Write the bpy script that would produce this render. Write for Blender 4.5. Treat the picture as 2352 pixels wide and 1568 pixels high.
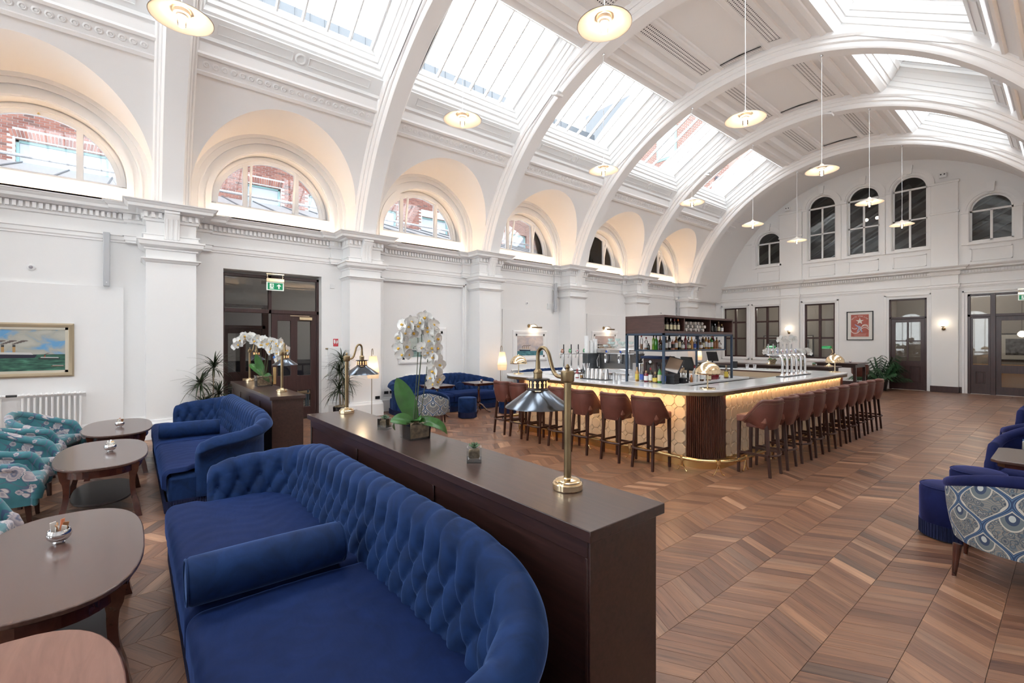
import bpy, bmesh, math, random
SKY = 2.6; COVE = 9; BARL = 20; EXPO = 1.68
from mathutils import Vector, Matrix
from mathutils.geometry import tessellate_polygon
R = random.Random(7)
pi = math.pi
def rad(a): return math.radians(a)
scn = bpy.context.scene
for o in list(bpy.data.objects): bpy.data.objects.remove(o)
COL = scn.collection
# ---------------------------------------------------------------- camera
cam = bpy.data.cameras.new('camera'); camo = bpy.data.objects.new('camera', cam); COL.objects.link(camo)
cam.sensor_width = 36.0; cam.lens = 36.0 * 1062 / 2352; cam.clip_start = 0.05; cam.clip_end = 300
TH = math.atan(1294 / 1062)
camo.location = (0, 0, 1.7); camo.rotation_euler = (pi / 2, 0, TH)
scn.camera = camo
scn.view_settings.view_transform = 'Standard'; scn.view_settings.look = 'None'
scn.view_settings.gamma = 1; scn.view_settings.use_curve_mapping = False
scn.view_settings.exposure = EXPO
# ---------------------------------------------------------------- world: white overcast sky
w = bpy.data.worlds.new('sky'); scn.world = w; w.use_nodes = True
nt = w.node_tree; bgn = nt.nodes['Background']
tc = nt.nodes.new('ShaderNodeTexCoord'); sx = nt.nodes.new('ShaderNodeSeparateXYZ'); cr = nt.nodes.new('ShaderNodeValToRGB')
nt.links.new(tc.outputs['Generated'], sx.inputs[0]); nt.links.new(sx.outputs[2], cr.inputs[0])
cr.color_ramp.elements[0].color = (0.90, 0.945, 1.0, 1); cr.color_ramp.elements[1].color = (0.955, 0.975, 1.0, 1)
nt.links.new(cr.outputs[0], bgn.inputs['Color']); bgn.inputs['Strength'].default_value = SKY
# portals at the skylights only help the sampler find the sky
def portal(loc, rot, sx_, sy_):
    l = bpy.data.lights.new('skylight_portal', 'AREA'); l.shape = 'RECTANGLE'; l.size = sx_; l.size_y = sy_
    l.cycles.is_portal = True
    o = bpy.data.objects.new('skylight_portal', l); COL.objects.link(o); o.location = loc; o.rotation_euler = rot
# ---------------------------------------------------------------- materials
MATS = {}
def mat(name, col=(.8, .8, .8), rough=.5, metal=0, spec=.5, emit=None, estr=0, sheen=0, sheentint=None, coat=0, trans=0, alpha=1, bump=0, bscale=50, var=0, vscale=3):
    if name in MATS: return MATS[name]
    m = bpy.data.materials.new(name); m.use_nodes = True; n = m.node_tree.nodes; L = m.node_tree.links
    b = n['Principled BSDF']; b.inputs['Base Color'].default_value = (*col, 1); b.inputs['Roughness'].default_value = rough
    b.inputs['Metallic'].default_value = metal; b.inputs['Specular IOR Level'].default_value = spec
    if emit: b.inputs['Emission Color'].default_value = (*emit, 1); b.inputs['Emission Strength'].default_value = estr
    if sheen:
        b.inputs['Sheen Weight'].default_value = sheen; b.inputs['Sheen Roughness'].default_value = .35
        b.inputs['Sheen Tint'].default_value = (*(sheentint or (1, 1, 1)), 1)
    if coat: b.inputs['Coat Weight'].default_value = coat; b.inputs['Coat Roughness'].default_value = .12
    b.inputs['Transmission Weight'].default_value = trans; b.inputs['Alpha'].default_value = alpha
    if bump or var:
        t = n.new('ShaderNodeTexCoord'); nz = n.new('ShaderNodeTexNoise'); nz.inputs['Scale'].default_value = bscale if bump else vscale
        nz.inputs['Detail'].default_value = 4; L.new(t.outputs['Object'], nz.inputs['Vector'])
        if bump:
            bp = n.new('ShaderNodeBump'); bp.inputs['Strength'].default_value = bump; bp.inputs['Distance'].default_value = .01
            L.new(nz.outputs['Fac'], bp.inputs['Height']); L.new(bp.outputs[0], b.inputs['Normal'])
        if var:
            n2 = n.new('ShaderNodeTexNoise'); n2.inputs['Scale'].default_value = vscale; n2.inputs['Detail'].default_value = 5
            L.new(t.outputs['Object'], n2.inputs['Vector'])
            r = n.new('ShaderNodeValToRGB'); r.color_ramp.elements[0].position = .3; r.color_ramp.elements[1].position = .7
            r.color_ramp.elements[0].color = (*[c * (1 - var) for c in col], 1); r.color_ramp.elements[1].color = (*[min(1, c * (1 + var)) for c in col], 1)
            L.new(n2.outputs['Fac'], r.inputs[0]); L.new(r.outputs[0], b.inputs['Base Color'])
    MATS[name] = m; return m
def nodes(name):
    m = bpy.data.materials.new(name); m.use_nodes = True; MATS[name] = m
    n = m.node_tree.nodes; return m, n, m.node_tree.links, n['Principled BSDF']
class NG:   # tiny node-graph helper
    def __init__(s, n, L): s.n, s.L = n, L
    def m(s, op, a, b=None, c=None, clamp=False):
        x = s.n.new('ShaderNodeMath'); x.operation = op; x.use_clamp = clamp
        for i, v in enumerate((a, b, c)):
            if v is None: continue
            if isinstance(v, (int, float)): x.inputs[i].default_value = v
            else: s.L.new(v, x.inputs[i])
        return x.outputs[0]
    def tex(s, kind, vec, **kw):
        x = s.n.new('ShaderNodeTex' + kind)
        for k, v in kw.items():
            if k in x.inputs: x.inputs[k].default_value = v
            else: setattr(x, k, v)
        if vec is not None: s.L.new(vec, x.inputs['Vector'])
        return x
    def coord(s, kind='Object', scale=(1, 1, 1), loc=(0, 0, 0), rot=(0, 0, 0)):
        t = s.n.new('ShaderNodeTexCoord'); mp = s.n.new('ShaderNodeMapping'); mp.inputs['Scale'].default_value = scale
        mp.inputs['Location'].default_value = loc; mp.inputs['Rotation'].default_value = rot
        s.L.new(t.outputs[kind], mp.inputs[0]); return mp.outputs[0]
    def ramp(s, f, stops, interp='LINEAR'):
        r = s.n.new('ShaderNodeValToRGB'); r.color_ramp.interpolation = interp; e = r.color_ramp.elements
        while len(e) < len(stops): e.new(.5)
        for i, (p, c) in enumerate(stops): e[i].position = p; e[i].color = (*c, 1) if len(c) == 3 else c
        s.L.new(f, r.inputs[0]); return r.outputs[0]
    def mix(s, f, a, b, blend='MIX'):
        x = s.n.new('ShaderNodeMix'); x.data_type = 'RGBA'; x.blend_type = blend
        for i, v in ((0, f), (6, a), (7, b)):
            if isinstance(v, (int, float)): x.inputs[i].default_value = v
            elif isinstance(v, tuple): x.inputs[i].default_value = (*v, 1)
            else: s.L.new(v, x.inputs[i])
        return x.outputs[2]
    def sep(s, v):
        x = s.n.new('ShaderNodeSeparateXYZ'); s.L.new(v, x.inputs[0]); return x.outputs
    def comb(s, a, b, c=0):
        x = s.n.new('ShaderNodeCombineXYZ')
        for i, v in enumerate((a, b, c)):
            if isinstance(v, (int, float)): x.inputs[i].default_value = v
            else: s.L.new(v, x.inputs[i])
        return x.outputs[0]
    def bump(s, h, b, st=.3, d=.01):
        x = s.n.new('ShaderNodeBump'); x.inputs['Strength'].default_value = st; x.inputs['Distance'].default_value = d
        s.L.new(h, x.inputs['Height']); s.L.new(x.outputs[0], b.inputs['Normal'])
WALL = mat('white_plaster', (.86, .855, .85), .55, spec=.3, bump=.05, bscale=25)
TRIM = mat('white_gloss_paint', (.88, .875, .87), .35, spec=.4)
CEIL = mat('white_ceiling_paint', (.86, .845, .835), .5, spec=.3)
SKYW = mat('white_reveal_paint', (.90, .91, .91), .4)
DARK = mat('grille_shadow_black', (.03, .03, .035), .8)
BRASS = mat('polished_brass', (.83, .62, .30), .16, metal=1)
ABRASS = mat('aged_brass', (.27, .20, .115), .34, metal=1, var=.25, vscale=6)
LBRASS = mat('light_brass', (.95, .78, .52), .14, metal=1)
CHROME = mat('chrome', (.82, .83, .85), .08, metal=1)
STEEL = mat('steel', (.62, .62, .63), .25, metal=1)
BLACK = mat('black_plastic', (.015, .015, .018), .35)
GUN = mat('gunmetal_shade', (.13, .15, .18), .18, metal=1)
WHITEP = mat('white_plastic', (.8, .8, .8), .4)
MARBLE = mat('white_quartz', (.80, .82, .84), .08, spec=.6, var=.05, vscale=2)
NAVYM = mat('navy_metal', (.035, .06, .10), .4)
def glass_thin(name, tint=(1, 1, 1), refl=.08, op=0, opcol=(.5, .5, .5)):
    m = bpy.data.materials.new(name); m.use_nodes = True; n = m.node_tree.nodes; L = m.node_tree.links; n.remove(n['Principled BSDF'])
    out = n['Material Output']; tr = n.new('ShaderNodeBsdfTransparent'); tr.inputs[0].default_value = (*tint, 1)
    gl = n.new('ShaderNodeBsdfGlossy'); gl.inputs['Roughness'].default_value = .02; mx = n.new('ShaderNodeMixShader')
    fr = n.new('ShaderNodeFresnel'); fr.inputs[0].default_value = 1.45
    g = NG(n, L); f = g.m('MULTIPLY', fr.outputs[0], refl / .04, clamp=True)
    L.new(f, mx.inputs[0]); L.new(tr.outputs[0], mx.inputs[1]); L.new(gl.outputs[0], mx.inputs[2])
    if op:
        df = n.new('ShaderNodeBsdfDiffuse'); df.inputs[0].default_value = (*opcol, 1); m2 = n.new('ShaderNodeMixShader'); m2.inputs[0].default_value = op
        L.new(mx.outputs[0], m2.inputs[1]); L.new(df.outputs[0], m2.inputs[2]); L.new(m2.outputs[0], out.inputs[0])
    else: L.new(mx.outputs[0], out.inputs[0])
    MATS[name] = m; return m
PANE = glass_thin('window_glass', (.97, .985, .98), .04); LPANE = glass_thin('lunette_glass', (.86, .87, .88), .04)
CLEAR = glass_thin('clear_glassware', (.965, .975, .975), .06)
ROOMGL = glass_thin('interior_glass', (.86, .86, .84), .06)
def wood(name, c1, c2, rough=.3, sc=(1, 14, 14), coat=.2, kind='Object'):
    m, n, L, b = nodes(name); g = NG(n, L); v = g.coord(kind, sc)
    t = g.tex('Noise', v, Scale=3.0, Detail=6.0, Roughness=.6, Distortion=.6)
    L.new(g.ramp(t.outputs['Fac'], [(.3, c1), (.7, c2)]), b.inputs['Base Color']); b.inputs['Roughness'].default_value = rough
    b.inputs['Coat Weight'].default_value = coat; b.inputs['Coat Roughness'].default_value = .15; g.bump(t.outputs['Fac'], b, .06, .003); return m
DWOOD = wood('dark_walnut', (.022, .010, .009), (.050, .022, .018), .28)
DOORW = wood('dark_door_wood', (.030, .010, .010), (.058, .022, .020), .35, (14, 14, 1))
TWOOD = wood('table_top_wood', (.060, .030, .024), (.11, .058, .046), .25, (1.2, 10, 10), .3)
TWOODP = wood('warm_table_top_wood', (.16, .070, .050), (.24, .115, .085), .28, (1.2, 9, 9), .3)
MAHOG = wood('mahogany', (.040, .010, .007), (.085, .022, .014), .22, (4, 4, 4), .5)
CABW = wood('cabinet_wood', (.060, .028, .024), (.095, .046, .038), .3, (2, 14, 14), .2)
LEGW = wood('stool_leg_wood', (.032, .010, .008), (.062, .022, .014), .35, (8, 8, 1), .05)
def velvet(name, c, hi, patch=.5):
    m, n, L, b = nodes(name); g = NG(n, L); v = g.coord('Object')
    t = g.tex('Noise', v, Scale=6.0, Detail=3.0, Roughness=.6, Distortion=1.0)
    L.new(g.ramp(t.outputs['Fac'], [(.32, tuple(x * (1 - .35 * patch) for x in c)), (.68, tuple(x * (1 + .45 * patch) for x in c))]), b.inputs['Base Color'])
    b.inputs['Roughness'].default_value = .75; b.inputs['Specular IOR Level'].default_value = .15
    b.inputs['Sheen Weight'].default_value = .75; b.inputs['Sheen Roughness'].default_value = .30; b.inputs['Sheen Tint'].default_value = (*hi, 1)
    v2 = g.coord('Object', (7, 30, 22)); t2 = g.tex('Noise', v2, Scale=1.3, Detail=2.0); g.bump(t2.outputs['Fac'], b, .22, .008); return m
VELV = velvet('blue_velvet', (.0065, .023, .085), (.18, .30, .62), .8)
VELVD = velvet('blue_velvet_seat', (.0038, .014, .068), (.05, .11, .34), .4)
VELVP = velvet('indigo_velvet', (.010, .015, .075), (.16, .18, .50))
FRINGE = mat('navy_fringe', (.004, .010, .055), .9)
LEATHER = mat('brown_leather', (.135, .044, .032), .38, spec=.5, bump=.25, bscale=120, var=.25, vscale=5)
LEATHERS = mat('tan_leather_seat', (.24, .10, .07), .36, spec=.5, bump=.2, bscale=120, var=.15, vscale=5)
SOIL = mat('bark_moss', (.26, .195, .125), .95, bump=1, bscale=60, var=.6, vscale=30)
LEAF = mat('orchid_leaf', (.030, .115, .020), .3, spec=.5, var=.3, vscale=8)
PETAL = mat('white_petal', (.86, .86, .84), .5, sheen=.2)
YEL = mat('petal_throat', (.75, .45, .06), .5)
STEM = mat('orchid_stem', (.05, .07, .03), .5)
WARM = mat('warm_led', (1, .8, .6), emit=(1, .66, .38), estr=COVE)
BARLED = mat('bar_led', (1, .8, .6), emit=(1, .62, .30), estr=BARL)
BULB = mat('filament_glow', (1, .8, .6), emit=(1, .70, .36), estr=25)
GLOBE = mat('globe_glow', (1, .9, .8), emit=(1, .86, .66), estr=1.3)
# ---------------------------------------------------------------- mesh builder
class M:
    def __init__(s): s.v = []; s.f = []; s.uv = {}; s.T = Matrix.Identity(4)
    def add(s, pts, faces, uvs=None):
        b = len(s.v); T = s.T; s.v += [tuple(T @ Vector(p)) for p in pts]
        for i, f in enumerate(faces):
            if uvs: s.uv[len(s.f)] = uvs[i]
            s.f.append(tuple(b + k for k in f))
        return s
    def box(s, x0, x1, y0, y1, z0, z1, uv=None):
        p = [(x0, y0, z0), (x1, y0, z0), (x1, y1, z0), (x0, y1, z0), (x0, y0, z1), (x1, y0, z1), (x1, y1, z1), (x0, y1, z1)]
        return s.add(p, [(0, 3, 2, 1), (4, 5, 6, 7), (0, 1, 5, 4), (1, 2, 6, 5), (2, 3, 7, 6), (3, 0, 4, 7)])
    def bc(s, c, d, rot=None):
        old = s.T; s.T = old @ Matrix.Translation(c) @ (rot or Matrix.Identity(4)); a, b, e = d[0] / 2, d[1] / 2, d[2] / 2
        s.box(-a, a, -b, b, -e, e); s.T = old; return s
    def lathe(s, prof, n=24, c=(0, 0, 0), cap=True, sx=1, sy=1):
        pts = []; fs = []
        for r, z in prof:
            for k in range(n): a = 2 * pi * k / n; pts.append((c[0] + r * sx * math.cos(a), c[1] + r * sy * math.sin(a), c[2] + z))
        for i in range(len(prof) - 1):
            for k in range(n): k2 = (k + 1) % n; fs.append((i * n + k, i * n + k2, (i + 1) * n + k2, (i + 1) * n + k))
        if cap:
            if prof[0][0] > 1e-5: fs.append(tuple(range(n))[::-1])
            if prof[-1][0] > 1e-5: m = (len(prof) - 1) * n; fs.append(tuple(range(m, m + n)))
        return s.add(pts, fs)
    def tube(s, path, r, n=8, cap=True):
        path = [Vector(p) for p in path]; rs = r if isinstance(r, (list, tuple)) else [r] * len(path)
        pts = []; fs = []; up = None
        for i, p in enumerate(path):
            t = (path[min(i + 1, len(path) - 1)] - path[max(i - 1, 0)]).normalized()
            if up is None: up = Vector((0, 0, 1)) if abs(t.z) < .9 else Vector((1, 0, 0))
            a = t.cross(up); a = a.normalized() if a.length > 1e-6 else Vector((1, 0, 0)); bb = a.cross(t).normalized(); up = bb
            for k in range(n): q = 2 * pi * k / n; pts.append(tuple(p + rs[i] * (math.cos(q) * a + math.sin(q) * bb)))
        for i in range(len(path) - 1):
            for k in range(n): k2 = (k + 1) % n; fs.append((i * n + k, i * n + k2, (i + 1) * n + k2, (i + 1) * n + k))
        if cap: fs.append(tuple(range(n))[::-1]); m = (len(path) - 1) * n; fs.append(tuple(range(m, m + n)))
        return s.add(pts, fs)
    def grid(s, fn, nu, nv, uvf=None, cu=False, flip=False):
        pts = []; fs = []; uvs = []
        for i in range(nu + (0 if cu else 1)):
            for j in range(nv + 1): pts.append(fn(i / nu, j / nv))
        W = nv + 1; N = nu if cu else nu + 1
        for i in range(nu):
            i2 = (i + 1) % N
            for j in range(nv):
                f = (i * W + j, i2 * W + j, i2 * W + j + 1, i * W + j + 1)
                q = [(i / nu, j / nv), ((i + 1) / nu, j / nv), ((i + 1) / nu, (j + 1) / nv), (i / nu, (j + 1) / nv)]
                if flip: f = f[::-1]; q = q[::-1]
                fs.append(f); uvs.append([uvf(*k) if uvf else k for k in q])
        return s.add(pts, fs, uvs)
    def prism(s, poly, h0, h1, axis='z'):
        n = len(poly); g = {'z': lambda a, b, h: (a, b, h), 'x': lambda a, b, h: (h, a, b), 'y': lambda a, b, h: (a, h, b)}[axis]
        pts = [g(a, b, h0) for a, b in poly] + [g(a, b, h1) for a, b in poly]
        fs = [tuple(range(n))[::-1], tuple(range(n, 2 * n))] + [(k, (k + 1) % n, n + (k + 1) % n, n + k) for k in range(n)]
        return s.add(pts, fs)
    def ringseg(s, c, r0, r1, a0, a1, d0, d1, n=32, axis='x', ez=1):
        # annular band in the plane normal to axis; c = 2d centre; d0..d1 depth
        g = {'x': lambda a, b, h: (h, a, b), 'y': lambda a, b, h: (a, h, b), 'z': lambda a, b, h: (a, b, h)}[axis]
        pts = []; fs = []
        for k in range(n + 1):
            a = a0 + (a1 - a0) * k / n; ca, sa = math.cos(a), math.sin(a)
            for rr, dd in ((r0, d0), (r1, d0), (r1, d1), (r0, d1)): pts.append(g(c[0] + rr * ca, c[1] + rr * sa, dd))
        for k in range(n):
            b = 4 * k
            for q in range(4): fs.append((b + q, b + (q + 1) % 4, b + 4 + (q + 1) % 4, b + 4 + q))
        fs.append((0, 1, 2, 3)); b = 4 * n; fs.append((b + 3, b + 2, b + 1, b)); return s.add(pts, fs)
    def sweep(s, path, prof, closed=False, cap=True):
        # path: plan points (x,y); prof: (d,z) with d = offset to the right-hand side of travel
        n = len(path); pts = []; fs = []; m = len(prof)
        def nrm(a, b): dx, dy = b[0] - a[0], b[1] - a[1]; l = math.hypot(dx, dy); return (dy / l, -dx / l)
        for i, p in enumerate(path):
            if closed: n1 = nrm(path[i - 1], p); n2 = nrm(p, path[(i + 1) % n])
            else: n1 = nrm(path[i - 1], p) if i else nrm(p, path[1]); n2 = nrm(p, path[i + 1]) if i < n - 1 else n1
            bx, by = n1[0] + n2[0], n1[1] + n2[1]; k = 2 / max(.2, (bx * bx + by * by)); 
            for d, z in prof: pts.append((p[0] + bx * k * d, p[1] + by * k * d, z))
        for i in range(n if closed else n - 1):
            j = (i + 1) % n
            for q in range(m - 1): fs.append((i * m + q, i * m + q + 1, j * m + q + 1, j * m + q))
        if cap and not closed: fs.append(tuple(range(m))); fs.append(tuple((n - 1) * m + q for q in range(m))[::-1])
        return s.add(pts, fs)
    def mesh(s, name, smooth=35):
        me = bpy.data.meshes.new(name); me.from_pydata(s.v, [], s.f)
        if s.uv:
            ul = me.uv_layers.new(name='UVMap'); 
            for fi, q in s.uv.items():
                p = me.polygons[fi]
                for li, c in zip(p.loop_indices, q): ul.data[li].uv = c
        bm = bmesh.new(); bm.from_mesh(me)
        if not s.uv: bmesh.ops.recalc_face_normals(bm, faces=bm.faces)
        bm.to_mesh(me); bm.free()
        if smooth:
            me.polygons.foreach_set('use_smooth', [True] * len(me.polygons)); me.set_sharp_from_angle(angle=rad(smooth))
        return me
def obj(name, m, material, parent=None, loc=None, rot=None, bevel=0, seg=2, smooth=35, kind=None, label=None, sub=0):
    me = m if isinstance(m, bpy.types.Mesh) else m.mesh(name, smooth)
    o = bpy.data.objects.new(name, me); COL.objects.link(o)
    if material and not me.materials:
        for q in (material if isinstance(material, (list, tuple)) else [material]): me.materials.append(q)
    if parent: o.parent = parent
    if loc is not None: o.location = loc
    if rot is not None: o.rotation_euler = rot
    if bevel: b = o.modifiers.new('bevel', 'BEVEL'); b.width = bevel; b.segments = seg; b.limit_method = 'ANGLE'; b.angle_limit = rad(40)
    if sub: b = o.modifiers.new('sub', 'SUBSURF'); b.levels = sub; b.render_levels = sub
    if kind: o['kind'] = kind
    if label: o['label'] = label
    return o
def thing(name, label, cat, loc=(0, 0, 0), rotz=0, group=None):
    o = bpy.data.objects.new(name, None); COL.objects.link(o); o.location = loc; o.rotation_euler = (0, 0, rotz); o.empty_display_size = .1
    o['label'] = label; o['category'] = cat
    if group: o['group'] = group
    return o
def tag(o, label, cat, group=None):
    o['label'] = label; o['category'] = cat
    if group: o['group'] = group
    return o
def dup(root, loc, rotz, label=None, group=None):
    r = root.copy(); COL.objects.link(r); r.location = loc; r.rotation_euler = (0, 0, rotz)
    if label: r['label'] = label
    if group: r['group'] = group
    for ch in list(root.children):
        c = ch.copy(); COL.objects.link(c); c.parent = r
        for g in list(ch.children): d = g.copy(); COL.objects.link(d); d.parent = c
    return r
def struct(name, m, material, **k): return obj(name, m, material, kind='structure', **k)
def sempty(name):
    o = bpy.data.objects.new(name, None); COL.objects.link(o); o['kind'] = 'structure'; return o
def holes(outer, hs, axis, h0, h1, m=None):
    # polygon with holes, extruded between h0 and h1 along axis
    m = m or M(); g = {'x': lambda a, b, h: (h, a, b), 'y': lambda a, b, h: (a, h, b), 'z': lambda a, b, h: (a, b, h)}[axis]
    loops = [outer] + hs; flat = [p for l in loops for p in l]
    tri = tessellate_polygon([[Vector((a, b, 0)) for a, b in l] for l in loops]); n = len(flat)
    fs = [tuple(t) for t in tri] + [tuple(n + k for k in t[::-1]) for t in tri]; b = 0
    for l in loops:
        for k in range(len(l)): k2 = (k + 1) % len(l); fs.append((b + k, b + k2, n + b + k2, n + b + k))
        b += len(l)
    return m.add([g(a, c, h0) for a, c in flat] + [g(a, c, h1) for a, c in flat], fs)
def rect(a0, a1, b0, b1): return [(a0, b0), (a1, b0), (a1, b1), (a0, b1)]
def archpoly(a0, a1, b0, bs, n=16):
    # rectangle a0..a1 from b0 up to springing bs with a round head
    r = (a1 - a0) / 2; c = (a0 + a1) / 2
    return [(a0, b0), (a1, b0)] + [(c + r * math.cos(pi * k / n), bs + r * math.sin(pi * k / n)) for k in range(n + 1)]
def ordn(i, n, first='leftmost', last='rightmost', unit='from the left'):
    w = ['first', 'second', 'third', 'fourth', 'fifth', 'sixth', 'seventh', 'eighth', 'ninth', 'tenth', 'eleventh', 'twelfth', 'thirteenth', 'fourteenth', 'fifteenth', 'sixteenth', 'seventeenth', 'eighteenth', 'nineteenth', 'twentieth']
    return first if i == 0 else last if i == n - 1 else w[i] + ' ' + unit
# ================================================================ ROOM SHELL
XL = -10.7; XC = -4.84; ZC = 2.48; RS = 5.7; RR = 5.40; XR = 2 * XC - XL; YE = 21.1; YB = -6.5; ZK = 4.09
RIB = [-6.5, -2.98, .54, 4.08, 7.6, 11.12, 14.64, 18.16]
def arc(R_, a, side=1):   # point on the vault section at angle a (deg from horizontal); side=1 left, -1 right
    return XC - side * R_ * math.cos(rad(a)), ZC + R_ * math.sin(rad(a))

def _strip(prof, y0, y1, side):
    # extrude a vault-section profile (angle, radial offset) along y
    pts = []; fs = []; n_ = len(prof)
    for y in (y0, y1):
        for a, d in prof: x, z = arc(RS + d, a, side); pts.append((x, y, z))
    for j in range(n_ - 1): fs.append((j, j + 1, n_ + j + 1, n_ + j))
    return pts, fs
# ---- floor: chevron oak planks
m, n, L, b = nodes('oak_plank'); g = NG(n, L)
uvn = n.new('ShaderNodeUVMap'); oi = n.new('ShaderNodeObjectInfo'); ge = n.new('ShaderNodeNewGeometry')
rnd = g.m('FRACT', g.m('ADD', oi.outputs['Random'], ge.outputs['Random Per Island']))
u, v_, _ = g.sep(uvn.outputs[0])
vec = g.comb(g.m('ADD', g.m('MULTIPLY', u, 2.2), g.m('MULTIPLY', rnd, 37.0)), g.m('ADD', g.m('MULTIPLY', v_, 30.0), g.m('MULTIPLY', rnd, 91.0)), g.m('MULTIPLY', rnd, 17.0))
t = g.tex('Noise', vec, Scale=1.0, Detail=7.0, Roughness=.62, Distortion=1.2)
t2 = g.tex('Noise', vec, Scale=.35, Detail=2.0)
base = g.ramp(rnd, [(0, (.120, .058, .038)), (.2, (.235, .118, .070)), (.45, (.165, .082, .053)), (.62, (.290, .152, .090)), (.8, (.140, .072, .050)), (.92, (.360, .205, .128)), (1, (.095, .060, .050))], 'LINEAR')
gr = g.ramp(t.outputs['Fac'], [(.28, (.52, .50, .50)), (.5, (1, 1, 1)), (.75, (1.25, 1.2, 1.12))])
c = g.mix(1.0, base, gr, 'MULTIPLY'); c = g.mix(1.0, c, g.ramp(t2.outputs['Fac'], [(.3, (.8, .78, .78)), (.7, (1.15, 1.15, 1.15))]), 'MULTIPLY')
c = g.mix(1.0, c, (1.12, 1.12, 1.12), 'MULTIPLY'); L.new(c, b.inputs['Base Color']); L.new(g.m('ADD', g.m('MULTIPLY', t.outputs['Fac'], .18), .24), b.inputs['Roughness']); g.bump(t.outputs['Fac'], b, .12, .002)
OAK = m
PW = .308; PS = .1105; TAN = .577; X0 = -10.7
floor = struct('floor', M().box(XL - .4, XR + .4, YB - .2, YE + .5, -.12, -.004), mat('floor_bed', (.05, .032, .024), .9))
def proj(x, y, z):
    d = -math.sin(TH) * x + math.cos(TH) * y; a = math.cos(TH) * x + math.sin(TH) * y
    return (1176 + 1062 * a / d, 784 - 1062 * (z - 1.7) / d, d) if d > .05 else (None, None, d)
def plank_pts(W, sgn):
    gx = .0010; gy = .0006; h = PS / 2 - gy; w2 = W / 2 - gx; s_ = sgn * TAN
    q = [(-w2, -w2 * s_ - h), (w2, w2 * s_ - h), (w2, w2 * s_ + h), (-w2, -w2 * s_ + h)]
    e = .0010; q2 = [(-w2 + e, -(w2 - e) * s_ - h + e), (w2 - e, (w2 - e) * s_ - h + e), (w2 - e, (w2 - e) * s_ + h - e), (-w2 + e, -(w2 - e) * s_ + h - e)]
    pts = [(x, y, -.006) for x, y in q] + [(x, y, -.001) for x, y in q] + [(x, y, 0) for x, y in q2]
    fs = [(8, 9, 10, 11)]; uv = [[(0, 0), (W * 1.15, 0), (W * 1.15, PS), (0, PS)]]
    for k in range(4):
        k2 = (k + 1) % 4; fs += [(4 + k, 4 + k2, 8 + k2, 8 + k), (k, k2, 4 + k2, 4 + k)]; uv += [[(0, 0), (.1, 0), (.1, .002), (0, .002)]] * 2
    return pts, fs, uv
cells = []; ns = int(math.ceil((XR - X0) / PW)); off = (-.287 - X0) % PW - PW
for i in range(ns + 1):
    xc = X0 + off + PW * (i + .5); 
    if xc - PW / 2 > XR: break
    k = round((xc - PW / 2 + .597) / PW); sgn = 1 if (k % 2 != 0) else -1
    y = -3.6
    yshift = 0
    while y < YE + .3:
        u_, v2, d = proj(xc, y, 0); vis = u_ is not None and -40 < u_ < 2392 and 790 < v2 < 1640
        if vis and (-4.7 < xc < -1.0 and -.3 < y < 4.2) and not (xc > -1.2): vis = (y > 2.4)
        if vis and xc < -4.3 and y < 1.4: vis = vis and (-5.0 < xc < -4.0 and y < .3 or y > -.3)
        cells.append((d if vis else 1e6, xc, y, sgn)); y += PS
cells.sort()
for i, (d, xc, y, sgn) in enumerate(cells[:300]):
    if i == 0:
        P1, P2 = M(), M(); P1.add(*plank_pts(PW, -1)); P2.add(*plank_pts(PW, 1)); PM = {-1: P1.mesh('plank', 0), 1: P2.mesh('plank', 0)}
        for q in PM.values(): q.materials.append(OAK)
    o = bpy.data.objects.new('plank', PM[sgn]); COL.objects.link(o); o.parent = floor; o.location = (xc, y, R.uniform(-.0004, .0004))
rest = M(); A = {s_: plank_pts(PW, s_) for s_ in (-1, 1)}
for d, xc, y, sgn in cells[300:]:
    p, f, uv = A[sgn]; b0 = len(rest.v); dz = R.uniform(-.0004, .0004); rest.v += [(x + xc, yy + y, z + dz) for x, yy, z in p]
    for q, uu in zip(f, uv): rest.uv[len(rest.f)] = uu; rest.f.append(tuple(b0 + k for k in q))
obj('planks', rest, OAK, floor, kind='stuff', smooth=0)
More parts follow.
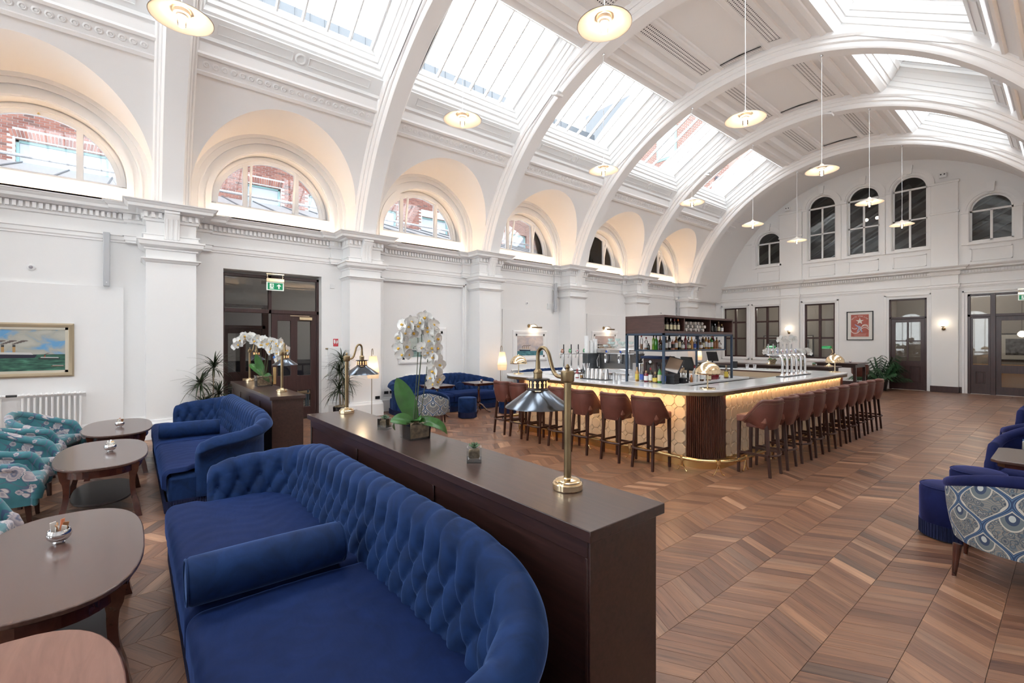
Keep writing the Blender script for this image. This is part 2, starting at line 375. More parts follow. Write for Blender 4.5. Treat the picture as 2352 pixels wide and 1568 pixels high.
# ---- left wall, right wall
def side_wall(side):
    s = side; nm = 'wall_left' if s > 0 else 'wall_right'
    X = (lambda d: XL + d) if s > 0 else (lambda d: XR - d)   # d = distance into the room from the wall face
    W = M()
    def bx(d0, d1, y0, y1, z0, z1): a, b_ = X(d0), X(d1); W.box(min(a, b_), max(a, b_), y0, y1, z0, z1)
    if s > 0:
        bx(-.4, 0, YB, 1.38, 0, 4.12); bx(-.4, 0, 3.28, 4.72, 0, 4.12); bx(-.4, 0, 1.38, 3.28, 3.15, 4.12)
        bx(-.4, -.06, 4.72, 7.03, 0, 3.2); bx(-.4, 0, 4.72, 7.03, 3.2, 4.12); bx(-.4, 0, 7.03, YE, 0, 4.12)
    else: bx(-.4, 0, YB, YE, 0, 4.12)
    wall = struct(nm, W, WALL)
    # upper wall with lunette openings
    hs = []; c = []
    for k in range(len(RIB) - 1):
        yc = (RIB[k] + RIB[k + 1]) / 2 + .01; c.append(yc)
        hs.append([(yc - 1.15, 4.2), (yc + 1.15, 4.2)] + [(yc + 1.15 * math.cos(pi * q / 32), 4.5 + 1.15 * math.sin(pi * q / 32)) for q in range(33)])
    U = M(); holes(rect(YB, YE, 4.1, 6.5), hs, 'x', X(-.05), X(-.35), U)
    obj('lunette_wall', U, WALL, wall)
    # pilasters, bands, corbels, cornice
    def path(d, hw, y0, y1, second=True):
        pts = [(X(0), y0)]
        for yk in RIB[1:]:
            if second: pts += [(X(0), yk - hw - .26), (X(.08), yk - hw - .26), (X(.08), yk - hw), (X(d), yk - hw), (X(d), yk + hw), (X(.08), yk + hw), (X(.08), yk + hw + .26), (X(0), yk + hw + .26)]
            else: pts += [(X(0), yk - hw), (X(d), yk - hw), (X(d), yk + hw), (X(0), yk + hw)]
        pts.append((X(0), y1)); return pts
    P = M()
    for yk in RIB[1:]:
        a, b_ = sorted((X(.5), X(0))); P.box(a, b_, yk - .36, yk + .36, 0, 3.98)
        a, b_ = sorted((X(.08), X(0))); P.box(a, b_, yk - .62, yk + .62, 3.44, 3.98)
    obj('pilaster', P, WALL, wall)
    sg = lambda pr: [(d * 1.0, z) for d, z in pr]
    pth = path(.5, .36, YB, YE); pth = pth if s > 0 else pth[::-1]
    prof = [(0, 3.79), (.035, 3.80), (.04, 3.84), (.05, 3.845), (.05, 3.945), (.11, 3.95), (.13, 3.975), (.235, 3.98), (.245, 4.025), (.27, 4.04), (.29, 4.07), (.31, 4.075), (.315, 4.09), (0, 4.10)]
    cor = obj('cornice', M().sweep(pth, prof, cap=False), TRIM, wall)
    # architrave lines along the wall between pilasters (skip door bay)
    A_ = M(); A_.sweep(pth, [(0, 3.44), (.02, 3.445), (.02, 3.47), (.035, 3.49), (.035, 3.55), (.055, 3.56), (.055, 3.58), (0, 3.585)], cap=False)
    obj('frieze_moulding', A_, TRIM, wall)
    B = M()
    for yk in RIB[1:]:
        q = [(X(.0), yk - .36), (X(.5), yk - .36), (X(.5), yk + .36), (X(.0), yk + .36)]; q = q if s > 0 else q[::-1]
        B.sweep(q, [(0, 3.30), (.03, 3.31), (.03, 3.335), (.06, 3.345), (.10, 3.38), (.11, 3.44), (.13, 3.45), (.13, 3.475), (0, 3.48)], cap=False)
        B.sweep(q, [(0, 3.08), (.03, 3.10), (.045, 3.125), (.07, 3.135), (.07, 3.155), (0, 3.16)], cap=False)
        # fluted corbel
    obj('capital', B, TRIM, wall)
    for yk in RIB[1:]:
        Cb = M(); d0 = .5
        pr = [(0, 3.46), (.03, 3.46), (.075, 3.50), (.09, 3.58), (.10, 3.72), (.15, 3.84), (.19, 3.90), (.19, 3.925), (.21, 3.93), (.21, 3.975), (0, 3.975)]
        Cb.prism([(X(d0 + d), z) for d, z in pr], yk - .11, yk + .11, 'y')
        Cb.T = Matrix.Identity(4)
        for q in (-.075, 0, .075):
            rr = .006
            Cb.prism([(X(d0 + d + .006), z) for d, z in pr[1:6]] + [(X(d0 + d - .02), z) for d, z in pr[1:6]][::-1], yk + q * .9 - .012, yk + q * .9 + .012, 'y')
        obj('corbel', Cb, TRIM, wall, bevel=.004, seg=1)
    Bs = M()
    if s > 0:
        def seg(pts): Bs.sweep(pts, [(0, 0), (.05, 0), (.05, .27), (.035, .29), (.03, .33), (0, .34)])
        segs = [[(X(0), YB), (X(0), RIB[1] - .36), (X(.5), RIB[1] - .36), (X(.5), RIB[1] + .36), (X(0), RIB[1] + .36), (X(0), .18), (X(.5), .18), (X(.5), .90), (X(0), .90), (X(0), 1.30)],
                [(X(0), 3.40), (X(0), 3.72), (X(.5), 3.72), (X(.5), 4.44), (X(0), 4.44)] + sum([[(X(0), y - .36), (X(.5), y - .36), (X(.5), y + .36), (X(0), y + .36)] for y in RIB[4:]], []) + [(X(0), YE)]]
        for q in segs: seg(q)
    else: Bs.sweep(([(X(0), YB)] + sum([[(X(0), y - .36), (X(.5), y - .36), (X(.5), y + .36), (X(0), y + .36)] for y in RIB[1:]], []) + [(X(0), YE)])[::-1], [(0, 0), (.05, 0), (.05, .27), (.035, .29), (.03, .33), (0, .34)])
    struct('baseboard_left' if s > 0 else 'baseboard_right', Bs, TRIM)
    return wall, X, c
wl, XLf, LC = side_wall(1)
wr, XRf, _ = side_wall(-1)
# recess panel mouldings and lining boards on left wall
Mo = M()
def frame_x(m_, x0, x1, y0, y1, z0, z1, w_, open_bottom=False):
    m_.box(x0, x1, y0, y0 + w_, z0, z1); m_.box(x0, x1, y1 - w_, y1, z0, z1); m_.box(x0, x1, y0, y1, z1 - w_, z1)
    if not open_bottom: m_.box(x0, x1, y0, y1, z0, z0 + w_)
def frame_y(m_, y0, y1, x0, x1, z0, z1, w_, open_bottom=False):
    m_.box(x0, x0 + w_, y0, y1, z0, z1); m_.box(x1 - w_, x1, y0, y1, z0, z1); m_.box(x0, x1, y0, y1, z1 - w_, z1)
    if not open_bottom: m_.box(x0, x1, y0, y1, z0, z0 + w_)
frame_x(Mo, XL - .01, XL + .05, 4.62, 7.12, .3, 3.28, .05, True); frame_x(Mo, XL - .03, XL + .03, 4.67, 7.07, .3, 3.23, .05, True)
obj('panel_moulding', Mo, TRIM, wl, bevel=.008)
Lb = M()
for a, b_ in ((-2.55, -.12), (8.4, 10.4), (12.1, 13.9), (15.4, 17.4)): Lb.box(XL - .01, XL + .035, a, b_, .3, 2.655)
obj('lining_board', Lb, WALL, wl, bevel=.004)
# dentils (nearest 300 single, others joined)
DM = M().box(0, .045, -.0225, .0225, 3.85, 3.94); DMm = DM.mesh('dentil', 0); DMm.materials.append(TRIM); dl = []
def runs(y0, y1, x, sx):
    n_ = int((y1 - y0) / .0735); 
    for i in range(n_): dl.append((x, y0 + (i + .5) * (y1 - y0) / n_, 0, sx))
edges = [YB] + sum([[yk - .67, yk + .67] for yk in RIB[1:]], []) + [YE - .05]
for i in range(0, len(edges), 2): runs(edges[i], edges[i + 1], XL + .05, 1); runs(edges[i], edges[i + 1], XR - .05, -1)
for yk in RIB[1:]:
    for sx, X in ((1, XL), (-1, XR)):
        for q in (-1, 1):
            runs(yk + q * .52 - .11, yk + q * .52 + .15 * (1 if q > 0 else .7), X + .13 * sx, sx)
            runs(yk + (.12 if q > 0 else -.41), yk + (.41 if q > 0 else -.12), X + .55 * sx, sx)
            dl.append((X + .35 * sx, yk + q * .41, 90, sx))
for i in range(int(11.2 / .0735)): dl.append((XL + .3 + i * .0735, YE - .05, -90, 0))
dl.sort(key=lambda q: (q[3] < 0, math.hypot(q[0], q[1]))); DR = M()
for i, (x, y, r, sx) in enumerate(dl):
    if i < 290 and r == 0:
        o = bpy.data.objects.new('dentil', DMm); COL.objects.link(o); o.parent = wl; o.location = (x, y, 0)
    else:
        if r == -90: DR.box(x - .0225, x + .0225, y - .045, y, 3.94, 4.03)
        else: DR.box(min(x, x + .045 * sx), max(x, x + .045 * sx), y - .0225, y + .0225, 3.85, 3.94)
obj('dentils', DR, TRIM, wl, kind='stuff', smooth=0)
# ---- vault
ceil_ = sempty('ceiling')
AL = math.degrees(math.asin((ZK - .05 - ZC) / RS)); R0 = 1.5; ZS = 4.5; YBAYS = list(zip(RIB[:-1], RIB[1:]))
def shellpt(R_, z, side): return XC - side * math.sqrt(max(0, R_ * R_ - (z - ZC) ** 2))
for bi, (ya, yb) in enumerate(YBAYS):
    yc = (ya + yb) / 2 + .01; y0, y1 = ya + .1, yb - .1
    for side in (1, -1):
        S = M(); ztop = ZC + RS * math.sin(rad(40)); NV = 10
        ysm = [y0 + (yc - R0 - y0) * k / 4 for k in range(4)] + [yc - R0 * math.cos(pi * k / 48) for k in range(49)] + [yc + R0 + (y1 - yc - R0) * k / 4 for k in range(1, 5)]
        cols = []
        for y in ysm:
            dy = abs(y - yc); zl = ZK - .05 if dy >= R0 - 1e-6 else ZS + math.sqrt(max(0, R0 * R0 - dy * dy)); inn = dy <= R0 + 1e-6
            if abs(dy - R0) < 1e-5: zl = ZK - .05
            cols.append((y, zl))
        pts = []; fs = []
        for y, zl in cols:
            for j in range(NV + 1): z = zl + (ztop - zl) * j / NV; pts.append((shellpt(RS, z, side), y, z))
        for i in range(len(cols) - 1):
            if abs(cols[i][1] - cols[i + 1][1]) > .3:   # jamb edge: triangle fan avoided by splitting
                pass
            for j in range(NV): a = i * (NV + 1) + j; fs.append((a, a + NV + 1, a + NV + 2, a + 1))
        S.add(pts, fs); S.uv = {}
        obj('vault_panel', S, CEIL, ceil_)
        # lunette soffit: from the vault to the window wall
        Lf = M(); prof_ = [(yc - R0, ZK - .05), (yc - R0, ZS)] + [(yc - R0 * math.cos(pi * k / 48), ZS + R0 * math.sin(pi * k / 48)) for k in range(1, 48)] + [(yc + R0, ZS), (yc + R0, ZK - .05)]
        p2 = []; f2 = []; NX = 6
        for y, z in prof_:
            xs = shellpt(RS, z, side); xe = (XL - .06) if side > 0 else (XR + .06)
            for j in range(NX + 1): p2.append((xs + (xe - xs) * j / NX, y, z))
        for i in range(len(prof_) - 1):
            for j in range(NX): a = i * (NX + 1) + j; f2.append((a, a + 1, a + NX + 2, a + NX + 1))
        Lf.add(p2, f2); obj('lunette_soffit', Lf, CEIL, ceil_)
        # archivolt rings
        Ar = M(); X = XLf if side > 0 else XRf
        for r0, r1, d in ((1.43, 1.52, .03), (1.34, 1.43, -.0), (1.32, 1.35, .02), (1.22, 1.33, -.02), (1.15, 1.23, .02), (1.13, 1.17, -.01)):
            Ar.ringseg((yc, ZS), r0, r1, 0, pi, X(d), X(-.12), 40, 'x')
            for q in (-1, 1):
                a, b_ = sorted((yc + q * r0, yc + q * r1)); c_, d_ = sorted((X(d), X(-.12))); Ar.box(c_, d_, a, b_, ZK, ZS)
        obj('archivolt', Ar, TRIM, ceil_)
        # ornamental frieze, cavetto and skylight edge moulding
        F = M(); prof2 = [(40, 0), (40, -.05), (40.6, -.06), (40.7, -.03), (42.8, -.03), (42.9, -.07), (43.4, -.08), (43.6, -.03), (44.8, .05), (45.3, .05), (45.35, .02), (45.6, .02), (45.6, .2)]
        F.add(*_strip(prof2, y0, y1, side)); obj('frieze_band', F, CEIL, ceil_, smooth=25)
        # rosettes of the frieze
        if side > 0:
            Ro = M(); nR = 22
            for k in range(nR):
                yy = y0 + .3 + (y1 - y0 - .6) * k / (nR - 1); xx, zz = arc(RS - .032, 41.75)
                Ro.T = Matrix.Translation((xx, yy, zz)) @ Matrix.Rotation(rad(90 - 41.75), 4, 'Y').inverted() @ Matrix.Rotation(pi, 4, 'Y')
                Ro.lathe([(.0, .012), (.018, .010), (.022, .0), (.035, .012), (.05, .004), (.055, 0)], 8, cap=False)
            Ro.T = Matrix.Identity(4); obj('rosettes', Ro, CEIL, ceil_, kind='stuff')
        # bands above the skylight
        F = M(); prof3 = [(71.7, .2), (71.7, 0), (73.2, 0), (73.3, -.03), (74.2, -.05), (74.5, -.02), (76, -.0), (76.2, -.04), (77.6, -.06), (78.0, -.01), (78.6, .03), (79.8, .03), (80.0, -.0), (80.6, -.0), (80.7, .04)]
        F.add(*_strip(prof3, y0, y1, side)); obj('upper_band', F, CEIL, ceil_, smooth=25)
        # pierced grille strip along y
        G = M(); ga, gb = 80.9, 83.7; rows = 4; nG = 44; yA, yB_ = y0 + .42, y1 - .42
        def gp(u_, v_): a = ga + (gb - ga) * v_; x, z = arc(RS + .005, a, side); return (x, yA + (yB_ - yA) * u_, z)
        for i in range(nG):
            for j in range(rows):
                a0, a1, b0_, b1_ = i / nG, (i + 1) / nG, j / rows, (j + 1) / rows; am, bm_ = (a0 + a1) / 2, (b0_ + b1_) / 2; hu, hv = (a1 - a0) * .30, (b1_ - b0_) * .30
                o8 = [gp(a0, b0_), gp(a1, b0_), gp(a1, b1_), gp(a0, b1_), gp(am, bm_ - hv), gp(am + hu, bm_), gp(am, bm_ + hv), gp(am - hu, bm_)]
                G.add(o8, [(0, 1, 5, 4), (1, 2, 6, 5), (2, 3, 7, 6), (3, 0, 4, 7)])
        G.uv = {}; obj('vent_grille', G, CEIL, ceil_, kind='stuff', smooth=0)
        Bk = M().add(*_strip([(80.7, .04), (83.9, .04)], y0, y1, side)); Bk.uv = {}; obj('grille_shadow_sheet', Bk, DARK, ceil_)  # dark sheet painted as the shade behind the grille holes
        E_ = M(); E_.add(*_strip([(80.6, 0), (80.9, 0), (80.9, .04)], y0, y1, side)); E_.add(*_strip([(83.7, .04), (83.7, 0), (84.2, -.02), (84.6, -.02), (84.9, 0), (85.3, .0), (85.5, .03)], y0, y1, side))
        E_.add(*_strip([(80.9, 0), (83.7, 0)], y0, yA, side)); E_.add(*_strip([(80.9, 0), (83.7, 0)], yB_, y1, side)); E_.uv = {}
        obj('grille_border', E_, CEIL, ceil_, smooth=25)
        # skylight: stepped reveal, frame, bars, panes
        sk = sempty('window_%d' % (bi * 2 + (1 if side > 0 else 2)))
        ax, az = arc(RS, 45.6, side); bx_, bz = arc(RS, 71.7, side); Lc = math.hypot(bx_ - ax, bz - az); ux, uz = (bx_ - ax) / Lc, (bz - az) / Lc; nx_, nz_ = -side * uz, ux * side
        if nz_ < 0: nx_, nz_ = -nx_, -nz_
        def lp(a, y, d): return (ax + ux * a + nx_ * d, y, az + uz * a + nz_ * d)
        ry0, ry1 = ya + .24, yb - .24
        rings = [(0, 0, 0, -.02), (.03, .02, .02, .03), (.32, .05, .03, .10), (.32, .05, .05, .14), (.36, .07, .07, .15), (.40, .08, .10, .24), (.44, .10, .12, .25), (.47, .12, .15, .33), (.50, .12, .17, .34), (.54, .14, .21, .44), (.56, .15, .22, .45), (.60, .16, .27, .53), (.62, .16, .28, .56)]
        Rv = M(); pts = []; fs = []
        for a0, a1, yi, d in rings: pts += [lp(a0, ry0 + yi, d), lp(a0, ry1 - yi, d), lp(Lc - a1, ry1 - yi, d), lp(Lc - a1, ry0 + yi, d)]
        for i in range(len(rings) - 1):
            for k in range(4): k2 = (k + 1) % 4; fs.append((4 * i + k, 4 * i + k2, 4 * i + 4 + k2, 4 * i + 4 + k))
        Rv.add(pts, fs); obj('reveal', Rv, SKYW, sk, smooth=0)
        # sunk panel line with roundel on the lower reveal
        Rd = M(); ym = (ya + yb) / 2; av, dv = .175, .065; 
        ct = Vector(lp(av, ym, dv)); tu = (Vector(lp(.32, ym, .10)) - Vector(lp(.03, ym, .03))).normalized(); nn = tu.cross(Vector((0, 1, 0))); nn = nn if nn.z < 0 else -nn
        B4 = Matrix((( tu.x, 0, nn.x, ct.x), (tu.y, 1, nn.y, ct.y), (tu.z, 0, nn.z, ct.z), (0, 0, 0, 1))); Rd.T = B4
        Rd.lathe([(.055, -.01), (.055, .012), (.075, .018), (.095, .012), (.095, -.01)], 24, cap=False)
        for q in (-1, 1):
            Rd.box(-.075, -.065, min(q * .14, q * 1.25), max(q * .14, q * 1.25), -.01, .012); Rd.box(.065, .075, min(q * .14, q * 1.25), max(q * .14, q * 1.25), -.01, .012); Rd.box(-.075, .075, q * 1.25 - .005, q * 1.25 + .005, -.01, .012)
            Rd.box(-.075, .075, min(q * .13, q * .14), max(q * .13, q * .14), -.01, .012)
        obj('roundel_panel', Rd, SKYW, sk, smooth=25)
        py0, py1, pa0, pa1, pd = ry0 + .28, ry1 - .28, .62, Lc - .16, .56; NP = 6; wy = (py1 - py0) / NP
        for k in range(NP):
            Gp = M(); Gp.add([lp(pa0, py0 + k * wy + .012, pd), lp(pa0, py0 + (k + 1) * wy - .012, pd), lp(pa1, py0 + (k + 1) * wy - .012, pd), lp(pa1, py0 + k * wy + .012, pd)], [(0, 1, 2, 3)])
            obj('pane', Gp, PANE, sk)
        for k in range(NP + 1):
            Br = M(); yy = py0 + k * wy; hw = .026
            pts = [lp(a, yy + q, d) for a in (pa0 - .02, pa1 + .02) for q, d in ((-hw, pd + .02), (hw, pd + .02), (hw * .55, pd - .05), (-hw * .55, pd - .05))]
            Br.add(pts, [(0, 1, 2, 3), (7, 6, 5, 4), (0, 1, 5, 4), (1, 2, 6, 5), (2, 3, 7, 6), (3, 0, 4, 7)]); obj('glazing_bar', Br, SKYW, sk, smooth=0)
        c0 = lp((pa0 + pa1) / 2, (py0 + py1) / 2, pd + .05); portal(c0, (0, math.atan2(-nx_, -nz_) , 0), pa1 - pa0 + .1, py1 - py0 + .1)
    # crown panel between grilles
    Cp = M(); prof4 = [(85.5, .03), (90, .034), (94.5, .03)]; Cp.add(*_strip(prof4, y0, y1, 1)); Cp.uv = {}; obj('crown_panel', Cp, CEIL, ceil_)
    # cross grilles near ribs
    for yA in (y0 + .22, y1 - .36):
        G = M(); nG = 60; rows = 2
        def gp(u_, v_): a = 83.9 + (96.1 - 83.9) * u_; x, z = arc(RS - .004, a, 1); return (x, yA + .14 * v_, z)
        for i in range(nG):
            for j in range(rows):
                a0, a1, b0_, b1_ = i / nG, (i + 1) / nG, j / rows, (j + 1) / rows; am, bm_ = (a0 + a1) / 2, (b0_ + b1_) / 2; hu, hv = (a1 - a0) * .36, (b1_ - b0_) * .36
                G.add([gp(a0, b0_), gp(a1, b0_), gp(a1, b1_), gp(a0, b1_), gp(am, bm_ - hv), gp(am + hu, bm_), gp(am, bm_ + hv), gp(am - hu, bm_)], [(0, 1, 5, 4), (1, 2, 6, 5), (2, 3, 7, 6), (3, 0, 4, 7)])
        G.uv = {}; obj('vent_grille', G, CEIL, ceil_, kind='stuff', smooth=0)
        Bk = M(); Bk.add(*_strip([(83.9, .02), (90, .025), (96.1, .02)], yA, yA + .14, 1)); Bk.uv = {}; obj('grille_shadow_sheet', Bk, DARK, ceil_)  # dark backing, shade of the cross grille holes put into its colour
    # solid infill over the short bay ends of strips is hidden by the ribs
# last plain bay to the end wall
S = M(); S.add(*_strip([(10 + k * 160 / 48, 0) for k in range(49)], 18.3, YE + .1, 1)); S.uv = {}; obj('vault_panel', S, CEIL, ceil_)
S = M(); S.add(*_strip([(10 + k * 160 / 48, 0) for k in range(49)], YB - .3, YB + .3, 1)); S.uv = {}; obj('vault_panel', S, CEIL, ceil_)
S = M()
for q in (-1, 1):
    for aa in (40, 42.5, 45, 72, 75.5, 79): S.add(*_strip([(aa, 0), (aa, -.05), (aa + 1.3, -.06), (aa + 1.5, -.02), (aa + 1.6, 0)], 18.3, 19.3, q))
S.uv = {}; obj('frieze_band', S, CEIL, ceil_, smooth=25)
# ribs
for yk in RIB:
    A_ = M(); hs_ = [(.275, 6.9), (.275, 5.64), (.25, 5.60), (.225, 5.60), (.22, 5.53), (.20, 5.51), (.185, 5.51), (.18, 5.45), (.165, 5.42), (.15, 5.40)]; sec = [(-a_, r_) for a_, r_ in hs_] + hs_[::-1]
    pts = []; fs = []; N = 96; a0, a1 = 16.0, 164.0; m_ = len(sec)
    for i in range(N + 1):
        a = a0 + (a1 - a0) * i / N
        for dy, r in sec: x, z = arc(r, a, 1); pts.append((x, yk + dy, z))
    for i in range(N):
        for j in range(m_ - 1): fs.append((i * m_ + j, i * m_ + j + 1, (i + 1) * m_ + j + 1, (i + 1) * m_ + j))
    A_.add(pts, fs); obj('arch_rib', A_, CEIL, ceil_, smooth=30)
# ================================================================ lunette windows (left and right)
def lunette_window(yc, side, idx, openl):
    w_ = sempty('window_%d' % idx); X = XLf if side > 0 else XRf
    def bx(m_, d0, d1, y0, y1, z0, z1): a, b_ = sorted((X(d0), X(d1))); m_.box(a, b_, y0, y1, z0, z1)
    Fr = M(); Fr.ringseg((yc, ZS), .99, 1.16, 0, pi, X(-.38), X(-.30), 40, 'x'); Fr.ringseg((yc, ZS), 1.06, 1.12, 0, pi, X(-.32), X(-.27), 40, 'x')
    bx(Fr, -.38, -.30, yc - 1.15, yc + 1.15, ZS - .10, ZS - .02); bx(Fr, -.37, -.28, yc - 1.02, yc + 1.02, ZS - .05, ZS + .02)
    for q in (-1, 1): bx(Fr, -.38, -.29, yc + q * .5 - .045, yc + q * .5 + .045, ZS - .02, ZS + .88)
    obj('window_frame', Fr, TRIM, w_)
    Sl = M(); bx(Sl, -.36, -.02, yc - 1.16, yc + 1.16, ZS - .14, ZS - .08); bx(Sl, -.12, -.05, yc - 1.15, yc + 1.15, ZK - .1, ZS - .1); obj('window_sill', Sl, TRIM, w_)
    for a, b_ in ((-1, -.545), (-.455, .455), (.545, 1)):
        n_ = 12; ys = [yc + a + (b_ - a) * k / n_ for k in range(n_ + 1)]
        pl = [(y, ZS + .01) for y in ys] + [(y, ZS + math.sqrt(max(0, .9999 - (y - yc) ** 2))) for y in ys[::-1]]
        obj('pane', M().prism(pl, X(-.345), X(-.34), 'x'), LPANE, w_)
    if openl:   # centre casement tilted open inwards, seen as two slanting stiles
        Cs = M(); tilt = .16
        for q in (-1, 1):
            y = yc + q * .42; Cs.add([(X(-.28), y - .02, ZS + .02), (X(-.28), y + .02, ZS + .02), (X(-.25), y + .02, ZS + .02), (X(-.25), y - .02, ZS + .02), (X(-.28 + tilt), y - .02, ZS + .86), (X(-.28 + tilt), y + .02, ZS + .86), (X(-.24 + tilt), y + .02, ZS + .86), (X(-.24 + tilt), y - .02, ZS + .86)],
                   [(0, 3, 2, 1), (4, 5, 6, 7), (0, 1, 5, 4), (1, 2, 6, 5), (2, 3, 7, 6), (3, 0, 4, 7)])
        N_ = 16; pts = []
        for k in range(N_ + 1):
            y = yc - .44 + .88 * k / N_; z = ZS + math.sqrt(.98 ** 2 - (y - yc) ** 2); f = (z - ZS) / .98 * tilt
            pts += [(X(-.28 + f), y, z), (X(-.24 + f), y, z), (X(-.24 + f), y, z - .05), (X(-.28 + f), y, z - .05)]
        Cs.add(pts, [(4 * k + j, 4 * k + (j + 1) % 4, 4 * k + 4 + (j + 1) % 4, 4 * k + 4 + j) for k in range(N_) for j in range(4)])
        obj('open_casement', Cs, TRIM, w_, smooth=0)
    obj('window_catch', M().lathe([(0, 0), (.018, .0), (.022, .012), (.010, .02), (.012, .03), (0, .034)], 12, (X(-.27), yc + .0, ZS + .985)), BRASS, w_)
    # warm led strip hidden behind the cornice
    Ls = M(); bx(Ls, .02, .07, yc - 1.1, yc + 1.1, ZK - .02, ZK - .0)
    o = obj('cove_strip', M().box(*sorted((X(.10), X(.16))), yc - 1.2, yc + 1.2, ZK + .01, ZK + .02), WARM, w_)
for k, yc in enumerate(LC[:7]):
    lunette_window(yc, 1, 21 + k, k >= 2); lunette_window(yc, -1, 31 + k, False)
# ================================================================ end wall
def aw(cx, w_, b0, top, n=16): r = w_ / 2; return archpoly(cx - r, cx + r, b0, top - r, n)
UPW = [(-8.36, .95, 4.99, 6.39), (-6.38, .95, 4.95, 7.49), (-5.03, .97, 4.96, 7.50), (-3.70, .95, 4.95, 7.52), (-1.70, .98, 4.94, 6.42)]
LOW = [(-10.28, -9.28), (-8.93, -7.93), (-6.98, -5.93)]
hs = [aw(*q) for q in UPW] + [rect(a, b_, 1.02, 3.21) for a, b_ in LOW] + [rect(-4.27, -3.24, -.0, 3.21), rect(-2.24, -.28, -.0, 3.24)]
hs[-2] = rect(-4.27, -3.24, .001, 3.21); hs[-1] = rect(-2.24, -.28, .001, 3.24)
we = struct('wall_end', holes(rect(XL - .4, XR + .4, -.02, 9.2), hs, 'y', YE, YE + .22), WALL)
fill_windows = [(-9.6, -7.4), (-6.0, -3.7), (-2.3, -.1)]  # unseen windows added to the back wall to brighten the room
struct('wall_back', holes(rect(XL - .4, XR + .4, -.02, 9.2), [archpoly(a, b_, .9, 2.9) for a, b_ in fill_windows] + [archpoly(-7.6, -2.1, 5.0, 5.01, 24)], 'y', YB - .4, YB - .1), WALL)
for i, (a, b_) in enumerate(fill_windows + [(-7.6, -2.1)]):
    win = sempty('window_%d' % (61 + i)); z0, zs = (.9, 2.9) if i < 3 else (5.0, 5.01); r = (b_ - a) / 2; c_ = (a + b_) / 2
    fm = M(); fm.ringseg((c_, zs), r - .06, r, 0, pi, YB - .3, YB - .22, 24, 'y'); fm.box(a, b_, YB - .3, YB - .22, z0, z0 + .06); fm.box(a, a + .06, YB - .3, YB - .22, z0, zs); fm.box(b_ - .06, b_, YB - .3, YB - .22, z0, zs)
    for k in (-1, 0, 1): fm.box(c_ + k * r * .5 - .02, c_ + k * r * .5 + .02, YB - .3, YB - .22, z0, zs + r * .84)
    obj('window_frame', fm, TRIM, win); obj('pane', M().prism(archpoly(a + .03, b_ - .03, z0 + .03, zs), YB - .27, YB - .265, 'y'), PANE, win)
    portal((c_, YB - .15, (z0 + zs + r) / 2), (pi / 2, 0, pi), b_ - a, zs + r - z0)
Tm = M()
pe = [(XR, YE)]
pl2 = [(XL, YE)]
for cx, hw in ((-7.5, .35), (-2.78, .34)):
    pl2 += [(cx - hw, YE), (cx - hw, YE - .09), (cx + hw, YE - .09), (cx + hw, YE)]
pl2.append((XR, YE)); 
prof = [(0, 3.90), (.035, 3.91), (.04, 3.935), (.05, 3.94), (.05, 4.035), (.09, 4.04), (.11, 4.06), (.2, 4.065), (.21, 4.11), (.24, 4.125), (.27, 4.165), (.28, 4.18), (0, 4.19)]
Tm.sweep(pl2, prof, cap=False); Tm.sweep(pl2, [(0, 3.47), (.02, 3.475), (.02, 3.50), (.035, 3.52), (.035, 3.59), (.055, 3.60), (.055, 3.62), (0, 3.625)], cap=False)
obj('cornice', Tm, TRIM, we)
Pp = M()
for cx, hw in ((-7.5, .35), (-2.78, .34)): Pp.box(cx - hw, cx + hw, YE - .09, YE + .05, 0, 4.1)
for cx, hw in ((-7.48, .42), (-2.79, .34)): 
    Pp.box(cx - hw, cx + hw, YE - .07, YE + .05, 4.1, 7.05); Pp.box(cx - hw - .03, cx + hw + .03, YE - .10, YE + .03, 6.98, 7.05); Pp.box(cx - hw - .03, cx + hw + .03, YE - .1, YE + .03, 5.98, 6.05)
for x0, x1 in ((-9.6, -8.95), (-7.8, -7.9), (-1.1, -.4)): 
    if x1 > x0: Pp.box(x0, x1, YE - .04, YE + .03, 5.95, 6.02)
obj('pilaster', Pp, WALL, we, bevel=.01)
Ap = M()
for cx, w_, b0, top in UPW:
    r = w_ / 2; zs = top - r
    Ap.ringseg((cx, zs), r + .02, r + .08, 0, pi, YE - .03, YE + .02, 24, 'y'); Ap.ringseg((cx, zs), r + .08, r + .20, 0, pi, YE - .055, YE + .02, 24, 'y')
    Ap.prism([(cx - .07, zs + r + .04), (cx + .07, zs + r + .04), (cx + .10, zs + r + .34), (cx - .10, zs + r + .34)], YE - .10, YE, 'y')
    for q in (-1, 1): a, b_ = sorted((cx + q * (r + .02), cx + q * (r + .19))); Ap.box(a, b_, YE - .05, YE + .02, 4.85, zs); Ap.box(a - .01, b_ + .01, YE - .075, YE + .02, zs - .06, zs + .02)
    Ap.box(cx - r - .06, cx + r + .06, YE - .07, YE + .02, b0 - .10, b0 - .02)
    frame_y(Ap, YE - .03, YE + .01, cx - r + .02, cx + r - .02, 4.30, 4.72, .03)
obj('arch_moulding', Ap, TRIM, we, smooth=25)
Ab = M()
for a, b_ in LOW: frame_y(Ab, YE - .03, YE + .02, a - .13, b_ + .13, .9, 3.34, .07)
for a, b_ in ((-4.27, -3.24), (-2.24, -.28)): frame_y(Ab, YE - .03, YE + .02, a - .13, b_ + .13, .0, 3.36, .06, True)
obj('architrave', Ab, TRIM, we, bevel=.008)
Bd = M()
for a, b_ in ((XL, -4.4), (-3.12, -2.37), (-.15, XR)):
    Bd.box(a, b_, YE - .03, YE, 0, .20)
    for cx, hw in ((-7.5, .37), (-2.78, .36)):
        if a <= cx - hw + .1 and cx + hw <= b_ + .1: Bd.box(cx - hw, cx + hw, YE - .12, YE, 0, .20)
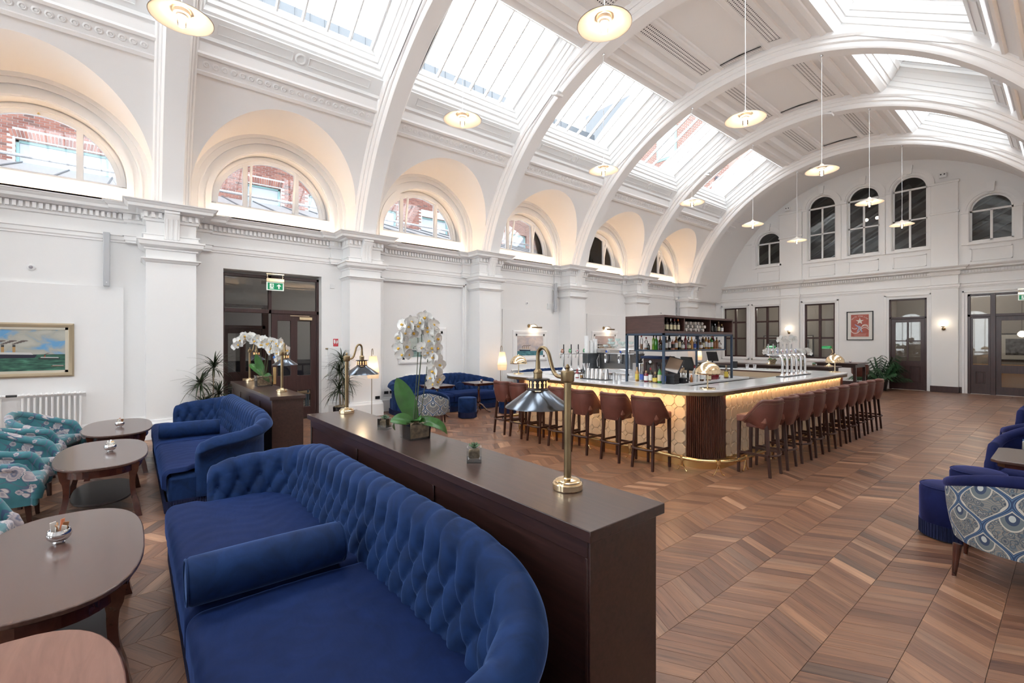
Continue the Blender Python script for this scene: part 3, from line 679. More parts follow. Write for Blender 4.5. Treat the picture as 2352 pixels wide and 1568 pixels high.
struct('baseboard_end', Bd, DOORW, bevel=.006)
# upper arched windows (white bars)
for i, (cx, w_, b0, top) in enumerate(UPW):
    r = w_ / 2; zs = top - r; win = sempty('window_%d' % (41 + i)); Fm = M(); yf0, yf1 = YE + .10, YE + .15
    Fm.ringseg((cx, zs), r - .05, r + .01, 0, pi, yf0, yf1, 24, 'y')
    for q in (-1, 1): a, b_ = sorted((cx + q * (r - .05), cx + q * r)); Fm.box(a, b_, yf0, yf1, b0, zs)
    Fm.box(cx - r, cx + r, yf0, yf1, b0, b0 + .05); Fm.box(cx - r, cx + r, yf0, yf1, zs - .03, zs + .03); Fm.box(cx - .03, cx + .03, yf0, yf1, b0, zs)
    if top > 7: Fm.box(cx - r, cx + r, yf0, yf1, 5.95, 6.0)
    obj('window_frame', Fm, TRIM, win)
    zz = [b0 + .05, 5.95, 6.0, zs - .03] if top > 7 else [b0 + .05, zs - .03]
    for j in range(0, len(zz), 2):
        for x0, x1 in ((cx - r + .05, cx - .03), (cx + .03, cx + r - .05)): obj('pane', M().box(x0, x1, yf0 + .02, yf0 + .025, zz[j], zz[j + 1]), ROOMGL, win)
    obj('pane', M().prism([(cx + (r - .05) * math.cos(pi * k / 16), zs + .03 + (r - .08) * math.sin(pi * k / 16)) for k in range(17)], yf0 + .02, yf0 + .025, 'y'), ROOMGL, win)
# lower windows in dark wood, 2 x 3 panes
for i, (a, b_) in enumerate(LOW):
    win = sempty('window_%d' % (51 + i)); Fm = M(); y0, y1 = YE + .06, YE + .13
    frame_y(Fm, y0, y1, a, b_, 1.02, 3.21, .06); cx = (a + b_) / 2
    Fm.box(cx - .045, cx + .045, y0, y1, 1.02, 3.21)
    for z in (1.84, 2.56): Fm.box(a, b_, y0 + .01, y1, z - .035, z + .035)
    obj('window_frame', Fm, DOORW, win, bevel=.006)
    for x0, x1 in ((a + .06, cx - .045), (cx + .045, b_ - .06)):
        for z0, z1 in ((1.08, 1.805), (1.875, 2.525), (2.595, 3.15)): obj('pane', M().box(x0, x1, y0 + .03, y0 + .035, z0, z1), ROOMGL, win)
# doors in the end wall
def door_leaf(x0, x1, y, z0, z1, glass, panels, parent, axis='y', name='door_leaf', th=.05, hx=None):
    # stile-and-rail leaf: glass / panels = lists of (a0,a1,z0,z1) openings
    m_ = holes(rect(x0, x1, z0, z1), [rect(*q) for q in glass + panels], axis, y, y + th)
    lf = obj(name, m_, DOORW, parent, bevel=.004, seg=1)
    for q in glass:
        g_ = M(); (g_.box(q[0], q[1], y + th * .45, y + th * .55, q[2], q[3]) if axis == 'y' else g_.box(y + th * .45, y + th * .55, q[0], q[1], q[2], q[3])); obj('pane', g_, ROOMGL, lf)
    for q in panels:
        g_ = M(); e = .035
        if axis == 'y': g_.box(q[0], q[1], y + th * .35, y + th * .7, q[2], q[3]); g_.box(q[0] + e, q[1] - e, y + th * .12, y + th * .9, q[2] + e, q[3] - e)
        else: g_.box(y + th * .3, y + th * .65, q[0], q[1], q[2], q[3]); g_.box(y + th * .1, y + th * .88, q[0] + e, q[1] - e, q[2] + e, q[3] - e)
        obj('panel', g_, DOORW, lf, bevel=.008)
    return lf
d1 = sempty('door_1'); Fm = M(); frame_y(Fm, YE + .03, YE + .13, -4.27, -3.24, 0, 3.21, .06, True); Fm.box(-4.27, -3.24, YE + .03, YE + .13, 2.50, 2.57); obj('door_frame', Fm, DOORW, d1, bevel=.006)
obj('pane', M().box(-4.21, -3.30, YE + .07, YE + .075, 2.57, 3.15), ROOMGL, d1)
cx = -3.755
door_leaf(-4.21, -3.30, YE + .06, .01, 2.50, [(-4.10, cx - .025, 1.02, 1.70), (cx + .025, -3.41, 1.02, 1.70), (-4.10, cx - .025, 1.74, 2.38), (cx + .025, -3.41, 1.74, 2.38)], [(-4.10, cx - .05, .26, .82), (cx + .05, -3.41, .26, .82)], d1)
d2 = sempty('door_2'); Fm = M(); frame_y(Fm, YE + .03, YE + .13, -2.24, -.28, 0, 3.24, .07, True); Fm.box(-2.24, -.28, YE + .03, YE + .13, 2.50, 2.58); Fm.box(-1.72, -1.60, YE + .02, YE + .13, 0, 3.24)
obj('door_frame', Fm, DOORW, d2, bevel=.006)
obj('pane', M().box(-2.17, -1.72, YE + .07, YE + .075, 2.58, 3.17), ROOMGL, d2); obj('pane', M().box(-1.60, -.35, YE + .07, YE + .075, 2.58, 3.17), ROOMGL, d2)
door_leaf(-2.17, -1.72, YE + .06, .01, 2.50, [(-2.12, -1.77, .95, 2.44)], [(-2.05, -1.84, .34, .72)], d2, name='side_light')
lf = door_leaf(-1.60, -.90, YE + .06, .01, 2.50, [(-1.48, -1.0, .95, 2.36), (-1.48, -1.0, .26, .70)], [], d2)
obj('push_plate', M().box(-.975, -.915, YE + .045, YE + .055, .85, 1.2), BRASS, lf); obj('fire_door_disc', M().prism([(-.945 + .03 * math.cos(k * pi / 8), 1.42 + .03 * math.sin(k * pi / 8)) for k in range(16)], YE + .05, YE + .06, 'y'), mat('blue_disc', (.05, .2, .6), .4), lf)
obj('lock', M().lathe([(0, 0), (.02, .0), (.02, .02), (0, .02)], 12), BRASS, lf, loc=(-.945, YE + .055, .75), rot=(pi / 2, 0, 0))
door_leaf(-.88, -.35, YE + .06, .01, 2.50, [(-.78, -.45, .95, 2.36), (-.78, -.45, .26, .70)], [], d2)
# rooms behind the end wall
TAN_ = mat('beige_room_wall', (.27, .25, .235), .7); TANF = mat('back_room_floor', (.10, .07, .05), .4)
rm = M(); rm.box(XL - .4, XR + .4, YE + 3.9, YE + 4.0, 0, 4.3); rm.box(XL - .5, XL - .4, YE + .2, YE + 4, 0, 4.3); rm.box(XR + .4, XR + .5, YE + .2, YE + 4, 0, 4.3); rm.box(XL - .4, XR + .4, YE + .22, YE + 4, 4.25, 4.35); rm.box(-4.9, -4.8, YE + .22, YE + 4, 0, 4.3)
struct('wall_back_room', rm, TAN_); struct('floor_back_room', M().box(XL - .4, XR + .4, YE + .22, YE + 4, -.1, -.01), TANF)
wn = M(); wn.box(-4.75, .9, YE + 2.9, YE + 3.6, 0, .86)
tag(obj('back_room_counter', wn, mat('honey_wood', (.42, .22, .09), .4), bevel=.01), 'honey wood counter seen through the end wall door glass', 'counter')
for i, x in enumerate((-9.7, -8.3, -6.6, -1.4)):
    t = thing('framed_print', 'dark framed print in the room behind the %s' % ['left end window', 'second end window', 'third end window', 'double door'][i], 'picture', (x, YE + 3.88, 1.5), group='prints in the back room')
    fr = M(); frame_y(fr, -.03, 0, -.42, .42, -.5, .5, .04); obj('frame', fr, BLACK, t); obj('mount', M().box(-.4, .4, -.012, 0, -.48, .48), mat('print_mount', (.5, .5, .48), .6), t); obj('print', M().box(-.24, .24, -.02, -.01, -.3, .3), mat('print_dark', (.09, .09, .1), .6, var=.9, vscale=9), t)
def globe_pendant(x, y, z, lab, drop=1.5):
    t = thing('globe_pendant', lab, 'lamp', (x, y, z)); obj('globe', M().lathe([(0, -.11), (.06, -.09), (.10, -.04), (.11, 0), (.10, .04), (.06, .09), (.03, .11)], 20), GLOBE, t); obj('cable', M().tube([(0, 0, .1), (0, 0, drop)], .006, 6), BLACK, t)
globe_pendant(-8.2, YE + 1.9, 2.65, 'white globe pendant glowing in the room behind the second end window', 1.55); globe_pendant(-1.15, YE + 2.2, 1.95, 'warm globe lamp glowing behind the double door glass', 2.2)
for x in (-8.5, -2.4):
    l = bpy.data.lights.new('room_light', 'POINT'); l.energy = 36; l.color = (1, .90, .78); l.shadow_soft_size = .2; o = bpy.data.objects.new('room_light', l); COL.objects.link(o); o.location = (x, YE + 2, 3.3)
# loft behind the upper windows: sloping rafters and a roof light
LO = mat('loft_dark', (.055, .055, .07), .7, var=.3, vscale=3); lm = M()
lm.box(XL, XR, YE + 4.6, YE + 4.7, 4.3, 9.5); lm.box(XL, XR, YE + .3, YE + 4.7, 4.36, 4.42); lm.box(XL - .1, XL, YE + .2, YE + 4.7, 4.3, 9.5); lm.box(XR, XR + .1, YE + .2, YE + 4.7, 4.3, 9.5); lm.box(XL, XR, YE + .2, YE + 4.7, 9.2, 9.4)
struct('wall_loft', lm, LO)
LB_ = mat('loft_beam', (.20, .20, .24), .5)
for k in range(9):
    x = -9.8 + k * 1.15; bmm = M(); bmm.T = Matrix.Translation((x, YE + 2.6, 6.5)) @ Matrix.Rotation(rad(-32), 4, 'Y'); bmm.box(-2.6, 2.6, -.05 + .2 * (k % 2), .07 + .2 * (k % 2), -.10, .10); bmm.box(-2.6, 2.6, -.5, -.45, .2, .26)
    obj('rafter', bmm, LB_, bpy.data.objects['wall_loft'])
obj('roof_light', M().prism([(-6.95, 4.6), (-6.25, 4.6), (-6.45, 5.7), (-6.62, 5.7)], YE + 3.2, YE + 3.25, 'y'), mat('daylit_glass', (.8, .9, 1), emit=(.85, .93, 1), estr=1.0), bpy.data.objects['wall_loft'])
for i, (x, z) in enumerate(((-5.35, 6.6), (-5.0, 6.62), (-4.72, 6.66))):
    t = obj('loft_bulb', M().lathe([(0, -.07), (.05, -.05), (.07, 0), (.05, .05), (0, .07)], 14), GLOBE, loc=(x, YE + 1.8, z)); tag(t, 'glowing globe bulb behind the middle tall window, %s of three' % ['left', 'centre', 'right'][i], 'lamp', 'bulbs behind the middle arched window')
# ================================================================ side door on the left wall (door_3)
d3 = sempty('door_3'); Fm = M(); xf0, xf1 = XL - .30, XL - .20
frame_x(Fm, xf0, xf1, 1.38, 3.28, 0, 3.10, .06, True); Fm.box(xf0, xf1, 1.38, 3.28, 2.30, 2.38); Fm.box(xf0, xf1, 2.24, 2.30, 2.3, 3.1); obj('door_frame', Fm, DOORW, d3, bevel=.006)
for a, b_ in ((1.44, 2.24), (2.30, 3.22)): obj('pane', M().box(xf0 + .05, xf0 + .055, a, b_, 2.38, 3.04), ROOMGL, d3)
lf = door_leaf(2.30, 3.22, xf0 + .03, .01, 2.30, [(2.42, 2.68, .95, 2.15), (2.82, 3.10, .95, 2.15), (2.42, 2.68, .25, .62), (2.82, 3.10, .25, .62)], [], d3, axis='x')
obj('push_plate', M().box(xf0 + .08, xf0 + .09, 2.33, 2.39, .78, 1.15), BRASS, lf, bevel=.005); obj('door_closer', M().box(xf0 + .08, xf0 + .14, 2.85, 3.12, 2.17, 2.24), LBRASS, lf, bevel=.008); obj('closer_arm', M().bc((xf0 + .16, 2.85, 2.26), (.02, .40, .012)), LBRASS, lf)
obj('fire_door_disc', M().prism([(2.36 + .035 * math.cos(k * pi / 8), 1.36 + .035 * math.sin(k * pi / 8)) for k in range(16)], xf0 + .08, xf0 + .088, 'x'), MATS['blue_disc'], lf)
Rv = M(); Rv.box(XL - .2, XL - .002, 1.37, 1.39, 0, 3.15); Rv.box(XL - .2, XL - .002, 3.27, 3.29, 0, 3.15); obj('door_reveal', Rv, TRIM, d3)
tv = M(); tv.box(-13.3, -13.22, -1, .78, 0, 3.6); tv.box(-13.3, -13.22, .78, 2.69, 2.62, 3.6); struct('wall_inner_lobby', tv, mat('grey_lobby_wall', (.42, .43, .46), .6))
lobby = M(); lobby.box(-15.3, -15.2, -1.0, 6, 0, 4.2); lobby.box(-15.3, -11.1, -1.0, -.9, 0, 4.2); lobby.box(-15.3, -11.1, 6, 6.1, 0, 4.2); lobby.box(-15.3, -11.1, -1, 6, 3.6, 3.7)
struct('wall_lobby', lobby, mat('grey_lobby_wall', (.42, .43, .46), .6))
m, n, L, b = nodes('lobby_tiles'); g = NG(n, L); ck = g.tex('Checker', g.coord('Object'), Scale=5.0, Color1=(.5, .48, .44, 1), Color2=(.03, .03, .03, 1)); L.new(ck.outputs[0], b.inputs['Base Color']); b.inputs['Roughness'].default_value = .3
struct('floor_lobby', M().box(-15.3, -11.1, -1, 6, -.1, .0), m)
d4 = sempty('door_4'); Fm = M(); frame_x(Fm, -13.2, -13.1, .78, 2.62, 0, 2.62, .07, True); Fm.box(-13.2, -13.1, .78, 2.62, 2.02, 2.10); Fm.box(-13.2, -13.1, 2.62, 2.69, 0, 2.62); obj('door_frame', Fm, DOORW, d4)
door_leaf(.85, 1.68, -13.17, .01, 2.02, [(.95, 1.20, .95, 1.9), (1.32, 1.57, .95, 1.9), (.95, 1.20, .2, .7), (1.32, 1.57, .2, .7)], [], d4, axis='x'); door_leaf(1.70, 2.55, -13.17, .01, 2.02, [(1.80, 2.06, .95, 1.9), (2.18, 2.44, .95, 1.9), (1.80, 2.06, .2, .7), (2.18, 2.44, .2, .7)], [], d4, axis='x')
t = thing('banquette', 'dark navy banquette behind the side door glass', 'seat', (-14.6, 3.0, 0)); bq = M(); bq.box(-.4, .4, -1.6, 2.2, 0, .45); obj('seat', bq, mat('dark_upholstery', (.012, .015, .03), .6), t, bevel=.03); obj('backrest', M().box(-.5, -.3, -1.6, 2.2, .3, 1.15), MATS['dark_upholstery'], t, bevel=.03)
t = thing('framed_poster', 'framed travel poster seen through the right pane of the side door', 'picture', (-15.19, 5.0, 1.62)); fr = M(); frame_x(fr, 0, .04, -.42, .42, -.62, .62, .04); obj('frame', fr, BLACK, t); obj('mount', M().box(0, .01, -.4, .4, -.6, .6), mat('cream_mount', (.6, .57, .45), .6), t); obj('print', M().box(0, .02, -.33, .33, -.42, .5), mat('poster_dark', (.09, .09, .10), .5, var=.9, vscale=4), t); obj('print_lettering', M().box(0, .022, -.30, .30, -.53, -.45), mat('poster_gold', (.5, .3, .03), .5), t)
for i, (x, y) in enumerate(((-12.2, 2.15), (-12.5, 2.95), (-12.1, 3.35))):
    t = thing('lobby_chair', 'pale wood side chair behind the side door, %s' % ['left of the orchid', 'right of the orchid', 'behind the door handle'][i], 'chair', (x, y, 0), rotz=.3 * i, group='pale chairs in the lobby')
    obj('seat', M().box(-.22, .22, -.22, .22, .43, .46), mat('pale_ply', (.55, .42, .25), .4), t, bevel=.01); obj('backrest', M().box(.19, .22, -.22, .22, .58, .86), MATS['pale_ply'], t, bevel=.01)
    for sx_ in (-1, 1):
        for sy_ in (-1, 1): obj('leg', M().box(sx_ * .19 - .015, sx_ * .19 + .015, sy_ * .19 - .015, sy_ * .19 + .015, 0, .6 if sx_ > 0 else .43), mat('blue_leg', (.10, .22, .35), .4), t)
l = bpy.data.lights.new('lobby_light', 'POINT'); l.energy = 16; l.color = (1, .88, .75); o = bpy.data.objects.new('lobby_light', l); COL.objects.link(o); o.location = (-12.3, 4.9, 2.7); l.shadow_soft_size = .3
# ================================================================ buildings outside
BR = []
m, n, L, b = nodes('brick_red'); g = NG(n, L); ge = n.new('ShaderNodeNewGeometry'); oi = n.new('ShaderNodeObjectInfo')
L.new(g.ramp(g.m('FRACT', g.m('ADD', ge.outputs['Random Per Island'], oi.outputs['Random'])), [(0, (.11, .036, .025)), (.5, (.16, .055, .038)), (.85, (.20, .085, .060)), (1, (.055, .03, .027))]), b.inputs['Base Color']); b.inputs['Roughness'].default_value = .85
BRK = m; MORT = mat('mortar', (.34, .33, .325), .9)
def brickwall_mat(name, ax):
    m, n, L, b = nodes(name); g = NG(n, L); t = n.new('ShaderNodeTexCoord'); s3 = g.sep(t.outputs['Object'])
    bt = g.tex('Brick', g.comb(s3[ax], s3[2]), Scale=1.0, Color1=(.14, .052, .038, 1), Color2=(.18, .075, .052, 1), Mortar=(.34, .33, .325, 1)); bt.inputs['Brick Width'].default_value = .225; bt.inputs['Row Height'].default_value = .075; bt.inputs['Mortar Size'].default_value = .008
    L.new(bt.outputs[0], b.inputs['Base Color']); b.inputs['Roughness'].default_value = .85; return m
BW1 = brickwall_mat('brickwork_facade', 1); BW2 = brickwall_mat('brickwork_wing', 0)
XF = -20.0; bl = thing('brick_building', 'red brick and zinc building seen through the windows and skylights', 'building', (0, 0, 0))
wins = [(-2.7, 2.1), (-.4, 1.9), (3.35, 1.2), (5.6, 1.5), (8.2, 1.3), (10.8, 1.5), (13.4, 1.5), (16, 1.5), (18.6, 1.5), (21.2, 1.5)]
hsb = [rect(a, a + w2, 6.3, 7.75) for a, w2 in wins]
obj('wall', holes(rect(-8, 24.4, 0, 13.0), hsb, 'x', XF - .3, XF), BW1, bl, smooth=0)
GREYZ = mat('zinc', (.080, .092, .105), .4); TEAL = mat('teal_frame', (.16, .30, .30), .4); WGL = mat('reflective_window', (.20, .23, .26), .08, spec=.8)
zk = M(); zk.box(XF - 4, XF - .5, -8, 24, 13, 15.55); zk.box(XF - .7, XF + .15, -8, 22, 12.9, 13.1); obj('zinc_storey', zk, GREYZ, bl, smooth=0)
sm_ = M()
for k in range(50): sm_.box(XF - .52, XF - .47, -8 + k * .6, -7.97 + k * .6, 13.1, 15.55)
obj('standing_seams', sm_, GREYZ, bl, kind='stuff')
for k in range(7):
    y = -5 + 3.6 * k; o = obj('dormer', M().box(XF - .5, XF - .1, y, y + 1.5, 13.2, 14.7), GREYZ, bl); obj('pane', M().box(XF - .1, XF - .08, y + .15, y + 1.35, 13.3, 14.5), mat('dark_window', (.08, .11, .14), .1, spec=.5), o)
for a, w2 in wins:
    fr = M(); frame_x(fr, XF - .22, XF - .12, a, a + w2, 6.3, 7.75, .07); fo = obj('window', fr, TEAL, bl); obj('pane', M().box(XF - .18, XF - .17, a + .07, a + w2 - .07, 6.37, 7.68), WGL, fo)
bm1 = M().box(.002, .014, .006, .216, .006, .068); BMm = bm1.mesh('brick', 0); BMm.materials.append(BRK); cand = []
obj('mortar_bed', holes(rect(-5.1, 12.6, 6.15, 10.65), [rect(a, a + w2, 6.3, 7.75) for a, w2 in wins if -5 < a < 11], 'x', XF, XF + .003), MORT, bl, smooth=0)
obj('loft_outer_wall', M().box(XL - .55, XL - .15, YE - .2, YE + 4.9, 4.2, 9.7), BW1, bl, smooth=0)
for r in range(int(4.4 / .075)):
    z = 6.2 + r * .075; y = -5.0 + (.1125 if r % 2 else 0)
    while y < 12:
        if not any(a - .23 < y < a + w2 and z < 8.05 for a, w2 in wins): cand.append((y, z))
        y += .225
def bvis(y, z):
    best = 9
    for yc in LC[:5]:
        t_ = 11.04 / 20.0; yy = y * t_; zz = 1.7 + (z - 1.7) * t_; best = min(best, math.hypot(yy - yc, max(0, ZS - zz) * 3 + max(0, zz - ZS)))
    return best
cand.sort(key=lambda q: (bvis(*q) > .98, q[0] ** 2 + 400)); BRst = M()
for i, (y, z) in enumerate(cand):
    if i < 210: o = bpy.data.objects.new('brick', BMm); COL.objects.link(o); o.parent = bl; o.location = (XF, y, z)
    else: BRst.box(XF + .002, XF + .014, y + .006, y + .216, z + .006, z + .068)
for a, w2 in wins[:5]:      # soldier-course arches
    nn = int(w2 / .078) + 3
    for k in range(nn):
        f = (k - (nn - 1) / 2) / nn; y = a + w2 / 2 + f * (w2 + .25); T_ = Matrix.Translation((XF + .010, y, 7.90)) @ Matrix.Rotation(-f * .55, 4, 'X')
        if a < 4: o = bpy.data.objects.new('brick', BMm); COL.objects.link(o); o.parent = bl; o.matrix_local = T_ @ Matrix.Rotation(pi / 2, 4, 'X') @ Matrix.Translation((-.006, -.11, -.035))
        else: BRst.T = T_; BRst.box(-.006, .006, -.033, .033, -.14, .14)
    BRst.T = Matrix.Identity(4)
obj('bricks', BRst, BRK, bl, kind='stuff', smooth=0)
wing = M(); obj('wing_wall', M().box(XF, -11.6, 24.3, 30, 0, 15.2), BW2, bl, smooth=0)
obj('wing_storey', M().box(XF - 2, -11.6, 24.8, 30, 15.2, 17.6), GREYZ, bl)
for k in range(3): x = -18.5 + 2.9 * k; o = obj('dormer', M().box(x, x + 1.6, 24.2, 24.9, 15.5, 17.0), GREYZ, bl); obj('pane', M().box(x + .15, x + 1.45, 24.17, 24.2, 15.65, 16.85), MATS['dark_window'], o)
for k in range(3): x = -18.8 + 2.9 * k; o = obj('window', M().box(x, x + 1.3, 24.26, 24.3, 12.4, 14.2), TEAL, bl); obj('pane', M().box(x + .1, x + 1.2, 24.24, 24.26, 12.5, 14.1), WGL, o)
cn = thing('glass_canopy', 'white glazed canopy roof outside below the arched windows', 'canopy', (0, 0, 0)); cp = M(); cp.add([(-11.6, -8, 4.35), (-11.6, 19, 4.35), (-19.6, 19, 6.95), (-19.6, -8, 6.95)], [(0, 1, 2, 3)]); obj('canopy_panel', cp, mat('white_canopy', (.20, .21, .22), .35), cn)
for k in range(27): s_ = M().tube([(-11.6, -7.5 + k, 4.37), (-19.6, -7.5 + k, 6.97)], .02, 4); obj('seam', s_, GREYZ, cn)
obj('rail', M().tube([(-19.5, -8, 7.12), (-19.5, 19, 7.12)], .05, 8), STEEL, cn)
# ================================================================ SOFAS
def sstep(a, b, x): t = min(1, max(0, (x - a) / (b - a))); return t * t * (3 - 2 * t)
def make_sofa(name, label, L_, loc, rotz, pitch=.1425, D=1.03, res=.0125, buttons=True, group='blue button-backed sofas', seats=(.5,)):
    t = thing(name, label, 'sofa', loc, rotz, group)
    r = .34; x0, x1, yf, yb = .13, L_ - .13, .27, D - .20
    segs = [('l', (x0, yf), (x0, yb - r)), ('a', (x0 + r, yb - r), pi, pi / 2), ('l', (x0 + r, yb), (x1 - r, yb)), ('a', (x1 - r, yb - r), pi / 2, 0), ('l', (x1, yb - r), (x1, yf))]
    lens = [math.dist(q[1], q[2]) if q[0] == 'l' else r * pi / 2 for q in segs]; T_ = sum(lens)
    npl = round(T_ / pitch); pit = T_ / npl
    def plan(s_):
        s_ = min(max(s_, 0), T_)
        for q, ln in zip(segs, lens):
            if s_ <= ln + 1e-9 or q is segs[-1]:
                f = s_ / ln
                if q[0] == 'l':
                    a, b_ = q[1], q[2]; dx, dy = (b_[0] - a[0]) / ln, (b_[1] - a[1]) / ln; return a[0] + dx * s_, a[1] + dy * s_, -dy, dx
                an = q[2] + (q[3] - q[2]) * f; return q[1][0] + r * math.cos(an), q[1][1] + r * math.sin(an), math.cos(an), math.sin(an)
            s_ -= ln
    arm = lens[0]
    def Hs(s_):
        d = min(s_, T_ - s_); return .66 + .05 * sstep(.0, arm, d) + .15 * sstep(arm * .6, arm + r * pi / 2 + .25, d)
    zb = .34
    def sect(tau, H):   # tau: arc length from the seat line; returns (offset outward, z), normal (outward, z)
        rr = .082; zs = H - rr; hi = zs - zb; lean = .075; li = math.hypot(hi, lean)
        if tau < li: f = tau / li; return lean * f, zb + hi * f, -hi / li, lean / li
        tau -= li; la = rr * pi
        if tau < la: a = pi - tau / rr; return lean + rr + rr * math.cos(a), zs + rr * math.sin(a), math.cos(a), math.sin(a)
        tau -= la; return lean + 2 * rr - .095 * sstep(-.03, .09, tau), zs - tau, 1, 0
    def tl(H): return math.hypot(H - .082 - zb, .075) + .082 * pi + (H - .082 - .13)
    row = .118
    def disp(s_, tau, H):
        li = math.hypot(H - .082 - zb, .075); q = (tau - (li - .07)) / row + 3     # top row of buttons near the roll
        qc = min(3, max(0, q)); p = s_ / pit; a, b_ = p - qc / 2, p + qc / 2
        rb = sstep(li - .03, li + .05, tau); sn = abs(math.sin(pi * a)) * abs(math.sin(pi * b_)); h = (sn ** .5 * .036) * (1 - rb) + (sn ** .22 * .012 + .010) * rb
        k = round(qc); kk = p - (k % 2) / 2 - .0; dd = math.hypot((kk - round(kk)) * pit, (q - k) * row) if -.5 < q < 3.5 else 1
        h -= .017 * math.exp(-(dd / .020) ** 2)
        fade = 1 - sstep(li + .12, li + .22, tau); h *= fade
        e = min(s_, T_ - s_); return h * sstep(0, .06, e)
    NU = int(T_ / res); NV = 62
    # tau spacing: dense on the tufted part
    def fn(u_, v2):
        s_ = u_ * T_; H = Hs(s_); li = math.hypot(H - .082 - zb, .075); tt = li + .082 * pi
        tau = v2 / .82 * tt if v2 < .82 else tt + (v2 - .82) / .18 * (tl(H) - tt)
        o, z, nx, nz = sect(tau, H); d = disp(s_, tau, H); px, py, ax, ay = plan(s_); o += nx * d; z += nz * d; e_ = min(s_, T_ - s_)
        if e_ < .045: kk = math.sqrt(max(0, 1 - (1 - e_ / .045) ** 2)); o = .075 + (o - .075) * kk; zr = H - .10; z = zr + (z - zr) * kk if z > zr else z
        return (px + ax * o, py + ay * o, z)
    B = M(); B.grid(fn, NU, NV, flip=True); B.uv = {}
    for u_ in (0, 1):
        ids = []; b0 = len(B.v)
        for j in range(0, NV + 1, 2): B.v.append(tuple(fn(u_, j / NV)))
        f = tuple(range(b0, len(B.v))); B.f.append(f if u_ else f[::-1])
    bk = obj('backrest', B, VELV, t, smooth=70)
    if buttons:
        bb = M().lathe([(0, .008), (.007, .006), (.010, 0), (.009, -.004)], 8).mesh('button'); bb.materials.append(VELV); cnt = 0
        for rw in range(4):
            for k in range(npl + 1):
                s_ = (k + (rw % 2) / 2) * pit
                if s_ > T_ - .05 or s_ < .05: continue
                H = Hs(s_); li = math.hypot(H - .082 - zb, .075); tau = li - .07 + (rw - 3) * row
                if tau < .06: continue
                o_, z, nx, nz = sect(tau, H); px, py, ax, ay = plan(s_); cnt += 1
                if cnt > 290: break
                o = bpy.data.objects.new('button', bb); COL.objects.link(o); o.parent = bk
                q = Vector((px + ax * (o_ - nx * .010 * 0 + nx * -.012), py + ay * (o_ + nx * -.012), z + nz * -.012)); o.location = q
                o.rotation_euler = Vector((ax * nx, ay * nx, nz)).to_track_quat('Z', 'Y').to_euler()
    # base, seat cushions, skirt
    Bs = M(); Bs.prism([(.02, .05), (L_ - .02, .05), (L_ - .02, .5), (L_ - .08, D - .12), (L_ - .35, D), (.35, D), (.08, D - .12), (.02, .5)], .10, .36); obj('base', Bs, VELV, t, bevel=.03)
    xs = [.10] + [L_ * k for k in seats] + [L_ - .10]
    for a, b_ in zip(xs[:-1], xs[1:]):
        def cf(u_, v2, a=a, b_=b_):
            # cross-section front to back wrapped: v 0..1 from underside front, over the top, to the back
            w_ = b_ - a; x = a + .006 + (w_ - .012) * u_; xu = u_; e = min(u_, 1 - u_) * w_; rd = .035; inset = rd - math.sqrt(max(0, rd * rd - max(0, rd - e) ** 2)) 
            y0, y1, z0, z1 = -.0, yb + .05, .25, .435
            s_ = v2; R_ = .075
            if s_ < .25: zz = z0 + (z1 - R_ - z0) * s_ / .25; yy = y0; ny, nz = -1, 0
            elif s_ < .4: an = (s_ - .25) / .15 * pi / 2; yy = y0 + R_ - R_ * math.cos(an); zz = z1 - R_ + R_ * math.sin(an); ny, nz = -math.cos(an), math.sin(an)
            else: f = (s_ - .4) / .6; yy = y0 + R_ + (y1 - y0 - R_) * f; zz = z1 + .022 * math.sin(pi * min(1, max(0, f * 1.05))) * math.sin(pi * u_) ** .4; ny, nz = 0, 1
            wv = .0015 * math.sin(x * 31 + 6 * math.sin(yy * 9)) * math.sin(yy * 23 + 3 * math.sin(x * 7)); crn = 0
            ex = .09 * (1 - sstep(.19, .27, yy))
            if a < .2: x -= ex * (1 - u_) ** 2
            if b_ > L_ - .2: x += ex * u_ ** 2
            return (x, yy - ny * inset + ny * wv, zz - nz * inset + nz * wv)
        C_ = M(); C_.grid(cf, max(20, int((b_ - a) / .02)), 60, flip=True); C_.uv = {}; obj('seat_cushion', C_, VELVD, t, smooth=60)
    Fp = M(); Fp.tube([(.03, .03, .245), (L_ - .03, .03, .245)], .012, 8); obj('piping', Fp, VELV, t)
    Fr = M(); path = [(.02, .03), (L_ - .02, .03), (L_ - .01, .45), (L_ - .06, D - .14), (L_ - .34, D - .02)]; pathl = [(.34, D - .02), (.06, D - .14), (.01, .45), (.02, .03)]
    pts = pathl[:-1] + path; prev = None; fs = []; acc = 0; k = 0
    for a, b_ in zip(pts[:-1], pts[1:]):
        ln = math.dist(a, b_); n_ = max(1, int(ln / .011)); dx, dy = (b_[0] - a[0]) / ln, (b_[1] - a[1]) / ln
        for i in range(n_):
            s_ = (i + .5) * ln / n_; cx_, cy = a[0] + dx * s_ + dy * .006 * (1 if i % 2 else .2), a[1] + dy * s_ - dx * .006 * (1 if i % 2 else .2); Fr.T = Matrix.Translation((cx_, cy, 0)) @ Matrix.Rotation(math.atan2(dy, dx), 4, 'Z'); Fr.box(-.0046, .0046, -.005, .005, .012, .128)
    Fr.T = Matrix.Identity(4); obj('bullion_fringe', Fr, FRINGE, t, kind='stuff', smooth=0)
    for x in (.12, L_ - .12):
        for y in (.14, D - .16): obj('leg', M().lathe([(.015, 0), (.022, .02), (.028, .10), (.028, .13)], 12, (x, y, 0)), LEGW, t)
    return t
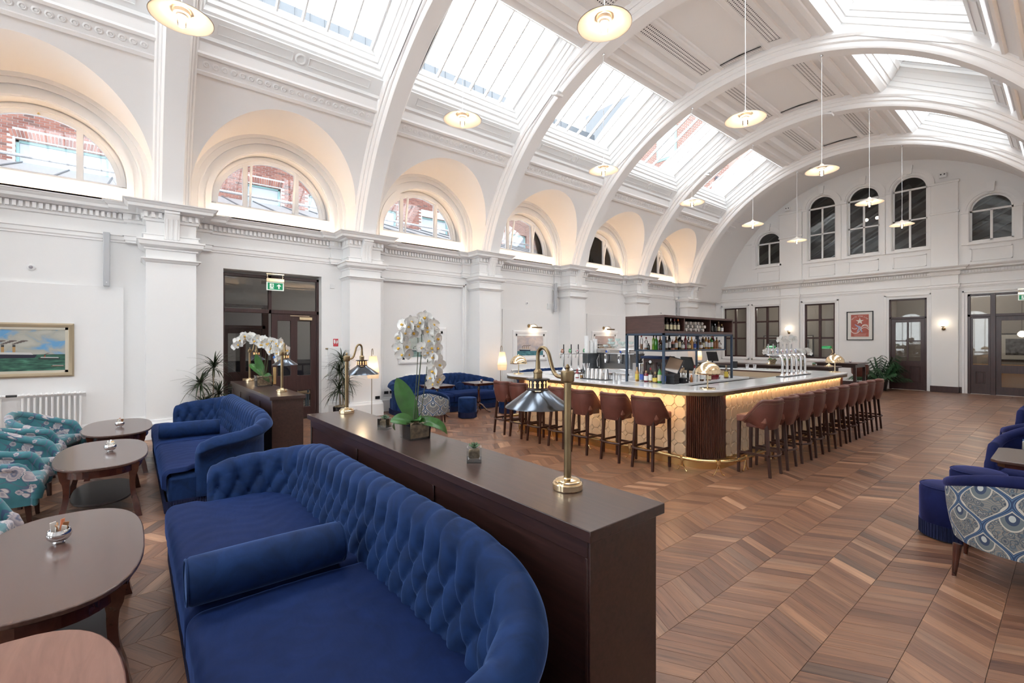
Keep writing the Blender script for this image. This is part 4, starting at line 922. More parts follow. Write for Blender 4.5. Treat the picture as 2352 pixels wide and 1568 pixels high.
def bolster(lab, x, y, z, ln, r=.10, rotz=0, group='blue bolster cushions'):
    t = thing('bolster_cushion', lab, 'cushion', (x, y, z), rotz, group)
    p = [(0, 0), (r * .55, .003), (r * .9, .006), (r, .022)] + [(r * (1 + .03 * math.sin(pi * k / 10)), .022 + (ln - .044) * k / 10) for k in range(1, 10)] + [(r, ln - .022), (r * .9, ln - .006), (r * .55, ln - .003), (0, ln)]
    m_ = M(); m_.T = Matrix.Rotation(-pi / 2, 4, 'X'); m_.lathe(p, 32, cap=False); obj('cushion_cover', m_, VELV, t, smooth=50, loc=(0, 0, r))
    for y_ in (.004, ln - .004):
        pp = M().tube([(r * .93 * math.cos(2 * pi * k / 24), y_, r + r * .93 * math.sin(2 * pi * k / 24)) for k in range(25)], .005, 6, cap=False); obj('piping', pp, VELV, t)
    return t
make_sofa('tufted_sofa', 'large blue velvet buttoned sofa in the foreground against the near dark wood divider', 3.40, (-4.47, .19, 0), 0, seats=(.54,))
make_sofa('tufted_sofa', 'blue velvet buttoned sofa against the far divider by the side door', 3.42, (-9.05, .22, 0), 0, seats=(.55,))
sC = make_sofa('tufted_sofa', 'blue velvet buttoned sofa against the white wall below the hidden picture behind the orchid', 2.75, (-9.46, 4.62, 0), pi / 2, res=.018, D=.95, seats=(.5,))
bolster('blue velvet bolster lying across the middle of the foreground sofa seat', -2.66, .19, .45, .73, .112)
bolster('blue velvet bolster on the far divider sofa near the side door', -7.45, .26, .445, .66, .10, -.08)
bolster('blue velvet bolster leaning on the back of the wall sofa behind the small tables', -10.12, 6.55, .445, .45, .10, 1.1)
sD = make_sofa('tufted_sofa', 'blue sofa back just showing over the bar top below the steamship picture', 2.75, (-9.46, 8.45, 0), pi / 2, res=.03, D=.95, buttons=False, seats=(.5,))
# ================================================================ DIVIDERS
def divider(lab, x0, x1, y0, y1, panels):
    t = thing('dark_wood_divider', lab, 'cabinet', ((x0 + x1) / 2, (y0 + y1) / 2, 0)); w2, d2 = (x1 - x0) / 2, (y1 - y0) / 2
    obj('counter_top', M().box(-w2, w2, -d2, d2, .955, 1.0), DWOOD, t, bevel=.003)
    e = .025; obj('carcass', M().box(-w2 + e + .012, w2 - e - .01, -d2 + e + .012, d2 - e - .012, .02, .955), DWOOD, t)
    obj('end_panel', M().box(w2 - e - .012, w2 - e, -d2 + e + .002, d2 - e - .002, .0, .955), DWOOD, t, bevel=.002); obj('end_panel', M().box(-w2 + e, -w2 + e + .012, -d2 + e, d2 - e, .0, .955), DWOOD, t, bevel=.002)
    L2 = 2 * (w2 - e - .012)
    for sy in (-1, 1):
        yy = sy * (d2 - e - .012); ya_, yb_ = sorted((yy, yy + sy * .012))
        obj('top_rail', M().box(-w2 + e + .012, w2 - e - .012, ya_, yb_, .88, .955), DWOOD, t, bevel=.002); obj('bottom_rail', M().box(-w2 + e + .012, w2 - e - .012, ya_, yb_, 0, .12), DWOOD, t, bevel=.002)
        for k in range(panels + 1):
            x = -w2 + e + .012 + L2 * k / panels; obj('stile', M().box(max(x - .012, -w2 + e + .012), min(x + .012, w2 - e - .012), ya_, yb_, .12, .88), DWOOD, t, bevel=.002)
    return t
divider('long dark wood divider in the foreground carrying the orchid and two brass lamps', -4.70, -1.13, 1.30, 1.785, 3)
divider('dark wood divider by the side door with a smaller orchid on top', -9.46, -6.42, 1.335, 1.765, 4)
# ================================================================ BRASS DESK LAMPS on the dividers
def desk_lamp(lab, x, y, rotz):
    t = thing('brass_desk_lamp', lab, 'lamp', (x, y, 1.0), rotz, 'brass lamps on the dividers')
    obj('base', M().lathe([(.069, 0), (.071, .004), (.071, .028), (.068, .032), (.062, .033), (.062, .040), (.058, .043), (.050, .044), (.050, .048), (.022, .052), (.021, .056)], 36), LBRASS, t, smooth=25)
    obj('pole', M().lathe([(.0175, .05), (.0175, .505)], 24), ABRASS, t)
    obj('pole_cap', M().lathe([(.018, .505), (.030, .510), (.032, .516), (.032, .555), (.029, .560), (.010, .563), (.007, .568), (.009, .574), (.012, .578), (.008, .584), (.006, .590), (0, .594)], 28), ABRASS, t, smooth=25)
    pts = [(0, 0, .527), (-.04, 0, .528), (-.075, 0, .535), (-.098, 0, .56), (-.115, 0, .60), (-.13, 0, .64), (-.155, 0, .665), (-.18, 0, .668), (-.20, 0, .655), (-.208, 0, .63), (-.208, 0, .57)]
    sm = []; 
    for i in range(len(pts) - 1):
        p0, p1, p2, p3 = pts[max(i - 1, 0)], pts[i], pts[i + 1], pts[min(i + 2, len(pts) - 1)]
        for k in range(4):
            f = k / 4; sm.append(tuple(.5 * (2 * b_ + (c_ - a) * f + (2 * a - 5 * b_ + 4 * c_ - d) * f * f + (3 * b_ - a - 3 * c_ + d) * f ** 3) for a, b_, c_, d in zip(p0, p1, p2, p3)))
    sm.append(pts[-1]); obj('swan_neck', M().tube(sm, .0095, 12), ABRASS, t, smooth=60)
    c = (-.208, 0, 0); obj('socket', M().lathe([(.011, .60), (.012, .56), (.018, .555), (.024, .545), (.024, .54), (.022, .538), (.022, .512)], 24, c), ABRASS, t, smooth=25)
    sh = obj('shade', M().lathe([(.055, .452), (.165, .372), (.168, .366), (.164, .368), (.054, .448)], 48, c, cap=False), GUN, t, smooth=40)
    # pierced gallery: band with cross-shaped openings
    G = M(); G.lathe([(.056, .510), (.060, .510), (.060, .505), (.048, .505), (.048, .462), (.052, .458), (.052, .452)], 48, c, cap=False); G.lathe([(.020, .512), (.056, .511)], 32, c, cap=False); gal = obj('gallery', G, BLACK, sh)
    for k in range(12):
        a = 2 * pi * k / 12; H_ = M(); H_.T = Matrix.Translation(c) @ Matrix.Rotation(a, 4, 'Z'); 
        H_.box(.0485, .0490, -.0028, .0028, .466, .500); H_.box(.0485, .0490, -.006, .006, .489, .494); H_.box(.0485, .0490, -.0045, .0045, .466, .472); obj('cross_opening', H_, LGLOW, sh, smooth=0)
    obj('bulb', M().lathe([(0, .39), (.018, .40), (.024, .42), (.016, .445), (.010, .46)], 14, c), BULBS, t)
    l = bpy.data.lights.new('lamp_light', 'POINT'); l.energy = 1.2; l.color = (1, .72, .42); l.shadow_soft_size = .02; o = bpy.data.objects.new('lamp_light', l); COL.objects.link(o); o.parent = t; o.location = (-.208, 0, .385)
    return t
LGLOW = mat('lamp_slot_glow', (1, .6, .3), emit=(1, .45, .15), estr=.8); BULBS = mat('soft_bulb', (1, .8, .6), emit=(1, .75, .45), estr=6)
desk_lamp('brass swan-neck lamp with dark conical shade at the near end of the foreground divider', -1.533, 1.60, 0)
desk_lamp('brass swan-neck lamp at the far end of the foreground divider beside the floor lamp', -4.525, 1.62, -1.12)
desk_lamp('brass swan-neck lamp near the camera end of the far divider right of the orchid', -6.975, 1.60, -.42)
desk_lamp('brass swan-neck lamp at the far end of the far divider left of the orchid', -9.25, 1.60, -.69)
# ================================================================ ORCHIDS
def leafm(ln, wd, droop, fold=.25, n=10):
    m_ = M(); 
    def fn(u_, v2):
        w_ = wd * math.sin(pi * min(1, u_ * .93 + .07)) ** .7 * (1 if u_ < .97 else .4); s_ = (v2 - .5) * 2; x = ln * u_ * math.cos(droop * u_); z = ln * u_ * math.sin(.55 - droop * u_ * 1.1) + abs(s_) * w_ * fold
        return (x, s_ * w_, z)
    m_.grid(fn, n * 2, 6); 
    def fb(u_, v2): p = fn(u_, v2); return (p[0], p[1], p[2] - .004)
    m_.grid(fb, n * 2, 6, flip=True); m_.uv = {}; return m_
def flower_mesh():
    m_ = M()
    def petal(ang, ln, wd, cup, zoff):
        m_.T = Matrix.Rotation(ang, 4, 'X') @ Matrix.Translation((zoff, 0, 0))
        def fn(u_, v2):
            s_ = (v2 - .5) * 2; w_ = wd * (math.sin(pi * min(1, .12 + u_ * .88)) ** .55); r_ = ln * u_; return (cup * (u_ ** 2) * .3 + .004 * s_ * s_, s_ * w_ * (1 if u_ < .999 else .2), r_)
        m_.grid(fn, 6, 4)
    for a in (0, 2.2, -2.2): petal(a, .044, .014, .012, 0)
    for a in (1.25, -1.25): petal(a, .046, .027, .016, .002)
    m_.T = Matrix.Identity(4); m_.uv = {}; return m_
FLM = flower_mesh().mesh('flower', 60); FLM.materials.append(PETAL)
LPM = M(); LPM.lathe([(0, 0), (.006, .004), (.008, .012), (.004, .020), (0, .022)], 8, (0, 0, 0)); LPM.T = Matrix.Identity(4)
LPm = M(); LPm.T = Matrix.Rotation(pi / 2, 4, 'Y'); LPm.lathe([(0, 0), (.006, .004), (.008, .012), (.004, .018), (0, .020)], 8); LPM = LPm.mesh('throat'); LPM.materials.append(YEL)
def orchid(lab, x, y, z, rotz, stems, leaves, pot=(.085, .125), sc=1, fl=1.0, small=False, group='white orchids in pots'):
    t = thing('white_orchid', lab, 'plant', (x, y, z), rotz, group); pw, ph = pot
    if small: obj('pot', M().lathe([(pw * .65, 0), (pw, ph), (pw * .9, ph)], 20), SOIL, t)
    else:
        Pg = M(); o_, i_ = pw, pw - .006; pr = [(-o_, -o_), (o_, -o_), (o_, o_), (-o_, o_)]
        Pg.prism([(a * .93, b_ * .93) for a, b_ in pr], 0, .012); Pg2 = Pg
        for k in range(4):
            a, b_ = pr[k], pr[(k + 1) % 4]; f = i_ / o_
            P8 = [(a[0] * .93, a[1] * .93, .0), (b_[0] * .93, b_[1] * .93, .0), (b_[0] * .93 * f, b_[1] * .93 * f, .0), (a[0] * .93 * f, a[1] * .93 * f, .0), (a[0], a[1], ph), (b_[0], b_[1], ph), (b_[0] * f, b_[1] * f, ph), (a[0] * f, a[1] * f, ph)]
            Pg2.add(P8, [(0, 3, 2, 1), (4, 5, 6, 7), (0, 1, 5, 4), (1, 2, 6, 5), (2, 3, 7, 6), (3, 0, 4, 7)])
        obj('glass_pot', Pg2, CLEAR, t, smooth=0)
        Bk = M(); Bk.grid(lambda u_, v2: ((u_ - .5) * 2 * (pw - .010), (v2 - .5) * 2 * (pw - .010), ph * .88 + .012 * math.sin(u_ * 23 + v2 * 9) * math.cos(v2 * 19) + .010 * R.random()), 12, 12); Bk.uv = {}
        s_ = pw - .010; Bk.box(-s_ * .97, s_ * .97, -s_ * .97, s_ * .97, .014, ph * .86); obj('bark', Bk, SOIL, t)
    for az, ln, wd, dr, lift in leaves:
        lm_ = leafm(ln, wd, dr); o = obj('leaf', lm_, LEAF, t, loc=(0, 0, ph * .9), rot=(.8 * math.cos(az - TH), -lift, az), smooth=50)
    for st in stems:
        pts = [tuple(q) for q in st]; sm = []
        for i in range(len(pts) - 1):
            p0, p1, p2, p3 = pts[max(i - 1, 0)], pts[i], pts[i + 1], pts[min(i + 2, len(pts) - 1)]
            for k in range(5):
                f = k / 5; sm.append(tuple(.5 * (2 * b_ + (c_ - a) * f + (2 * a - 5 * b_ + 4 * c_ - d) * f * f + (3 * b_ - a - 3 * c_ + d) * f ** 3) for a, b_, c_, d in zip(p0, p1, p2, p3)))
        sm.append(pts[-1]); o = obj('flower_stem', M().tube(sm, [.0035 - .002 * k / len(sm) for k in range(len(sm))], 6), STEM, t)
        if not small: obj('support_stick', M().tube([(pts[0][0] + .008, pts[0][1], ph * .8), (pts[2][0] + .006, pts[2][1], pts[2][2])], .0022, 6), STEM, t)
        n0 = int(len(sm) * .42); nf = int(12 * fl)
        for k in range(nf):
            i = n0 + int((len(sm) - 1 - n0) * k / max(1, nf - 1)); p = sm[i]; az = math.atan2(-y, -x) + (-.75, 0, .75)[k % 3] + R.uniform(-.3, .3); 
            q = (p[0] + .026 * math.cos(az) + R.uniform(-.02, .02), p[1] + .030 * math.sin(az), p[2] + .010 - .03 * (k % 2))
            f_ = bpy.data.objects.new('flower', FLM); COL.objects.link(f_); f_.parent = t; f_.location = q; s_ = sc * R.uniform(.85, 1.1); f_.scale = (s_, s_, s_); f_.rotation_euler = (R.uniform(-.4, .4), R.uniform(-.1, .5), az)
            if not small: l_ = bpy.data.objects.new('throat', LPM); COL.objects.link(l_); l_.parent = f_
            f_.matrix_parent_inverse = Matrix.Identity(4)
    return t
U = Vector((math.cos(TH), math.sin(TH), 0))  # picture-right direction in plan, used to lean the stems the way the photo shows
def sp(a, z, b_=0): return (U.x * a - U.y * b_ * -1 * 0 + b_ * -math.sin(TH), U.y * a + b_ * math.cos(TH), z)
orchid('large white orchid in a square glass pot on the foreground divider', -3.04, 1.585, 1.0, 0,
       [[sp(-.015, .10), sp(.005, .35), sp(.02, .62), sp(.015, .76), sp(-.03, .83, -.02), sp(-.07, .78, -.03), sp(-.09, .68, -.03), sp(-.08, .60, -.02)], [sp(.0, .10), sp(.02, .35), sp(.045, .62), sp(.05, .80), sp(.07, .86), sp(.10, .82), sp(.125, .74), sp(.13, .64)], [sp(.03, .10), sp(.06, .30), sp(.09, .56), sp(.08, .64), sp(.12, .62), sp(.15, .54), sp(.155, .45), sp(.13, .40)]],
       [(TH + pi - .1, .30, .036, .95, .12), (TH + pi + .3, .20, .050, .5, .10), (TH - .05, .33, .040, .80, -.10), (TH + .45, .24, .040, .8, -.05), (TH + 2.3, .33, .068, .10, .80), (TH - 1.0, .12, .045, .5, .3)], sc=1.25, fl=1.3)
orchid('white orchid in a square glass pot on the far divider by the door', -8.15, 1.60, 1.0, 0,
       [[sp(-.06, .10), sp(-.08, .35), sp(-.09, .6), sp(-.12, .70), sp(-.2, .78), sp(-.30, .76), sp(-.38, .70), sp(-.42, .64)], [sp(.0, .10), sp(.03, .35), sp(.04, .55), sp(.06, .66), sp(.14, .70), sp(.22, .68), sp(.30, .60), sp(.34, .52)], [sp(.02, .10), sp(.06, .3), sp(.08, .5), sp(.10, .62), sp(.16, .62), sp(.22, .56), sp(.28, .48), sp(.26, .42)], [sp(.02, .10), sp(-.02, .3), sp(-.04, .5), sp(-.02, .64), sp(.02, .72), sp(.06, .70), sp(.10, .64), sp(.14, .56)]],
       [(TH + pi, .34, .055, .5, .7), (TH - .1, .22, .05, 1.2, .1), (TH + 2.3, .32, .06, -.1, .95), (TH - .8, .2, .05, 1.0, 0)], pot=(.115, .165), sc=1.75, fl=1.4)
def succulent(lab, x, y, z):
    t = thing('succulent_pot', lab, 'plant', (x, y, z), R.random(), 'small succulents in glass cubes on the foreground divider'); Pg = M(); s_ = .030; t.scale = (1.4,) * 3
    Pg.box(-s_, s_, -s_, s_, 0, .014)
    for a, b_ in (((-s_, s_), (-s_, -s_ + .005)), ((-s_, s_), (s_ - .005, s_)), ((-s_, -s_ + .005), (-s_, s_)), ((s_ - .005, s_), (-s_, s_))): Pg.box(a[0], a[1], b_[0], b_[1], .014, .062)
    obj('glass_pot', Pg, CLEAR, t, smooth=0); obj('moss', M().box(-.023, .023, -.023, .023, .016, .052), SOIL, t, bevel=.008)
    lf = M(); 
    def fn(u_, v2): s2 = (v2 - .5) * 2; w_ = .007 * math.sin(pi * min(1, .25 + u_ * .75)) ** .6; return (.024 * u_, s2 * w_, .006 * (1 - abs(s2)) + .010 * u_)
    lf.grid(fn, 4, 4); lf.uv = {}; lm_ = lf.mesh('leaf', 60); lm_.materials.append(SUCC)
    for ring, n_, s2, tl_ in ((0, 7, 1.05, -.1), (1, 6, .85, -.5), (2, 5, .6, -.95)):
        for k in range(n_): o = bpy.data.objects.new('leaf', lm_); COL.objects.link(o); o.parent = t; o.location = (0, 0, .056 + .004 * ring); o.rotation_euler = (0, tl_, 2 * pi * k / n_ + ring * .5); o.scale = (s2,) * 3
SUCC = mat('succulent_green', (.10, .19, .11), .45, var=.3, vscale=30)
succulent('small succulent in a glass cube beside the near brass lamp', -2.224, 1.54, 1.0); succulent('small succulent in a glass cube to the left of the large orchid', -3.50, 1.56, 1.0)
# ================================================================ COFFEE TABLES
def sup(a, b_, n_=48, e=2.7): return [(a * math.copysign(abs(math.cos(2 * pi * k / n_)) ** (2 / e), math.cos(2 * pi * k / n_)), b_ * math.copysign(abs(math.sin(2 * pi * k / n_)) ** (2 / e), math.sin(2 * pi * k / n_))) for k in range(n_)]
def coffee_table(lab, x, y, top=None, group='oval coffee tables along the sofas', rot=0):
    t = thing('oval_coffee_table', lab, 'table', (x, y, 0), rot, group); A, B = .77, .365
    obj('table_top', M().prism(sup(A, B), .525, .55), top or TWOOD, t, bevel=.006); 
    Ap = M(); o_, i_ = sup(A - .05, B - .045), sup(A - .07, B - .065); n_ = len(o_)
    for k in range(n_): k2 = (k + 1) % n_; Ap.add([(*o_[k], .45), (*o_[k2], .45), (*o_[k2], .525), (*o_[k], .525), (*i_[k], .45), (*i_[k2], .45), (*i_[k2], .525), (*i_[k], .525)], [(0, 1, 2, 3), (7, 6, 5, 4), (4, 5, 1, 0)])
    obj('apron', Ap, MAHOG, t, smooth=50); obj('lower_shelf', M().prism(sup(A - .27, B - .12), .135, .155), DARKS, t, bevel=.004)
    for sx_ in (-1, 1):
        for sy_ in (-1, 1):
            lg = M(); N = 12; w_ = .062; pts = []
            for i in range(N + 1):
                f = i / N; z = .525 * (1 - f); off = .03 * math.sin(pi * f * .9) - .085 * max(0, f - .55) ** 1.5 * 6 * .5 if False else (-.035 * math.sin(pi * min(1, f * 1.35)) + .16 * max(0, f - .62) ** 1.3)
                wd = w_ * (1 - .42 * math.sin(pi * min(1, f * .95)) if f > .2 else 1) * (.95 if f < .9 else .8)
                cx_, cy = sx_ * (.54 + off * .55), sy_ * (.255 + off * .6)
                pts += [(cx_ - wd, cy - wd * .6, z), (cx_ + wd, cy - wd * .6, z), (cx_ + wd, cy + wd * .6, z), (cx_ - wd, cy + wd * .6, z)]
            fs = [(4 * i + k, 4 * i + (k + 1) % 4, 4 * i + 4 + (k + 1) % 4, 4 * i + 4 + k) for i in range(N) for k in range(4)] + [(4 * N + 3, 4 * N + 2, 4 * N + 1, 4 * N)]
            lg.add(pts, fs); obj('leg', lg, MAHOG, t, smooth=40)
    return t
DARKS = mat('dark_shelf_wood', (.035, .03, .033), .35)
def sugar_bowl(lab, x, y, z, white=False, sc=1, group='steel sugar bowls'):
    t = thing('sugar_bowl', lab, 'bowl', (x, y, z), R.random() * 3, group); t.scale = (sc,) * 3
    obj('bowl', M().lathe([(.018, 0), (.019, .003), (.015, .007), (.026, .012), (.034, .021), (.038, .033), (.037, .043), (.032, .053), (.030, .053), (.035, .042), (.035, .032), (.030, .021), (0, .016)], 28), CHROME, t)
    cols = [(.8, .78, .74), (.35, .16, .07), (.75, .25, .12), (.8, .78, .74), (.5, .3, .15), (.8, .78, .74)] if not white else [(.85, .85, .83)] * 3 + [(.75, .5, .25)]
    for k in range(8):
        c_ = cols[k % len(cols)]; m_ = mat('sachet_%d%d%d' % tuple(int(q * 99) for q in c_), c_, .5); a = k * .8; h = .038 + .010 * (k % 3)
        o = obj('sugar_sachet', M().box(-.009, .009, -.0015, .0015, 0, h), m_, t, loc=(.012 * math.cos(a), .012 * math.sin(a), .030), rot=(R.uniform(-.3, .3), R.uniform(-.25, .25), a))
    return t
coffee_table('oval coffee table with steel sugar bowl nearest the foreground sofa', -3.52, -.31); sugar_bowl('steel bowl of brown and white sugar sachets on the nearest full table', -3.69, -.325, .55, sc=1.45)
coffee_table('second oval coffee table with white sachets in its bowl', -6.40, -.235); sugar_bowl('steel bowl of white sugar sachets on the middle coffee table', -6.42, -.18, .55, True, sc=1.35)
coffee_table('farthest oval coffee table by the radiator', -8.24, -.15); sugar_bowl('steel bowl with dark sachets on the farthest coffee table', -8.17, -.133, .55, sc=1.35)
coffee_table('warm pinkish oak coffee table cut off at the bottom left corner', -1.83, -.375, TWOODP)
# ================================================================ TUB CHAIRS
def pattern_floral():
    m, n, L, b = nodes('teal_floral_velvet'); g = NG(n, L); v = g.coord('Object'); nz = g.tex('Noise', v, Scale=5.0, Detail=2.0)
    t = n.new('ShaderNodeTexCoord'); dv = n.new('ShaderNodeVectorMath'); dv.operation = 'ADD'; sc_ = n.new('ShaderNodeVectorMath'); sc_.operation = 'SCALE'; sc_.inputs['Scale'].default_value = .10
    L.new(nz.outputs['Color'], sc_.inputs[0]); L.new(t.outputs['Object'], dv.inputs[0]); L.new(sc_.outputs[0], dv.inputs[1]); vv = dv.outputs[0]
    col = g.ramp(nz.outputs['Fac'], [(.3, (.016, .115, .145)), (.7, (.065, .25, .29))])
    def flower(scale, rr, seed, col):
        vo = g.tex('Voronoi', vv, Scale=scale); mp = n.new('ShaderNodeVectorMath'); mp.operation = 'SUBTRACT'; L.new(vv, mp.inputs[0]); L.new(vo.outputs['Position'], mp.inputs[1])
        s3 = g.sep(mp.outputs[0]); an = g.m('ARCTAN2', g.m('ADD', s3[2], g.m('MULTIPLY', s3[1], .6)), g.m('ADD', s3[0], g.m('MULTIPLY', s3[1], .6))); d = vo.outputs['Distance']; d = g.m('MULTIPLY', d, 1.0)
        pet = g.m('MULTIPLY', g.m('ABSOLUTE', g.m('SINE', g.m('MULTIPLY', an, 4.0))), .22); q = g.m('DIVIDE', d, g.m('MULTIPLY', g.m('ADD', .78, pet), rr))
        rc = g.sep(vo.outputs['Color'])[0]; keep = g.m('GREATER_THAN', rc, seed); ins = g.m('MULTIPLY', g.m('LESS_THAN', q, 1.0), keep)
        pc = g.ramp(q, [(.0, (.16, .10, .09)), (.15, (.40, .32, .30)), (.35, (.10, .13, .22)), (.5, (.45, .40, .42)), (.72, (.30, .28, .33)), (.86, (.60, .55, .54)), (.94, (.08, .11, .20)), (1, (.08, .11, .2))]); return g.mix(ins, col, pc)
    nw = g.tex('Noise', v, Scale=4.2, Detail=0.0); vine = g.m('LESS_THAN', g.m('ABSOLUTE', g.m('SUBTRACT', nw.outputs['Fac'], .5)), .013); col = g.mix(vine, col, (.04, .08, .16))
    nw = g.tex('Noise', g.coord('Object', loc=(3, 1, 2)), Scale=6.5, Detail=0.0); vine = g.m('LESS_THAN', g.m('ABSOLUTE', g.m('SUBTRACT', nw.outputs['Fac'], .47)), .009); col = g.mix(vine, col, (.10, .12, .20))
    col = flower(6.0, .50, .22, col); col = flower(12.0, .34, .50, col)
    L.new(col, b.inputs['Base Color']); b.inputs['Roughness'].default_value = .8; b.inputs['Sheen Weight'].default_value = .35; return m
def pattern_paisley():
    m, n, L, b = nodes('paisley_fabric'); g = NG(n, L); uvn = n.new('ShaderNodeUVMap'); s3 = g.sep(uvn.outputs[0]); u_, v2 = s3[0], s3[1]
    U_ = g.m('MULTIPLY', u_, 3.5); V_ = g.m('MULTIPLY', v2, 2.5)    # metres to repeats
    cz = g.m('MULTIPLY', g.m('COSINE', g.m('MULTIPLY', V_, 2 * pi)), .25)
    def dist(sgn):
        q = g.m('ADD', g.m('SUBTRACT', U_, g.m('MULTIPLY', cz, sgn)), .5 if sgn > 0 else 0.0); q = g.m('ABSOLUTE', g.m('SUBTRACT', g.m('FRACT', q), .5)); return q
    d = g.m('MINIMUM', dist(1), dist(-1))
    def cell(du, dv): fu = g.m('SUBTRACT', g.m('FRACT', g.m('ADD', U_, du)), .5); fv = g.m('SUBTRACT', g.m('FRACT', g.m('ADD', V_, dv)), .5); fv = g.m('MULTIPLY', fv, .9); rr = g.m('SQRT', g.m('ADD', g.m('MULTIPLY', fu, fu), g.m('MULTIPLY', fv, fv))); return rr
    r = g.m('MINIMUM', cell(.25, .5 + .25), cell(.75, .25))
    vo = g.tex('Voronoi', g.comb(g.m('MULTIPLY', U_, 9), g.m('MULTIPLY', V_, 9)), Scale=1.0); dots = g.ramp(vo.outputs['Distance'], [(.0, (.34, .33, .31)), (.22, (.07, .085, .12)), (.32, (.26, .25, .235)), (.5, (.11, .125, .15)), (.62, (.29, .275, .25))], 'CONSTANT')
    wv = g.tex('Noise', g.comb(U_, V_), Scale=3.0, Detail=0.0); ring = g.m('FRACT', g.m('MULTIPLY', wv.outputs['Fac'], 14)); bl = g.m('GREATER_THAN', ring, .62); col = g.mix(g.m('MULTIPLY', bl, .6), dots, (.10, .17, .23))
    col = g.mix(g.m('LESS_THAN', r, .20), col, (.17, .21, .23)); col = g.mix(g.m('LESS_THAN', g.m('ABSOLUTE', g.m('SUBTRACT', r, .20)), .012), col, (.62, .60, .54)); col = g.mix(g.m('LESS_THAN', r, .11), col, (.05, .08, .15)); col = g.mix(g.m('LESS_THAN', r, .055), col, (.55, .60, .60))
    col = g.mix(g.m('LESS_THAN', d, .085), col, (.60, .58, .53)); col = g.mix(g.m('LESS_THAN', d, .052), col, (.035, .07, .16)); col = g.mix(g.m('LESS_THAN', g.m('ABSOLUTE', g.m('SUBTRACT', d, .025)), .008), col, (.12, .22, .36))
    L.new(col, b.inputs['Base Color']); b.inputs['Roughness'].default_value = .8; return m
FLOR = pattern_floral(); PAIS = pattern_paisley()
def tub_chair(name, lab, loc, rotz, outer, inner, rim, seatm, group, W=.66, D=.70, Hb=.80, Ha=.60, seat=.43, legm=LEGW, taper=False, leg_h=.2, tuft=False, cat='armchair'):
    # faces +y; back at -y
    t = thing(name, lab, cat, loc, rotz, group); r = W * .42; x0, x1, yb, yf = -W / 2 + .05, W / 2 - .05, -D / 2 + .07, D / 2 - .06
    segs = [('l', (x1, yf), (x1, yb + r)), ('a', (x1 - r, yb + r), 0, -pi / 2), ('l', (x1 - r, yb), (x0 + r, yb)), ('a', (x0 + r, yb + r), -pi / 2, -pi), ('l', (x0, yb + r), (x0, yf))]
    lens = [math.dist(q[1], q[2]) if q[0] == 'l' else r * pi / 2 for q in segs]; T_ = sum(lens)
    def plan(s_):
        for q, ln in zip(segs, lens):
            if s_ <= ln + 1e-9 or q is segs[-1]:
                f = s_ / ln
                if q[0] == 'l': a, b_ = q[1], q[2]; dx, dy = (b_[0] - a[0]) / ln, (b_[1] - a[1]) / ln; return a[0] + dx * s_, a[1] + dy * s_, -dy * -1 * -1 if False else dy * -1, dx
                an = q[2] + (q[3] - q[2]) * f; return q[1][0] + r * math.cos(an), q[1][1] + r * math.sin(an), math.cos(an), math.sin(an)
            s_ -= ln
    def nrm(s_):
        e = .002; a, b_ = plan(max(0, s_ - e)), plan(min(T_, s_ + e)); dx, dy = b_[0] - a[0], b_[1] - a[1]; l_ = math.hypot(dx, dy); return (-dy / l_ * -1 * -1 if False else -dy / l_ * -1, dx / l_ * -1)
    # travelling from right front to back to left front: outward is to the left-hand... choose sign by centre
    def outn(s_):
        p = plan(s_); nx_, ny_ = nrm(s_); 
        if nx_ * (p[0] - 0) + ny_ * (p[1] - .1) < 0: nx_, ny_ = -nx_, -ny_
        return nx_, ny_
    def H(s_): d = min(s_, T_ - s_); return Ha - .16 * sstep(.12, 0, d) + (Hb - Ha) * sstep(.10, lens[0] + r * pi / 2 + .05, d) * 1.0
    rr = .032
    def inner_f(u_, v2): s_ = u_ * T_; p = plan(s_); nx_, ny_ = outn(s_); h = H(s_) - rr; z = .28 + (h - .28) * v2; o = -.02 + .03 * v2; dpt = 0
    def fi(u_, v2):
        s_ = u_ * T_; p = plan(s_); nx_, ny_ = outn(s_); h = H(s_) - rr; z = .28 + (h - .28) * v2; o = -.045 + .035 * v2; return (p[0] + nx_ * o, p[1] + ny_ * o, z)
    def fo(u_, v2):
        s_ = u_ * T_; p = plan(s_); nx_, ny_ = outn(s_); h = H(s_) - rr; z = leg_h + .02 + (h - leg_h - .02) * v2; o = .045 - .05 * (1 - v2) ** 2 * (1 if taper else .2); return (p[0] + nx_ * o, p[1] + ny_ * o, z)
    uvs = lambda a, b_: (a * T_, b_ * .55)
    NU = 60; A_ = M(); A_.grid(fo, NU, 8, uvf=uvs); obj('outer_shell', A_, outer, t, smooth=60); A_ = M(); A_.grid(fi, NU, 8, uvf=uvs, flip=True); obj('inner_back', A_, inner, t, smooth=60)
    pts = []; 
    for k in range(NU + 1): s_ = T_ * k / NU; p = plan(s_); nx_, ny_ = outn(s_); pts.append((p[0] + nx_ * .015, p[1] + ny_ * .015, H(s_) - rr))
    fr0, fr1 = pts[0], pts[-1]; pts = [(fr0[0], fr0[1] + .0, leg_h + .08), (fr0[0], fr0[1] + .02, .36)] + pts + [(fr1[0], fr1[1] + .02, .36), (fr1[0], fr1[1] + .0, leg_h + .08)]
    Rm = M(); Rm.tube(pts, rr + .012, 12); obj('rim_roll', Rm, rim, t, smooth=60)
    for q in (0, 1):
        Fp = M(); p = plan(q * T_); Fp.box(p[0] - .05, p[0] + .05, p[1] - .03, p[1] + .015, leg_h + .01, H(q * T_) - .03); obj('arm_front', Fp, outer, t, bevel=.015)
    ofs = lambda d: [(plan(T_ * k / 24)[0] - outn(T_ * k / 24)[0] * d, plan(T_ * k / 24)[1] - outn(T_ * k / 24)[1] * d) for k in range(25)]
